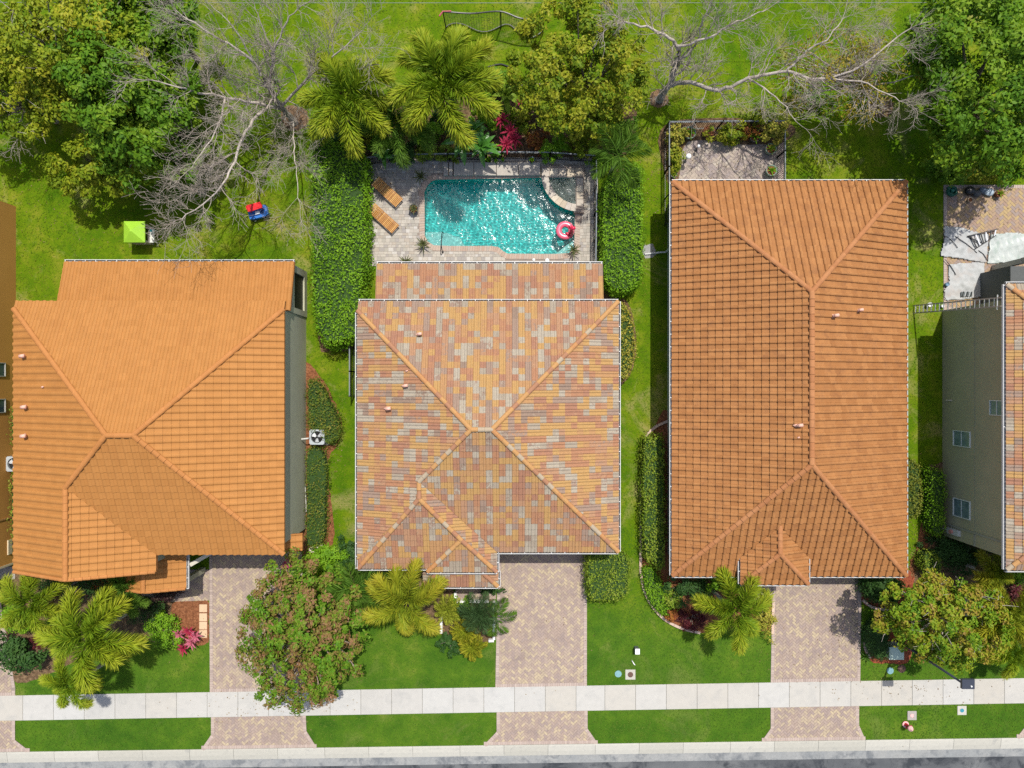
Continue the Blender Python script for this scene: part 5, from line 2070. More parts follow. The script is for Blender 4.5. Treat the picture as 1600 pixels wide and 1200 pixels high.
palm('bright yellow foxtail palm at the front of the olive-grey house', 1556, 900, 3.0, 7, 1.80, 'foxtail', L_PALMY, group=FG, spread=(-.2, .5))
palm('yellow-green foxtail palm at the right edge above the low palm', 1568, 965, 3.6, 9, 2.33, 'foxtail', L_PALMY, group=FG, spread=(-.25, .5))
palm('low palm at the right edge beside the front lawn', 1578, 1022, 2.4, 8, 1.70, 'foxtail', L_PALM, group=FG, spread=(-.2, .5))

# ------------------------------------------------------------------ hedges
HG = 'clipped hedges'
hedge('tall bright green hedge along the left side of the pool deck', [(487, 224), (530, 222), (566, 238), (570, 300), (570, 400), (560, 500), (556, 530), (520, 541), (503, 535), (488, 490), (486, 400), (485, 300)], 2.0, 15000, .14, L_HEDGE, CORE, group=HG)
hedge('bright green hedge along the right side of the pool fence', [(943, 300), (960, 268), (1000, 255), (1004, 330), (1004, 420), (996, 448), (970, 456), (948, 445), (942, 400)], 1.7, 9500, .13, L_HEDGE, CORE, group=HG)
hedge('yellow croton hedge against the right wall of the mottled-roof house', [(966, 480), (980, 482), (990, 510), (992, 550), (984, 582), (968, 586)], 1.1, 2600, .13, L_CROTON, CORE, group=HG)
hedge('square clipped hedge at the right front corner of the mottled-roof house', [(920, 868), (950, 862), (980, 868), (984, 905), (978, 934), (945, 940), (920, 932)], 1.25, 4200, .12, L_HEDGEY, CORE, group=HG)
hedge('long light green hedge along the left wall of the brown-roofed house', [(1007, 690), (1022, 683), (1036, 688), (1038, 760), (1038, 850), (1034, 890), (1022, 882), (1008, 866), (1005, 780)], 1.15, 5500, .13, L_HEDGEY, CORE, group=HG)
hedge('low curved bright green ground hedge inside the salmon edging', [(1006, 888), (1024, 893), (1036, 915), (1050, 945), (1040, 962), (1022, 948), (1010, 925)], .6, 2400, .11, L_HEDGE, CORE, group=HG, wob=.06)
hedge('green hedge beside the air conditioner of the orange house', [(480, 600), (495, 596), (512, 625), (529, 662), (527, 688), (508, 692), (500, 672), (482, 668)], .9, 3000, .11, leaf_mat('leaves_ixora', [(.05, .10, .012), (.09, .16, .016), (.17, .20, .025), (.30, .22, .05)], wave=.4), CORE, group=HG, wob=.2)
hedge('sparse olive shrub row in the mulch below the air conditioner', [(478, 705), (500, 700), (510, 730), (508, 780), (506, 845), (490, 855), (477, 850), (478, 780)], .75, 2700, .11, MAT['leaves_ixora'], CORE, group=HG, wob=.28, rough=.12)
hedge('narrow sunlit hedge along the wall of the olive-grey house', [(1457, 740), (1468, 735), (1478, 745), (1478, 800), (1474, 835), (1460, 832), (1456, 790)], 1.2, 2500, .11, L_HEDGE, CORE, group=HG, rough=.12)
hedge('small clipped shrub block on mulch near the front of the olive-grey house', [(1447, 868), (1462, 864), (1470, 875), (1468, 895), (1454, 898), (1446, 888)], 1.1, 1200, .11, L_HEDGEY, CORE, group=HG)
hedge('low yellowish plant strip along the right wall of the brown-roofed house', [(1420, 722), (1436, 728), (1440, 760), (1436, 800), (1420, 806)], .55, 1500, .12, leaf_mat('leaves_lowstrip', [(.10, .15, .015), (.18, .21, .025), (.25, .25, .04)], wave=.4), CORE, group=HG, rough=.1)
hedge('dark glossy shrub at the top of the right driveway', [(1358, 912), (1385, 904), (1410, 908), (1412, 930), (1395, 944), (1366, 938)], 1.3, 2600, .14, L_DARKH, CORE, group=HG, rough=.16, wob=.2)
hedge('small dark round hedge inside the red edging', [(1362, 985), (1374, 974), (1388, 980), (1390, 1010), (1384, 1030), (1368, 1028), (1360, 1008)], 1.0, 1900, .11, L_DARKH, CORE, group=HG, rough=.12)
hedge('green hedge strip between the ochre wall and the orange roof', [(16, 640), (26, 640), (27, 690), (17, 690)], 1.0, 700, .11, L_HEDGEY, CORE, group=HG)
hedge('lower green hedge strip beside the ochre wall near the street', [(16, 745), (27, 745), (28, 850), (17, 850)], 1.0, 1000, .11, L_HEDGEY, CORE, group=HG)

# ------------------------------------------------------------------ shrubs and flowering plants
SG = 'garden shrubs'
shrub('round_shrub', 'bright green round shrub beside the pink bromeliads', 256, 986, 1.35, (1.15, 1.15), 3400, .12, L_HEDGE, group=SG, clumps=90, rc=.17, lump=.1)
shrub('shrub', 'fine dark green shrub behind the bright round shrub', 228, 955, 1.2, (1.1, 1.0), 2200, .09, L_DARKH, group=SG)
shrub('shrub', 'dark purple shrub below the entry gable of the orange house', 258, 928, 1.2, (.9, .6), 1200, .13, leaf_mat('leaves_purple', [(.03, .012, .014), (.07, .03, .03), (.05, .06, .025)], wave=.4), group=SG)
shrub('shrub', 'large-leaved dark green shrub in the lower left corner', 22, 1022, 1.7, (1.6, 1.4), 2600, .2, L_DARKH, group=SG, lump=.3)
shrub('shrub', 'mid green shrub at the left edge below the corner palm', 28, 972, 1.4, (1.4, 1.0), 2400, .14, L_HEDGE, group=SG, lump=.3)
shrub('shrub', 'dark maroon shrub under the corner palms of the orange house', 66, 1000, 1.2, (.55, .6), 800, .14, leaf_mat('leaves_maroon', [(.03, .008, .012), (.09, .015, .02), (.14, .03, .03)], wave=.4), group=SG)
shrub('shrub', 'green shrub under the eave at the front of the orange house', 105, 915, 1.4, (2.6, .8), 2600, .14, L_DARKH, group=SG, lump=.3)
shrub('shrub', 'orange-tipped croton below the front gable of the orange house', 165, 915, 1.1, (.7, .5), 800, .15, L_RUST, group=SG)
shrub('shrub', 'green shrub between the bronze tree and the orange house corner', 508, 872, 1.6, (1.5, .9), 2600, .14, L_HEDGE, group=SG, lump=.3)
shrub('shrub', 'dark green shrub behind the bronze tree at the garage corner', 545, 868, 1.5, (.9, 1.0), 1700, .15, L_DARKH, group=SG, lump=.35)
shrub('shrub', 'green understorey shrub beneath the front feather palms', 590, 905, 1.0, (1.9, .7), 2000, .14, L_DARKH, group=SG)
shrub('shrub', 'light green shrub in the middle of the white-walled planter', 718, 950, .9, (.9, .6), 1300, .13, L_HEDGE, group=SG)
shrub('shrub', 'dark green shrub at the lawn side of the yellow-green cycads', 702, 1005, .9, (.75, .65), 1100, .14, L_DARKH, group=SG, lump=.3)
shrub('shrub', 'small green creeper under the entry gutter by the central driveway', 765, 922, .5, (.8, .2), 500, .12, L_DARKH, group=SG)
shrub('shrub', 'mixed green shrub at the front left corner of the brown-roofed house', 1075, 920, 1.2, (1.5, .8), 2400, .14, L_DARKH, group=SG, lump=.3)
shrub('shrub', 'light green shrub near the curved edging of the brown-roofed house', 1052, 935, .9, (.7, .9), 1200, .13, L_HEDGEY, group=SG)
shrub('shrub', 'red and orange croton inside the curved salmon edging', 1048, 958, .8, (.55, .45), 700, .14, L_RUST, group=SG)
shrub('shrub', 'dark red-brown groundcover beside the foxtail palm trunk', 1082, 968, .6, (.9, .6), 1000, .13, MAT['leaves_maroon'], group=SG)
shrub('shrub', 'yellow croton at the foot of the foxtail palm near the driveway', 1195, 968, .7, (.6, 1.0), 1200, .13, L_CROTON, group=SG)
shrub('shrub', 'green shrub under the eave behind the foxtail palm', 1125, 912, 1.1, (1.2, .5), 1400, .14, L_HEDGE, group=SG)
shrub('shrub', 'dark fern mass in the shade of the olive-grey house', 1520, 868, 1.0, (2.4, 1.0), 3600, .15, L_DARKH, group=SG, lump=.35)
shrub('shrub', 'green fern clump at the corner of the olive-grey house', 1480, 852, .8, (1.2, .6), 1500, .14, L_DARKH, group=SG, lump=.35)
shrub('shrub', 'bright green shrub in front of the olive-grey house at the right edge', 1590, 900, 1.1, (1.2, .5), 1300, .14, L_HEDGE, group=SG)
shrub('shrub', 'rust red shrub at the right edge below the bright palm', 1592, 935, 1.0, (.9, .9), 1300, .15, MAT['leaves_maroon'], group=SG, lump=.3)
shrub('shrub', 'green shrub at the right edge beside the yellow palms', 1590, 985, 1.2, (1.0, 1.0), 1600, .15, L_DARKH, group=SG, lump=.3)
shrub('shrub', 'fresh green shrub on the fence left of the broad-leaved plant', 665, 238, 1.6, (.9, .5), 1500, .13, L_HEDGEY, group=SG, lump=.3)
shrub('shrub', 'green shrub behind the hedge at the back left of the pool', 590, 222, 1.8, (1.3, .8), 2400, .15, L_HEDGE, group=SG, lump=.3)
shrub('shrub', 'dark shrub between the tall palms at the pool fence', 632, 232, 1.5, (1.1, .6), 1700, .15, L_DARKH, group=SG, lump=.3)
shrub('shrub', 'dark leafy shrub above the hedge beside the leafless tree', 525, 215, 1.9, (1.3, .9), 2200, .16, L_DARKH, group=SG, lump=.3)
shrub('shrub', 'orange-red croton behind the pool fence', 838, 220, 1.5, (.8, .5), 1100, .15, L_RUST, group=SG, lump=.3)
shrub('shrub', 'green shrub behind the pool fence right of the red cordylines', 868, 232, 1.6, (1.0, .6), 1900, .14, L_HEDGE, group=SG, lump=.3)
shrub('shrub', 'yellow-green shrub at the north-east fence corner of the pool', 912, 228, 1.7, (1.1, .7), 2200, .14, L_YEL, group=SG, lump=.3)
shrub('shrub', 'green bush at the fence corner below the feather palm', 938, 248, 1.3, (.9, .5), 1300, .14, L_HEDGE, group=SG, lump=.3)
shrub('shrub', 'dense green bush between the olive tree and the right leafless tree', 972, 205, 2.0, (1.0, 1.3), 2600, .15, L_DENSE, group=SG, lump=.3)
shrub('shrub', 'green bush along the side of the pool fence', 945, 370, 1.1, (.35, 1.6), 1200, .12, L_HEDGEY, group=SG)
shrub('shrub', 'croton in the left corner of the fenced patio', 1058, 213, 1.3, (.6, .8), 1000, .17, L_CROTON, group=SG, lump=.3)
shrub('shrub', 'green plant row along the left fence of the patio', 1055, 250, .9, (.5, 1.0), 1100, .14, L_OLIVE, group=SG)
shrub('shrub', 'leafy shrub at the back fence of the patio, middle', 1138, 212, 1.3, (1.3, .6), 1900, .15, L_OLIVE, group=SG, lump=.3)
shrub('shrub', 'rusty shrub at the back fence of the patio', 1168, 206, 1.0, (.6, .45), 700, .14, L_RUST, group=SG)
shrub('shrub', 'bright yellow croton in the right corner of the fenced patio', 1208, 204, 1.5, (.75, .8), 1100, .2, L_CROTON, group=SG, lump=.3)
shrub('shrub', 'green shrub outside the right corner of the patio fence', 1190, 182, 1.6, (1.0, .7), 1500, .16, L_YEL, group=SG, lump=.35)
shrub('shrub', 'leafy low shrub in the deep shade beside the right back lawn', 1270, 150, 1.0, (1.4, .7), 1500, .15, L_DENSE, group=SG, lump=.35)
shrub('shrub', 'green shrub under the dense tree by the right patio', 1480, 262, 1.4, (1.3, .8), 2000, .17, L_DENSE, group=SG, lump=.35)
shrub('shrub', 'yellow-green shrub bordering the patio of the olive-grey house', 1540, 272, 1.3, (2.2, .6), 2600, .16, L_OLIVE, group=SG, lump=.35)
shrub('flowering_shrub', 'pink bougainvillea spray at the garage corner of the orange house', 452, 882, 1.3, (.45, .3), 350, .12, leaf_mat('petals_pink', [(.45, .04, .14), (.6, .10, .25)], wave=.2), group=SG)

for x, y, h, R_, n_, ls, m_, lb in (
        (512, 188, 1.6, (.9, .7), 1500, .17, L_HEDGE, 'leafy green shrub at the foot of the leafless tree'),
        (560, 200, 2.0, (1.2, .7), 2200, .16, L_YEL, 'yellow-green shrub below the left tall palm'),
        (612, 240, 1.1, (.6, .45), 1000, .13, L_HEDGE, 'bright small shrub spilling over the fence right of the hedge'),
        (650, 205, 2.0, (1.1, .8), 2400, .17, L_HEDGE, 'bright green shrub between the two tall palms near the fence'),
        (600, 190, 1.9, (1.0, .6), 1700, .16, L_OLIVE, 'olive shrub in the gap behind the left tall palm'),
        (690, 190, 1.6, (.9, .6), 1500, .16, L_DARKH, 'dark shrub in the shade of the right tall palm'),
        (765, 180, 2.1, (1.0, .9), 2200, .19, L_HEDGE, 'green shrub left of the dark red cordyline'),
        (780, 128, 2.0, (1.1, .9), 2000, .18, L_DENSE, 'green shrub under the right edge of the tall palm near the net'),
        (812, 185, 1.7, (1.0, .7), 1800, .15, L_OLIVE, 'olive shrub among the red cordylines'),
        (775, 238, 1.2, (.6, .4), 900, .15, L_HEDGE, 'green shrub at the fence below the red cordylines'),
        (850, 160, 1.8, (1.2, .8), 2000, .16, L_OLIVE, 'yellowish shrub left of the olive tree trunk'),
        (700, 240, 1.3, (.8, .35), 1200, .14, L_HEDGEY, 'light shrub hanging over the fence left of the bird-of-paradise')):
    shrub('shrub', lb, x, y, h, R_, n_, ls, m_, group=SG, lump=.3)

RG = 'rosette plants'
for i, (x, y, lb) in enumerate(((281, 990, 'leftmost'), (296, 985, 'topmost'), (300, 1002, 'right'), (287, 1012, 'lowest'), (306, 992, 'rightmost'))):
    rosette('bromeliad', 'pink bromeliad rosette by the stepping stones, %s of the clump' % lb, x, y, .35, 16, .55, .12, L_RED if i % 2 else leaf_mat('leaves_pink', [(.35, .04, .10), (.52, .12, .20), (.62, .30, .32)], wave=0), group=RG, stem_h=.2)
for x, y, lb, z in ((657, 276, 'spiky agave at the shaded top left corner of the pool', .35), (661, 382, 'spiky agave at the bottom left corner of the pool steps', .35), (896, 391, 'spiky agave at the bottom right corner of the pool', .35), (635, 410, 'small spiky plant peeking out under the lanai gutter', .2)):
    rosette('agave', lb, x, y, z - .3, 22, .62, .075, L_AGAVE, group=RG, pitch=(.05, 1.2), curl=.15, stem_h=.3)
for x, y, lb in ((725, 985, 'yellow-green cycad nearest the white planter wall'), (738, 1010, 'yellow-green cycad at the lawn corner of the driveway'), (699, 952, 'lime green spiky plant at the left end of the planter')):
    palm(lb, x, y, .9, 22, 1.0, 'fine', L_PALMY if x != 699 else leaf_mat('leaves_lime', [(.16, .24, .02), (.30, .34, .03), (.45, .42, .06)], wave=.5), name='cycad', group=RG, spread=(-.1, 1.1), cat='cycad', trunk_r=.08)
for i, (x, y, n, L, lb) in enumerate(((722, 222, 16, 1.45, 'broad dark green bird-of-paradise leaves behind the pool, left clump'), (752, 230, 15, 1.35, 'broad dark green bird-of-paradise leaves behind the pool, right clump'),
                                      (738, 205, 10, 1.2, 'broad glossy leaves in the shade under the tall palm'), (600, 245, 8, .9, 'dark strap leaves hanging over the corner of the pool deck'), (790, 150, 9, 1.2, 'large pale green split leaves behind the red cordylines'))):
    rosette('broadleaf_plant', lb, x, y, .4, n, L, L * .32, L_BROAD if i != 4 else L_HEDGEY, group=RG, pitch=(-.05, 1.0), curl=.55, fold=.12, stem_h=1.1)
for i, (x, y, lb) in enumerate(((797, 206, 'red cordyline behind the pool fence, upper left of the cluster'), (803, 218, 'crimson cordyline behind the pool fence, middle of the cluster'), (791, 226, 'crimson cordyline nearest the pool fence'), (783, 188, 'dark red cordyline farthest from the pool'), (813, 160, 'single small red cordyline among the olive leaves'))):
    rosette('cordyline', lb, x, y, .9, 20, .68 if i < 4 else .4, .13, L_RED, group=RG, pitch=(0, 1.2), curl=.4, stem_h=.5)
for x, y, lb in ((1135, 975, 'small green rosette plant at the tip of the curved bed'), (1352, 1025, 'small green fern at the edge of the red mulch')):
    rosette('fern', lb, x, y, .05, 16, .5, .08, L_PALMG, group=RG, pitch=(.1, 1.1))
# ------------------------------------------------------------------ fences
BLACKM = plain('black_metal', (.02, .021, .022), .4, .1)
GREYM = plain('grey_metal', (.20, .22, .23), .8, .08, spec=.1)
ALU = plain('aluminium', (.62, .63, .64), .3, .05, metal=.6)


def fence(label, pts, h=1.35, pick=.12, m=BLACKM, rail_m=GREYM, z0=.03):
    q = [Vector((*P2(x, y, h), 0)) for x, y in pts]
    t = thing('metal_fence', label, 'fence', (q[0].x, q[0].y, 0), 'metal picket fences')
    pk = MB()
    for a, b in zip(q, q[1:]):
        d = (b - a)
        ln = d.length
        d.normalize()
        tr_ = MB()
        tr_.bar(a + Vector((0, 0, h)), b + Vector((0, 0, h)), .055, .04)
        tr_.build('top_rail', rail_m, t)
        for zz in (h - .18, .18):
            r_ = MB()
            r_.bar(a + Vector((0, 0, zz)), b + Vector((0, 0, zz)), .035, .04)
            r_.build('rail', m, t)
        n = max(1, round(ln / 1.8))
        for i in range(n + 1):
            p = a + d * (ln * i / n)
            ps = MB()
            ps.box(p.x - .035, p.x + .035, p.y - .035, p.y + .035, z0 - .05, h + .05)
            ps.build('post', m, t)
        k = int(ln / pick)
        for i in range(1, k):
            p = a + d * (ln * i / k)
            pk.box(p.x - .011, p.x + .011, p.y - .011, p.y + .011, .08, h - .02)
    tag(pk.build('pickets', m, t), kind='stuff')
    return t


fence('black picket fence along the shaded north edge of the pool deck', [(572, 246), (640, 241), (700, 240), (760, 239), (784, 237), (860, 238), (930, 243)])
fence('black picket fence along the right edge of the pool deck', [(932, 250), (932, 330), (931, 411)])
fence('short black picket fence beside the left wall of the mottled-roof house', [(546, 542), (546, 580), (546, 619)])
fence('grey-railed picket fence along the back of the fenced patio', [(1046, 190), (1130, 189), (1227, 189)])
fence('black picket fence on the left side of the fenced patio', [(1046, 191), (1046, 260), (1046, 344)])
fence('picket fence on the right side of the fenced patio', [(1227, 190), (1227, 235), (1227, 281)])

# ------------------------------------------------------------------ pool furniture
TEAK = mat('teak', [(.34, .14, .03), (.46, .22, .05), (.56, .31, .09)], src='object', rough=.55, var=.18, vscale=9)
TEAKD = plain('teak_frame', (.24, .10, .03), .6, .15)


def lounger(label, px, py, ang):
    x, y = P2(px, py, .35)
    t = thing('sun_lounger', label, 'sun lounger', (x, y, ZD), 'wooden loungers by the pool')
    d = Vector((math.cos(ang), math.sin(ang), 0))
    s_ = Vector((-d.y, d.x, 0))
    c = Vector((x, y, ZD))
    L, W = 1.95, .68
    for k in (-1, 1):
        mb = MB()
        mb.obox(c + s_ * k * (W / 2 - .03) + Vector((0, 0, .28)), d, s_, (0, 0, 1), L, .05, .07)
        mb.build('side_rail', TEAKD, t)
        for j in (-.42, .42):
            mb = MB()
            mb.obox(c + s_ * k * (W / 2 - .05) + d * j * L + Vector((0, 0, .13)), d, s_, (0, 0, 1), .06, .05, .25)
            mb.build('leg', TEAKD, t)
    n = 21
    for i in range(n):
        u = (i + .5) / n
        back = max(0, .36 - u) / .36           # head end is tilted up
        mb = MB()
        zz = .335 + back * .30
        tilt = .42 if back > 0 else 0
        dd = (d * math.cos(tilt) - Vector((0, 0, 1)) * math.sin(tilt))
        upv = s_.cross(dd) * -1 if s_.cross(dd).z < 0 else s_.cross(dd)
        mb.obox(c + d * ((u - .5) * L) + Vector((0, 0, zz)), dd, s_, upv, L / n * .74, W, .022)
        mb.build('slat', TEAK, t)
    return t


lounger('upper wooden slatted lounger, partly in palm shade', 606, 301, math.radians(-42))
lounger('lower wooden slatted lounger in full sun', 600, 342, math.radians(-42))

BLKP = plain('dark_pot', (.03, .03, .032), .5, .1)


def pot(label, px, py, r, h, m, plant=None, z=ZD, nleaf=14, lm=None, L=.4):
    x, y = P2(px, py, z + h)
    t = thing('flower_pot', label, 'pot', (x, y, z), 'potted plants')
    mb = MB()
    mb.lathe((x, y, z), [(r * .72, 0), (r * .9, h * .5), (r, h * .92), (r * 1.06, h * .93), (r * 1.06, h), (r * .9, h), (r * .86, h - .07)], 18)
    mb.build('planter', m, t, True)
    mb = MB()
    mb.lathe((x, y, z), [(r * .8, h - .1), (r * .86, h - .06)], 14)
    mb.build('soil', MULCH, t)
    if nleaf:
        ms = [blade_mesh('leaf', L * f_, .07, lm or L_AGAVE, .3) for f_ in (.8, 1.0, 1.15)]
        for i in range(nleaf):
            o = bpy.data.objects.new('leaf', ms[i % 3])
            COL.objects.link(o)
            o.parent = t
            o.location = (0, 0, h - .05)
            o.rotation_euler = (0, -(.15 + 1.0 * i / nleaf), i * 2.4)
    return t


pot('dark round pot with a spiky plant between loungers and pool', 646, 326, .27, .42, BLKP)
pot('blue-grey pot on the deck at the north fence of the pool', 831, 250, .2, .35, plain('blue_pot', (.10, .16, .24), .3), nleaf=9, lm=L_HEDGE, L=.3)
GLZ = plain('green_glazed_pot', (.16, .22, .17), .4, .15)
pot('large ring planter at the left of the fenced patio', 1078, 207, .36, .55, GLZ, z=.03, nleaf=10, lm=L_HEDGE, L=.5)
pot('terracotta bowl against the back fence of the patio', 1108, 205, .36, .4, plain('terracotta_pot', (.20, .08, .04), .8), z=.03, nleaf=0)
pot('upper ring planter on the right side of the fenced patio', 1205, 232, .33, .5, GLZ, z=.03, nleaf=12, lm=L_HEDGEY, L=.42)
pot('lower ring planter on the right side of the fenced patio', 1206, 266, .33, .5, GLZ, z=.03, nleaf=10, lm=L_HEDGE, L=.4)
pot('dark planter below the yellow croton on the patio', 1180, 213, .33, .5, BLKP, z=.03, nleaf=12, lm=L_HEDGE, L=.5)
pot('small green pot at the patio door', 1053, 272, .2, .3, GLZ, z=.03, nleaf=12, lm=L_HEDGEY, L=.3)

hr = thing('handrail', 'dark bent metal handrail over the pool steps', 'handrail', (*P2(692, 396), ZD))
hx, hy0 = P2(692, 394)
mb = MB()
mb.tube(smooth_poly([(hx, hy0, ZD), (hx, hy0 + .05, .6), (hx, hy0 + .25, .88), (hx, hy0 + .7, .80), (hx, hy0 + 1.15, .42), (hx, hy0 + 1.25, -.1), (hx, hy0 + 1.25, -.45)], 6, False), .028, 8)
mb.build('tube', BLACKM, hr, True)
for yy_ in (hy0,):
    mb = MB()
    mb.lathe((hx, yy_, ZD), [(.07, 0), (.07, .02), (.04, .03)], 12)
    mb.build('flange', BLACKM, hr)

# flamingo swim ring
FP = mat('pink_vinyl', [(.72, .10, .17), (.80, .16, .23)], scale=1, rough=.25, var=.03, spec=.5, coat=.4)
FD = plain('dark_pink_vinyl', (.55, .02, .06), .25, .03, spec=.5)
fx, fy = P2(883, 360, .1)
fl = thing('swim_ring', 'pink flamingo swim ring floating at the right end of the pool', 'swim ring', (fx, fy, -.1))
mb = MB()
mb.tube([(fx + .40 * math.cos(a), fy + .40 * math.sin(a), .05) for a in np.linspace(0, 2 * math.pi, 33)[:-1]], .19, 14, closed=True)
mb.build('ring', FP, fl, True)
mb = MB()
mb.tube(smooth_poly([(fx + .30, fy - .22, .12), (fx + .38, fy - .20, .45), (fx + .34, fy - .12, .75), (fx + .42, fy - .05, .92), (fx + .52, fy - .03, .86)], 5, False), [.15] * 4 + [.12] * 6 + [.10] * 5 + [.11] * 5 + [.08], 10)
mb.build('neck', FD, fl, True)
mb = MB()
mb.tube([(fx + .50, fy - .03, .86), (fx + .60, fy - .02, .80), (fx + .64, fy - .02, .70)], [.07, .05, .015], 8)
mb.build('beak', plain('beak_vinyl', (.75, .55, .5), .3), fl, True)
for a in (2.4, 3.6):
    mb = MB()
    cxp, cyp = fx + .42 * math.cos(a - 3.4), fy + .42 * math.sin(a - 3.4)
    mb.tube([(cxp, cyp, .18), (cxp - .1, cyp + .12, .30), (cxp - .2, cyp + .2, .22)], [.10, .09, .02], 8)
    mb.build('wing', FD, fl, True)

for i, (x, y, r_, lb) in enumerate(((855, 407, .13, 'white round skimmer lid on the deck near the lanai gutter'), (834, 406, .09, 'small white drain cap on the pool deck'))):
    xx, yy_ = P2(x, y, ZD)
    o = thing('skimmer_lid', lb, 'lid', (xx, yy_, ZD), 'pool deck lids')
    mb = MB()
    mb.lathe((xx, yy_, ZD), [(r_, 0), (r_, .02), (r_ * .85, .035), (r_ * .3, .04)], 16)
    mb.build('cover', WHT, o, True)
    mb = MB()
    mb.lathe((xx, yy_, ZD), [(r_ * .2, .03), (r_ * .2, .05)], 10)
    mb.build('knob', GREYM, o)

# ------------------------------------------------------------------ patio lamps
for x, y, r_, h, lb in ((1076, 244, .17, 1.0, 'large white globe garden lamp on the fenced patio'), (1092, 228, .10, .75, 'small pale globe garden lamp on the fenced patio')):
    xx, yy_ = P2(x, y, h)
    t = thing('garden_lamp', lb, 'lamp', (xx, yy_, .03), 'patio globe lamps')
    mb = MB()
    mb.lathe((xx, yy_, .03), [(.12, 0), (.12, .03), (.025, .05), (.025, h - r_ - .03)], 12)
    mb.build('pole', BLACKM, t)
    mb = MB()
    mb.lathe((xx, yy_, h - .03), [(r_ * math.cos(a), r_ * math.sin(a)) for a in np.linspace(-1.5, 1.5, 9)], 16)
    mb.build('globe', plain('white_globe', (.85, .85, .83), .3, 0), t, True)

# ------------------------------------------------------------------ air conditioners
def air_con(label, px, py):
    h, w = .85, .46
    x, y = P2(px, py, h)
    t = thing('air_conditioner', label, 'air conditioner', (x, y, 0), 'outdoor air conditioners')
    mb = MB()
    c = .08
    o8 = [(x - w + c, y - w), (x + w - c, y - w), (x + w, y - w + c), (x + w, y + w - c), (x + w - c, y + w), (x - w + c, y + w), (x - w, y + w - c), (x - w, y - w + c)]
    mb.prism(o8, .1, h - .12)
    mb.build('cabinet', plain('ac_grey', (.33, .36, .37), .5, .1), t)
    ring = [(x + .37 * math.cos(a), y + .37 * math.sin(a)) for a in np.linspace(0, 2 * math.pi, 29)[:-1]]
    fill_with_holes('top_panel', [o8, ring], lambda a, b: h, MAT['ac_grey'], t)
    mb = MB()
    for i in range(8):
        p, q = o8[i], o8[(i + 1) % 8]
        mb.poly([(p[0], p[1], h - .12), (q[0], q[1], h - .12), (q[0], q[1], h), (p[0], p[1], h)])
    for i in range(28):
        p, q = ring[i], ring[(i + 1) % 28]
        mb.poly([(q[0], q[1], h - .11), (p[0], p[1], h - .11), (p[0], p[1], h), (q[0], q[1], h)])
    mb.build('rim', MAT['ac_grey'], t)
    mb = MB()
    mb.lathe((x, y, h - .119), [(.365, 0), (.365, .004)], 20)
    mb.build('fan_well', DARKM, t)
    for k in range(3):
        a = k * 2.094 + .5
        b = MB()
        d, s_ = Vector((math.cos(a), math.sin(a), 0)), Vector((-math.sin(a), math.cos(a), .3))
        pts = [Vector((x, y, h - .07)) + d * r_ + s_ * w_ for r_, w_ in ((.07, -.04), (.30, -.14), (.33, .0), (.30, .13), (.07, .05))]
        b.poly(pts)
        b.poly([p - Vector((0, 0, .012)) for p in reversed(pts)])
        b.build('fan_blade', plain('fan_blade_grey', (.55, .57, .58), .4), t)
    b = MB()
    b.lathe((x, y, h - .09), [(.08, 0), (.08, .05), (.04, .06)], 12)
    b.build('hub', BLACKM, t)
    b = MB()
    for k in range(9):
        r_ = .05 + k * .04
        b.tube([(x + r_ * math.cos(a), y + r_ * math.sin(a), h - .005) for a in np.linspace(0, 2 * math.pi, 21)[:-1]], .0035, 4, closed=True)
    b.build('fan_grille', BLACKM, t)
    b = MB()
    b.box(x - .55, x + .55, y - .55, y + .55, -.02, .1)
    b.build('pad', KERBC, t)


air_con('grey air conditioner between the hedges right of the orange house', 495, 683)
air_con('grey air conditioner half hidden by the orange eave at the left edge', 21, 725)

# ------------------------------------------------------------------ back garden toys
x, y = P2(207, 361, 1.45)
t = thing('playhouse', 'small toy playhouse with lime green pyramid roof on the back lawn', 'playhouse', (x, y, 0))
mb = MB()
w_, h_ = .64, 1.25
ap = (x, y, 1.68)
cs = [(x - w_, y - w_, h_), (x + w_, y - w_, h_), (x + w_, y + w_, h_), (x - w_, y + w_, h_)]
ct = [(x - .06, y - .06, 1.66), (x + .06, y - .06, 1.66), (x + .06, y + .06, 1.66), (x - .06, y + .06, 1.66)]
for i in range(4):
    mb.poly([cs[i], cs[(i + 1) % 4], ct[(i + 1) % 4], ct[i]])
    mb.poly([(cs[i][0], cs[i][1], h_ - .08), (cs[(i + 1) % 4][0], cs[(i + 1) % 4][1], h_ - .08), cs[(i + 1) % 4], cs[i]])
mb.poly(ct)
mb.poly([(c[0], c[1], h_ - .08) for c in reversed(cs)])
mb.build('roof', plain('lime_plastic', (.28, .50, .035), .4, .04), t)
TANP = plain('tan_plastic', (.30, .27, .22), .5, .08)
for sx, sy in ((-1, -1), (1, -1), (1, 1), (-1, 1)):
    mb = MB()
    mb.box(x + sx * .5 - .05, x + sx * .5 + .05, y + sy * .5 - .05, y + sy * .5 + .05, 0, h_ - .07)
    mb.build('corner_post', TANP, t)
for k, (x0, x1, y0, y1) in enumerate(((-.5, .5, -.54, -.50), (-.5, .5, .50, .54), (-.54, -.50, -.5, .5), (.50, .54, -.5, .5))):
    mb = MB()
    mb.box(x + x0, x + x1, y + y0, y + y1, .02, .62)
    mb.build('wall_panel', TANP, t)
mb = MB()
mb.box(x + .55, x + .82, y - .5, y + .35, .45, .52)
mb.box(x + .72, x + .80, y - .45, y - .38, 0, .45)
mb.box(x + .72, x + .80, y + .25, y + .32, 0, .45)
mb.build('side_counter', plain('pale_plastic', (.55, .55, .50), .5), t)
mb = MB()
mb.lathe((x + .66, y + .22, .52), [(.06, 0), (.07, .1), (.05, .12)], 10)
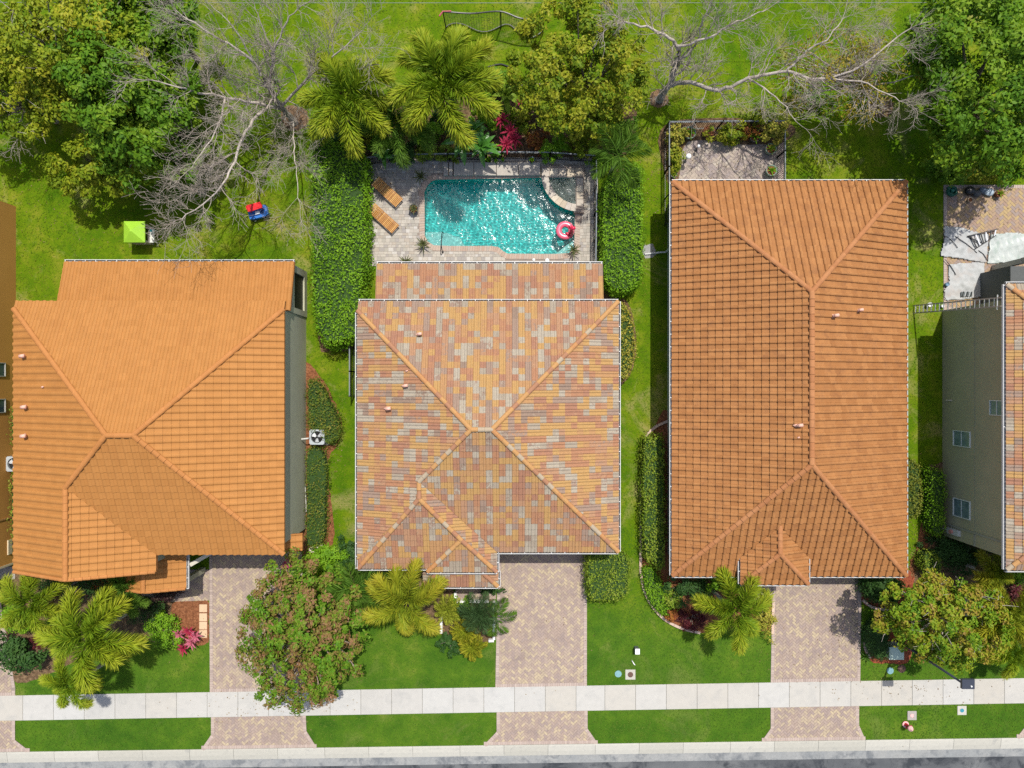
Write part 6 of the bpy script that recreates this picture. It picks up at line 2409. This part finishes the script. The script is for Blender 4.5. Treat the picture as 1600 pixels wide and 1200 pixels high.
mb.build('toy_tap', plain('teal_plastic', (.08, .4, .42), .4), t)

x, y = P2(402, 331, .5)
t = thing('toy_car', 'red and blue ride-on toy car on the back lawn', 'toy car', (x, y, 0))
ca = math.radians(15)
d, s_ = Vector((math.cos(ca), math.sin(ca), 0)), Vector((-math.sin(ca), math.cos(ca), 0))
c = Vector((x, y, 0))
RED, BLU = plain('red_plastic', (.62, .012, .016), .35, .04), plain('blue_plastic', (.02, .13, .42), .35, .06)
def loc(a, b, z): return c + d * a + s_ * b + Vector((0, 0, z))
mb = MB()
bodyp = [(-.58, -.30), (-.40, -.36), (.40, -.36), (.60, -.26), (.60, .26), (.40, .36), (-.40, .36), (-.58, .30)]
mb.prism([tuple(loc(a, b, 0))[:2] for a, b in bodyp], .16, .46)
mb.build('body', BLU, t)
mb = MB()
roofp = [(-.42, .0), (-.30, -.02), (.46, .02), (.52, .12), (.46, .40), (-.40, .40), (-.48, .3)]
mb.prism([tuple(loc(a, b, 0))[:2] for a, b in roofp], .86, .97, True)
mb.build('canopy', RED, t)
for a, b in ((-.38, .32), (.4, .32), (-.38, .06), (.42, .08)):
    mb = MB()
    mb.tube([loc(a, b, .44), loc(a * .98, b, .87)], .03, 8)
    mb.build('canopy_post', RED, t)
mb = MB()
mb.prism([tuple(loc(a, b, 0))[:2] for a, b in ((-.12, -.16), (.14, -.16), (.14, .02), (-.12, .02))], .46, .60)
mb.build('seat', plain('white_plastic', (.75, .75, .73), .4), t)
mb = MB()
mb.tube([loc(.32 + .08 * math.cos(a), -.12 + .1 * math.sin(a), .58) for a in np.linspace(0, 6.28, 15)[:-1]], .018, 6, closed=True)
mb.tube([loc(.4, -.12, .44), loc(.32, -.12, .58)], .02, 6)
mb.build('steering_wheel', BLACKM, t)
for a in (-.36, .38):
    for b in (-.36, .36):
        mb = MB()
        mb.tube([loc(a, b - .05, .16), loc(a, b + .05, .16)], .16, 14)
        w2 = mb.build('wheel', BLACKM, t)
        mb = MB()
        mb.tube([loc(a, b - .056, .16), loc(a, b + .056, .16)], .07, 10)
        mb.build('hub_cap', MAT['white_plastic'], w2)

# ball-stop net
NETM = plain('net_cord', (.03, .035, .035), .8)
hN = 1.9
tops = [(692, 18), (736, 21), (782, 18), (815, 29), (850, 28)]
pts = [P(px, py, hN - (0.12 if i in (1, 3) else 0)) for i, (px, py) in enumerate(tops)]
t = thing('ball_net', 'black sagging ball-stop net on posts at the top of the back lawn', 'net', (pts[0].x, pts[0].y, 0))
for i in (0, 2, 4):
    mb = MB()
    mb.tube([(pts[i].x, pts[i].y, -.05), (pts[i].x, pts[i].y, hN + .04)], .04, 8)
    mb.build('post', BLACKM, t)
cur_ = smooth_poly([tuple(p) for p in pts], 6, False)
mb = MB()
mb.tube(cur_, .05, 6)
mb.build('top_tape', BLACKM, t)
bot = [(p[0], p[1] + .28 * math.sin(i * .55), .1) for i, p in enumerate(cur_)]
mb = MB()
mb.tube(bot, .035, 6)
mb.build('bottom_tape', BLACKM, t)
nt_ = MB()
for k in range(1, 12):
    f = k / 12
    nt_.tube([tuple(Vector(a).lerp(Vector(b), f)) for a, b in zip(cur_, bot)], .006, 4, cap=False)
for k in range(0, 46):
    u = k / 45 * (len(cur_) - 1)
    i = min(int(u), len(cur_) - 2)
    a = Vector(cur_[i]).lerp(Vector(cur_[i + 1]), u - i)
    b = Vector(bot[i]).lerp(Vector(bot[i + 1]), u - i)
    nt_.tube([a, b], .006, 4, cap=False)
tag(nt_.build('netting', NETM, t), kind='stuff')
mb = MB()
mb.tube([pts[0] + Vector((-.22, -.28, 0)), pts[0], pts[0] + Vector((.5, .02, 0))], .05, 6)
mb.build('corner_pad', plain('red_pad', (.35, .05, .08), .6), t)
mb = MB()
mb.tube(smooth_poly([(*P2(762, 105), .04), (*P2(780, 101), .05), (*P2(790, 103), .05), (*P2(806, 110), .04)], 6, False), .05, 7)
o = mb.build('black_tube', BLACKM)  # black tube along a thin dark line in the grass
tag(o, 'short black tube lying on grass below the ball-stop net', 'hose')

# overhead cable
t = thing('overhead_cable', 'thin grey cable strung across the very top of the picture', 'cable', (-40, 20.5, 0))
y0 = P2(0, 3, 3.9)[1]
mb = MB()
mb.tube([(-40 + 80 * i / 24, y0 - .0012 * (i - 12) ** 2 * 0 + .0, 3.9 - .10 * (1 - ((i - 12) / 12) ** 2)) for i in range(25)], .014, 6)
mb.build('wire', plain('cable_grey', (.22, .24, .25), .8, spec=.1), t)
for xx in (-40, 40):
    mb = MB()
    mb.tube([(xx, y0, -.2), (xx, y0, 4.2)], .1, 8)
    mb.build('pole', BARK, t)

# ------------------------------------------------------------------ street furniture
bx, by = P2(1404, 1001, 0)
hL = 6.0
t = thing('street_lamp', 'dark street lamp post with square head above the right sidewalk', 'street lamp', (bx, by, 0))
LAMPM = plain('lamp_black', (.035, .04, .055), .4, .08)
mb = MB()
mb.lathe((bx, by, 0), [(.16, -.05), (.16, .25), (.09, .4), (.075, 2.5), (.055, hL)], 12)
mb.build('pole', LAMPM, t, True)
mb = MB()
mb.box(bx - .05, bx + .62, by - .30, by + .22, hL, hL + .16)
hd = mb.build('lamp_head', LAMPM, t)
mb = MB()
mb.box(bx + .06, bx + .5, by - .22, by + .14, hL - .03, hL - .001)
mb.build('lens', plain('lamp_lens', (.6, .6, .55), .2), hd)
mb = MB()
mb.lathe((bx + .42, by - .14, hL + .16), [(.045, 0), (.045, .06), (.03, .07)], 10)
mb.build('photocell', WHT, hd)

hx_, hy_ = P2(1414, 1131, 0)
t = thing('fire_hydrant', 'crimson fire hydrant with pale pink cap on the grass strip', 'hydrant', (hx_, hy_, 0))
HR, HPk = plain('hydrant_red', (.32, .015, .03), .4, .08), plain('hydrant_pink', (.72, .38, .36), .5, .06)
mb = MB()
mb.lathe((hx_, hy_, 0), [(.19, -.02), (.19, .06), (.11, .08), (.11, .5), (.13, .54)], 16)
mb.cur = 0
mb.build('barrel', HR, t, True)
mb = MB()
mb.lathe((hx_, hy_, 0), [(.20, .061), (.20, .085), (.12, .09)], 16)
mb.build('base_flange', HPk, t)
mb = MB()
mb.lathe((hx_, hy_, 0), [(.16, .54), (.17, .60), (.14, .68), (.05, .74), (.04, .80)], 16)
bn = mb.build('bonnet', HPk, t, True)
for a in (0.4, 3.54, -1.17):
    mb = MB()
    dd = Vector((math.cos(a), math.sin(a), 0))
    mb.tube([Vector((hx_, hy_, .42)) + dd * .09, Vector((hx_, hy_, .42)) + dd * .2], .06, 10)
    mb.build('outlet_cap', HR, t)


def ground_cover(name, label, px, py, size, pm, lid_r, lm, square=True):
    xx, yy_ = P2(px, py, .02)
    t = thing(name, label, 'utility cover', (xx, yy_, 0), 'utility covers in the grass')
    mb = MB()
    if square:
        mb.box(xx - size / 2, xx + size / 2, yy_ - size / 2, yy_ + size / 2, -.05, .03)
    else:
        mb.lathe((xx, yy_, 0), [(size / 2, -.05), (size / 2, .03)], 18)
    p_ = mb.build('pad', pm, t)
    mb = MB()
    mb.lathe((xx, yy_, .03), [(lid_r, .001), (lid_r, .014), (lid_r * .8, .018), (lid_r * .75, .01), (lid_r * .2, .012)], 18)
    mb.build('lid', lm, t)


RUST = plain('rusty_iron', (.10, .055, .04), .8, .25)
LBLU = plain('pale_blue_lid', (.16, .30, .32), .5, .1)
ground_cover('manhole_cover', 'square concrete pad with rusty round lid left of the centre lawn walkway', 985, 1054, .62, KERBC, .17, RUST)
ground_cover('meter_cover', 'pale blue meter lid beside the rusty manhole pad', 966, 1053, .42, LBLU, .12, LBLU, False)
ground_cover('meter_cover', 'round pale blue lid below the green utility cabinet', 1391, 1048, .42, LBLU, .12, LBLU, False)
ground_cover('manhole_cover', 'round brown cover below the green utility cabinet', 1409, 1045, .5, RUST, .16, RUST, False)
ground_cover('meter_cover', 'grey square pad with pink centre beside the hydrant', 1425, 1118, .56, plain('grey_pad', (.30, .27, .25), .85, .1), .11, HPk)
ground_cover('meter_cover', 'beige square pad with blue valve cap on the right grass strip', 1503, 1110, .56, KERBC, .12, plain('blue_valve', (.03, .2, .26), .5))

xx, yy_ = P2(1401, 1021, .8)
t = thing('utility_cabinet', 'pale green utility cabinet beside the street lamp', 'cabinet', (xx, yy_, 0))
mb = MB()
mb.box(xx - .42, xx + .42, yy_ - .36, yy_ + .36, 0, .74)
mb.build('cabinet_body', plain('cabinet_green', (.34, .44, .35), .5, .08), t)
mb = MB()
mb.prism([(xx - .45, yy_ - .39), (xx + .45, yy_ - .39), (xx + .45, yy_ + .39), (xx - .45, yy_ + .39)], .741, .80, True)
mb.build('cabinet_top', plain('cabinet_top_green', (.42, .52, .43), .5, .08), t)
mb = MB()
mb.box(xx - .5, xx + .5, yy_ - .45, yy_ + .45, -.03, .06)
mb.build('pad', KERBC, t)

xx, yy_ = P2(996, 1018, .5)
t = thing('cable_pedestal', 'white cable pedestal standing in the centre front lawn', 'pedestal', (xx, yy_, 0))
mb = MB()
mb.box(xx - .12, xx + .12, yy_ - .15, yy_ + .15, 0, .48)
mb.build('housing', plain('pedestal_dark', (.10, .11, .11), .6), t)
mb = MB()
mb.box(xx - .14, xx + .14, yy_ - .17, yy_ + .17, .481, .53)
mb.build('cap', WHT, t)
xx, yy_ = P2(990, 1036, .1)
mb = MB()
mb.prism([(xx - .12, yy_ + .16), (xx - .06, yy_ + .12), (xx + .12, yy_ - .14), (xx + .02, yy_ - .10)], 0, .12)
tag(mb.build('marker_flag', WHT), 'tiny white wedge marker in the lawn below the pedestal', 'marker')

STN = mat('stepping_stone_tan', [(.52, .36, .22), (.58, .42, .27)], src='object', rough=.85, var=.1)
for i, (y, lb) in enumerate(((950, 'first'), (964, 'second'), (977, 'third'), (990, 'fourth'))):
    a, b = P2(312, y + 6), P2(324, y - 6)
    mb = MB()
    mb.box(a[0], b[0], a[1], b[1], .0, .055)
    o = mb.build('stepping_stone', STN)
    tag(o, '%s tan stepping stone from the house in the mulch by the left driveway' % lb, 'paving stone', 'stepping stones in the mulch')
for x, y, lb in ((500, 852, 'white stone slab at the end of the mulch bed by the orange house'), (488, 858, 'small white block beside the mulch slab near the bronze tree')):
    a, b = P2(x - 5, y + 5), P2(x + 5, y - 5)
    mb = MB()
    mb.prism([(a[0], a[1]), (b[0], a[1] + .05), (b[0] - .04, b[1]), (a[0] + .05, b[1] - .03)], 0, .10)
    tag(mb.build('stone_slab', plain('pale_stone', (.6, .52, .42), .8)), lb, 'stone')

# ------------------------------------------------------------------ painters' gear at the right
def cloth(name, label, poly_px, m, amp=.05, seed=1, step=.06, z=.05):
    poly = ccw(pix(poly_px, z))
    xs, ys = [p[0] for p in poly], [p[1] for p in poly]
    nx, ny = int((max(xs) - min(xs)) / step) + 1, int((max(ys) - min(ys)) / step) + 1
    X, Y = np.meshgrid(min(xs) + np.arange(nx + 1) * step, min(ys) + np.arange(ny + 1) * step, indexing='ij')
    r = np.random.default_rng(seed)
    Z = np.zeros_like(X)
    for _ in range(14):
        k = r.normal(size=2) * r.choice([1.2, 2.5, 5.5])
        Z += np.abs(np.sin(X * k[0] + Y * k[1] + r.uniform(0, 6))) ** 6 * r.uniform(.3, 1)
    Z = z + Z / Z.max() * amp * 2.6
    X = X + r.normal(size=X.shape) * step * .12
    Y = Y + r.normal(size=X.shape) * step * .12
    ok = inside_np(poly, X, Y)
    idx = -np.ones(X.shape, int)
    f = []
    v = []
    for i in range(nx):
        for j in range(ny):
            if int(ok[i, j]) + int(ok[i + 1, j]) + int(ok[i, j + 1]) + int(ok[i + 1, j + 1]) >= 3:
                q = []
                for a, b in ((i, j), (i + 1, j), (i + 1, j + 1), (i, j + 1)):
                    if idx[a, b] < 0:
                        idx[a, b] = len(v)
                        v.append((X[a, b], Y[a, b], Z[a, b]))
                    q.append(idx[a, b])
                f.append(q)
    me = bpy.data.meshes.new(name)
    me.from_pydata(v, [], f)
    o = link_mesh(name, me, m, None, True)
    md = o.modifiers.new('thick', 'SOLIDIFY')
    md.thickness = .006
    tag(o, label, 'drop cloth', 'painters drop cloths')


CLOTH = mat('drop_cloth', [(.29, .30, .29), (.38, .39, .385), (.32, .29, .265)], scale=1.5, detail=6, rough=.75, var=.12, vscale=3)
PLAS = mat('plastic_sheet', [(.30, .35, .32), (.42, .45, .43), (.25, .31, .27)], scale=2.0, detail=6, rough=.3, var=.14, vscale=4)
cloth('drop_cloth', 'crumpled white drop cloth on the patio under the fallen stepladder', [(1474, 353), (1500, 355), (1530, 364), (1545, 366), (1540, 412), (1500, 405), (1478, 402), (1468, 400), (1474, 375)], CLOTH, seed=2)
cloth('drop_cloth', 'shiny plastic sheet spread at the right side of the patio', [(1546, 366), (1580, 363), (1640, 368), (1640, 410), (1560, 412), (1542, 412)], PLAS, seed=5)
cloth('drop_cloth', 'white drop cloth lying against the olive-grey house wall', [(1480, 413), (1538, 408), (1539, 464), (1500, 469), (1476, 470), (1474, 455), (1482, 440)], CLOTH, seed=8, z=.045)
mb = MB()
for cc in ([(1476, 370), (1486, 378), (1494, 388)], [(1490, 370), (1508, 382), (1524, 396)], [(1526, 392), (1534, 398), (1540, 408)], [(1474, 406), (1484, 418), (1491, 430)]):
    mb.tube(smooth_poly([(*P2(a, b), .16) for a, b in cc], 5, False), .022, 6)
tag(mb.build('rope', BLACKM), 'black rope pieces lying across the white drop cloths', 'rope', kind=None)

# stepladder lying on the cloth
t = thing('stepladder', 'black stepladder lying open on the white drop cloth', 'ladder', (*P2(1530, 372), 0), 'ladders')
A, B = Vector((*P2(1509, 370), .22)), Vector((*P2(1556, 359), .22))
A2, B2 = Vector((*P2(1520, 390), .22)), Vector((*P2(1552, 369), .22))
for a, b in ((A, B), (A2, B2)):
    mb = MB()
    mb.bar(a, b, .05, .07)
    mb.build('side_rail', BLACKM, t)
for i in range(6):
    f = .08 + .84 * i / 5
    mb = MB()
    mb.bar(A.lerp(B, f), A2.lerp(B2, f), .07, .03)
    mb.build('tread', ALU if i % 2 else BLACKM, t)
for k in (.0, .12):
    mb = MB()
    mb.bar(A + Vector((0, 0, -.08)), A2.lerp(B2, .3 + k) + Vector((0, 0, -.1)), .04, .05)
    mb.build('brace', BLACKM, t)

# extension ladder leaning on the eave
t = thing('extension_ladder', 'aluminium extension ladder leaning against the eave of the olive-grey house', 'ladder', (*P2(1427, 485), 0), 'ladders')
A, B = Vector((25.08, 4.66, 0)), Vector((26.30, 4.42, 6.02))
ax = (B - A).normalized()
sd = Vector((0, 1, 0))
sd = (sd - ax * sd.dot(ax)).normalized()
ORG = plain('ladder_rail', (.30, .26, .20), .5, .1)
for k in (-1, 1):
    mb = MB()
    mb.bar(A + sd * k * .23, B + sd * k * .23, .035, .08)
    mb.build('side_rail', ORG, t)
for i in range(19):
    p = A.lerp(B, (i + .6) / 20)
    mb = MB()
    mb.bar(p - sd * .22, p + sd * .22, .05, .04)
    mb.build('rung', ALU, t)
mb = MB()
mb.bar(B - sd * .4 - ax * .25, B + sd * .4 - ax * .25, .05, .05)
mb.build('stand_off', ALU, t)

for i, (x, y, r_, h, m, lb) in enumerate(((1454, 476, .14, .34, WHT, 'white paint bucket on the grass beside the ladder'), (1474, 478, .10, .2, WHT, 'small white paint can at the ladder by the house wall'),
                                          (1481, 444, .12, .25, plain('blue_can', (.12, .2, .28), .4), 'blue-grey paint can at the edge of the drop cloth'))):
    xx, yy_ = P2(x, y, h)
    t = thing('paint_bucket', lb, 'bucket', (xx, yy_, 0), 'paint buckets')
    mb = MB()
    mb.lathe((xx, yy_, 0), [(r_ * .85, .0), (r_, h), (r_ * .92, h), (r_ * .9, h - .03)], 16)
    mb.build('pail', m, t, True)
    mb = MB()
    mb.lathe((xx, yy_, 0), [(r_ * .88, h - .06), (r_ * .88, h - .035)], 16)
    mb.build('paint', plain('paint_pale', (.75, .74, .70), .3), t)
t = thing('tool_tray', 'dark tray of painting tools on the lower drop cloth', 'tray', (*P2(1508, 460), .06))
cx_, cy_ = P2(1508, 460)
mb = MB()
mb.box(cx_ - .34, cx_ + .34, cy_ - .14, cy_ + .14, .12, .17)
mb.build('tray', plain('tray_grey', (.10, .12, .12), .5), t)
for k in range(5):
    mb = MB()
    mb.bar((cx_ - .3 + k * .13, cy_ - .16, .20), (cx_ - .22 + k * .13, cy_ + .15, .20), .04, .04)
    mb.build('tool', ALU if k % 2 else BLACKM, t)

xx, yy_ = P2(1490, 297, .3)
t = thing('hose_reel', 'coiled dark green garden hose in the corner of the right patio', 'hose', (xx, yy_, .03))
mb = MB()
pth = []
for i in range(90):
    a = i * .42
    r_ = .20 + .14 * ((i % 30) / 30)
    pth.append((xx + r_ * math.cos(a), yy_ + r_ * math.sin(a), .08 + .06 * (i // 30)))
mb.tube(pth, .035, 6)
mb.build('hose_coil', plain('hose_green', (.01, .10, .06), .4), t, True)
mb = MB()
mb.lathe((xx, yy_, .03), [(.3, 0), (.3, .02), (.1, .03), (.1, .22), (.02, .24)], 14)
mb.build('reel', plain('reel_green', (.02, .16, .10), .5), t)
CL = 'clutter along the patio edge'
for i, (x, y, s_, m, lb) in enumerate(((1516, 298, .35, BLACKM, 'black bag of rubbish on the right patio'), (1527, 302, .28, plain('charcoal_bag', (.06, .065, .07), .5), 'charcoal bag beside the black rubbish bag'),
                                       (1546, 300, .3, plain('pale_blue_bag', (.35, .42, .48), .5), 'pale blue bag on the right patio'), (1536, 297, .25, plain('slate_bag', (.10, .13, .17), .5), 'slate-blue bundle between the bags on the patio'))):
    xx, yy_ = P2(x, y, .2)
    acc = Acc()
    n1, n2 = 9, 12
    V = []
    for a in range(n1):
        th = math.pi * a / (n1 - 1)
        for b in range(n2):
            ph = 2 * math.pi * b / n2
            r_ = s_ * (.85 + .3 * random.random())
            V.append((xx + r_ * math.sin(th) * math.cos(ph), yy_ + r_ * math.sin(th) * math.sin(ph) * .8, .03 + s_ * .55 * (1 - math.cos(th)) * .9))
    Q = [[a * n2 + b, a * n2 + (b + 1) % n2, (a + 1) * n2 + (b + 1) % n2, (a + 1) * n2 + b] for a in range(n1 - 1) for b in range(n2)]
    acc.add(V, Q)
    o = acc.build('rubbish_bag', m)
    tag(o, lb, 'bag', CL)
pot('terracotta pot on the right patio beside the bags', 1563, 302, .22, .35, MAT['terracotta_pot'], z=.03, nleaf=10, lm=L_HEDGEY, L=.35)
pot('small beige pot below the bags on the right patio', 1517, 312, .16, .22, plain('beige_pot', (.42, .34, .24), .8), z=.03, nleaf=0)

# ------------------------------------------------------------------ grass blades over the lawns
def grass_cover(name, n, box, excl, m, size):
    X = rng.uniform(box[0], box[1], n)
    Y = rng.uniform(box[2], box[3], n)
    ok = np.ones(n, bool)
    for e in excl:
        ok &= ~inside_np(e, X, Y)
    X, Y = X[ok], Y[ok]
    k = len(X)
    kx = rng.normal(size=(8, 2)) * .7
    ph = rng.uniform(0, 6.28, 8)
    und = sum(np.sin(X * kx[i, 0] + Y * kx[i, 1] + ph[i]) for i in range(8)) / 8
    und2 = sum(np.sin(X * kx[i, 0] * 5 + Y * kx[i, 1] * 5 + ph[i]) for i in range(8)) / 8
    C = np.stack([X, Y, rng.uniform(.006, .022, k)], 1)
    N = rng.normal(size=(k, 3)) * .22 + np.array([0, 0, 1.])
    acc = Acc()
    add_leaves(acc, C, N, size * rng.uniform(.6, 1.4, k), .3, np.clip(.45 + und * .7 + und2 * .4 + rng.normal(size=k) * .15, 0, 1))
    tag(acc.build(name, m), name.replace('_', ' ') + ' blades covering the turf', 'grass', kind='stuff')


ex = [rect(-27.1, -12.8, -10.4, 7), rect(-8.4, 5.7, -10.4, 6.9), rect(9.7, 22.3, -11, 11.2), rect(26.9, 40, -9.5, 4.6), rect(-45, -31, -11.2, 11.1),
      [(DK[0], DK[2]), (DK[1], DK[2]), (DK[1], DK[3]), (DK[0], DK[3])]]
for o in list(COL.objects):
    pass
ex += [pix(q) for q in ([(327, 862), (472, 862), sw(477, 1087), sw(328, 1087)], [sw(330, 1126), sw(478, 1126), (479, 1140), kb(495), kb(315), (330, 1148)], [(778, 855), (917, 855), sw(917, 1087), sw(774, 1087)],
                        [sw(776, 1126), sw(918, 1126), (918, 1138), kb(934), kb(756), (776, 1145)], [(1207, 895), (1346, 895), sw(1344, 1087), sw(1204, 1087)], [sw(1204, 1126), sw(1342, 1126), (1342, 1133), kb(1352), kb(1190), (1204, 1138)],
                        [(-90, 880), (0, 930), sw(24, 1074), sw(24, 1087), sw(-90, 1087)], [sw(-90, 1126), sw(24, 1126), (24, 1160), kb(47), kb(-100)], [sw(-300, 1086.6), sw(1900, 1086.6), sw(1900, 1126.4), sw(-300, 1126.4)],
                        [kb(-300), kb(1900), (1900, 1400), (-300, 1400)], [(1046, 200), (1225, 200), (1225, 330), (1046, 330)], [(1474, 289), (1700, 289), (1700, 485), (1474, 485)], [sw(1604, 1126), sw(1740, 1126), kb(1752), kb(1588), (1604, 1130)],
                        [(200, 890), (327, 890), (327, 938), (268, 940), (200, 925)], [(1160, 912), (1206, 912), (1206, 935), (1160, 935)], [(712, 912), (775, 912), (775, 936), (712, 936)])]
for o in COL.objects:
    if o.name.startswith('planting_bed'):
        vs = o.data.vertices
        nn = len(vs) // 2
        ex.append([(v.co.x, v.co.y) for v in list(vs)[:nn]])
GB = leaf_mat('back_grass', [(.06, .12, .005), (.088, .15, .006), (.125, .18, .008), (.18, .20, .02)], trans=.15, wave=.6, rough=.7, spec=.1)
GF = leaf_mat('front_grass', [(.04, .10, .009), (.06, .125, .011), (.082, .148, .014), (.125, .17, .024)], trans=.15, wave=.6, rough=.7, spec=.1)
grass_cover('back_lawn_grass', 105000, (-33, 33, -9, 25.5), ex, GB, .13)
grass_cover('front_lawn_grass', 80000, (-33, 33, -23, -9), ex, GF, .11)


# ------------------------------------------------------------------ fallen leaves
def litter(name, label, spots, m):
    acc = Acc()
    for px, py, sx, sy, n, z in spots:
        x, y = P2(px, py, z)
        q = rng.normal(size=(n, 2)) * np.array([sx, sy])
        C = np.stack([x + q[:, 0], y + q[:, 1], z + rng.uniform(.012, .03, n)], 1)
        N = rng.normal(size=(n, 3)) * .3 + np.array([0, 0, 1.])
        add_leaves(acc, C, N, .09 * rng.uniform(.6, 1.3, n), .5, rng.uniform(0, 1, n))
    tag(acc.build(name, m), label, 'leaves', kind='stuff')


litter('fallen_leaves', 'dry brown leaves scattered over lawns, drives and sidewalk', [
    (440, 1000, 2.6, 2.4, 260, .035), (420, 1100, 2.5, .7, 90, .045), (1340, 980, 1.6, 1.8, 160, .035), (1440, 1080, 2.5, .6, 80, .045), (850, 960, 2.2, 3.0, 60, .035),
    (1270, 1000, 2.2, 3.0, 70, .035), (620, 290, 1.6, 1.2, 70, .055), (840, 262, 2.5, .4, 90, .055), (1130, 250, 2.0, 1.2, 110, .035), (400, 260, 3.0, 2.5, 350, .01), (1020, 280, .8, 3.0, 160, .01),
    (1200, 140, 4.0, 1.5, 300, .01), (120, 300, 3.5, 2.0, 250, .01), (930, 150, 2.0, 1.5, 200, .02), (520, 720, .5, 2.5, 120, .01), (1430, 850, .6, 2.5, 120, .01), (1530, 320, 1.5, 1.0, 80, .035)], DEADF)
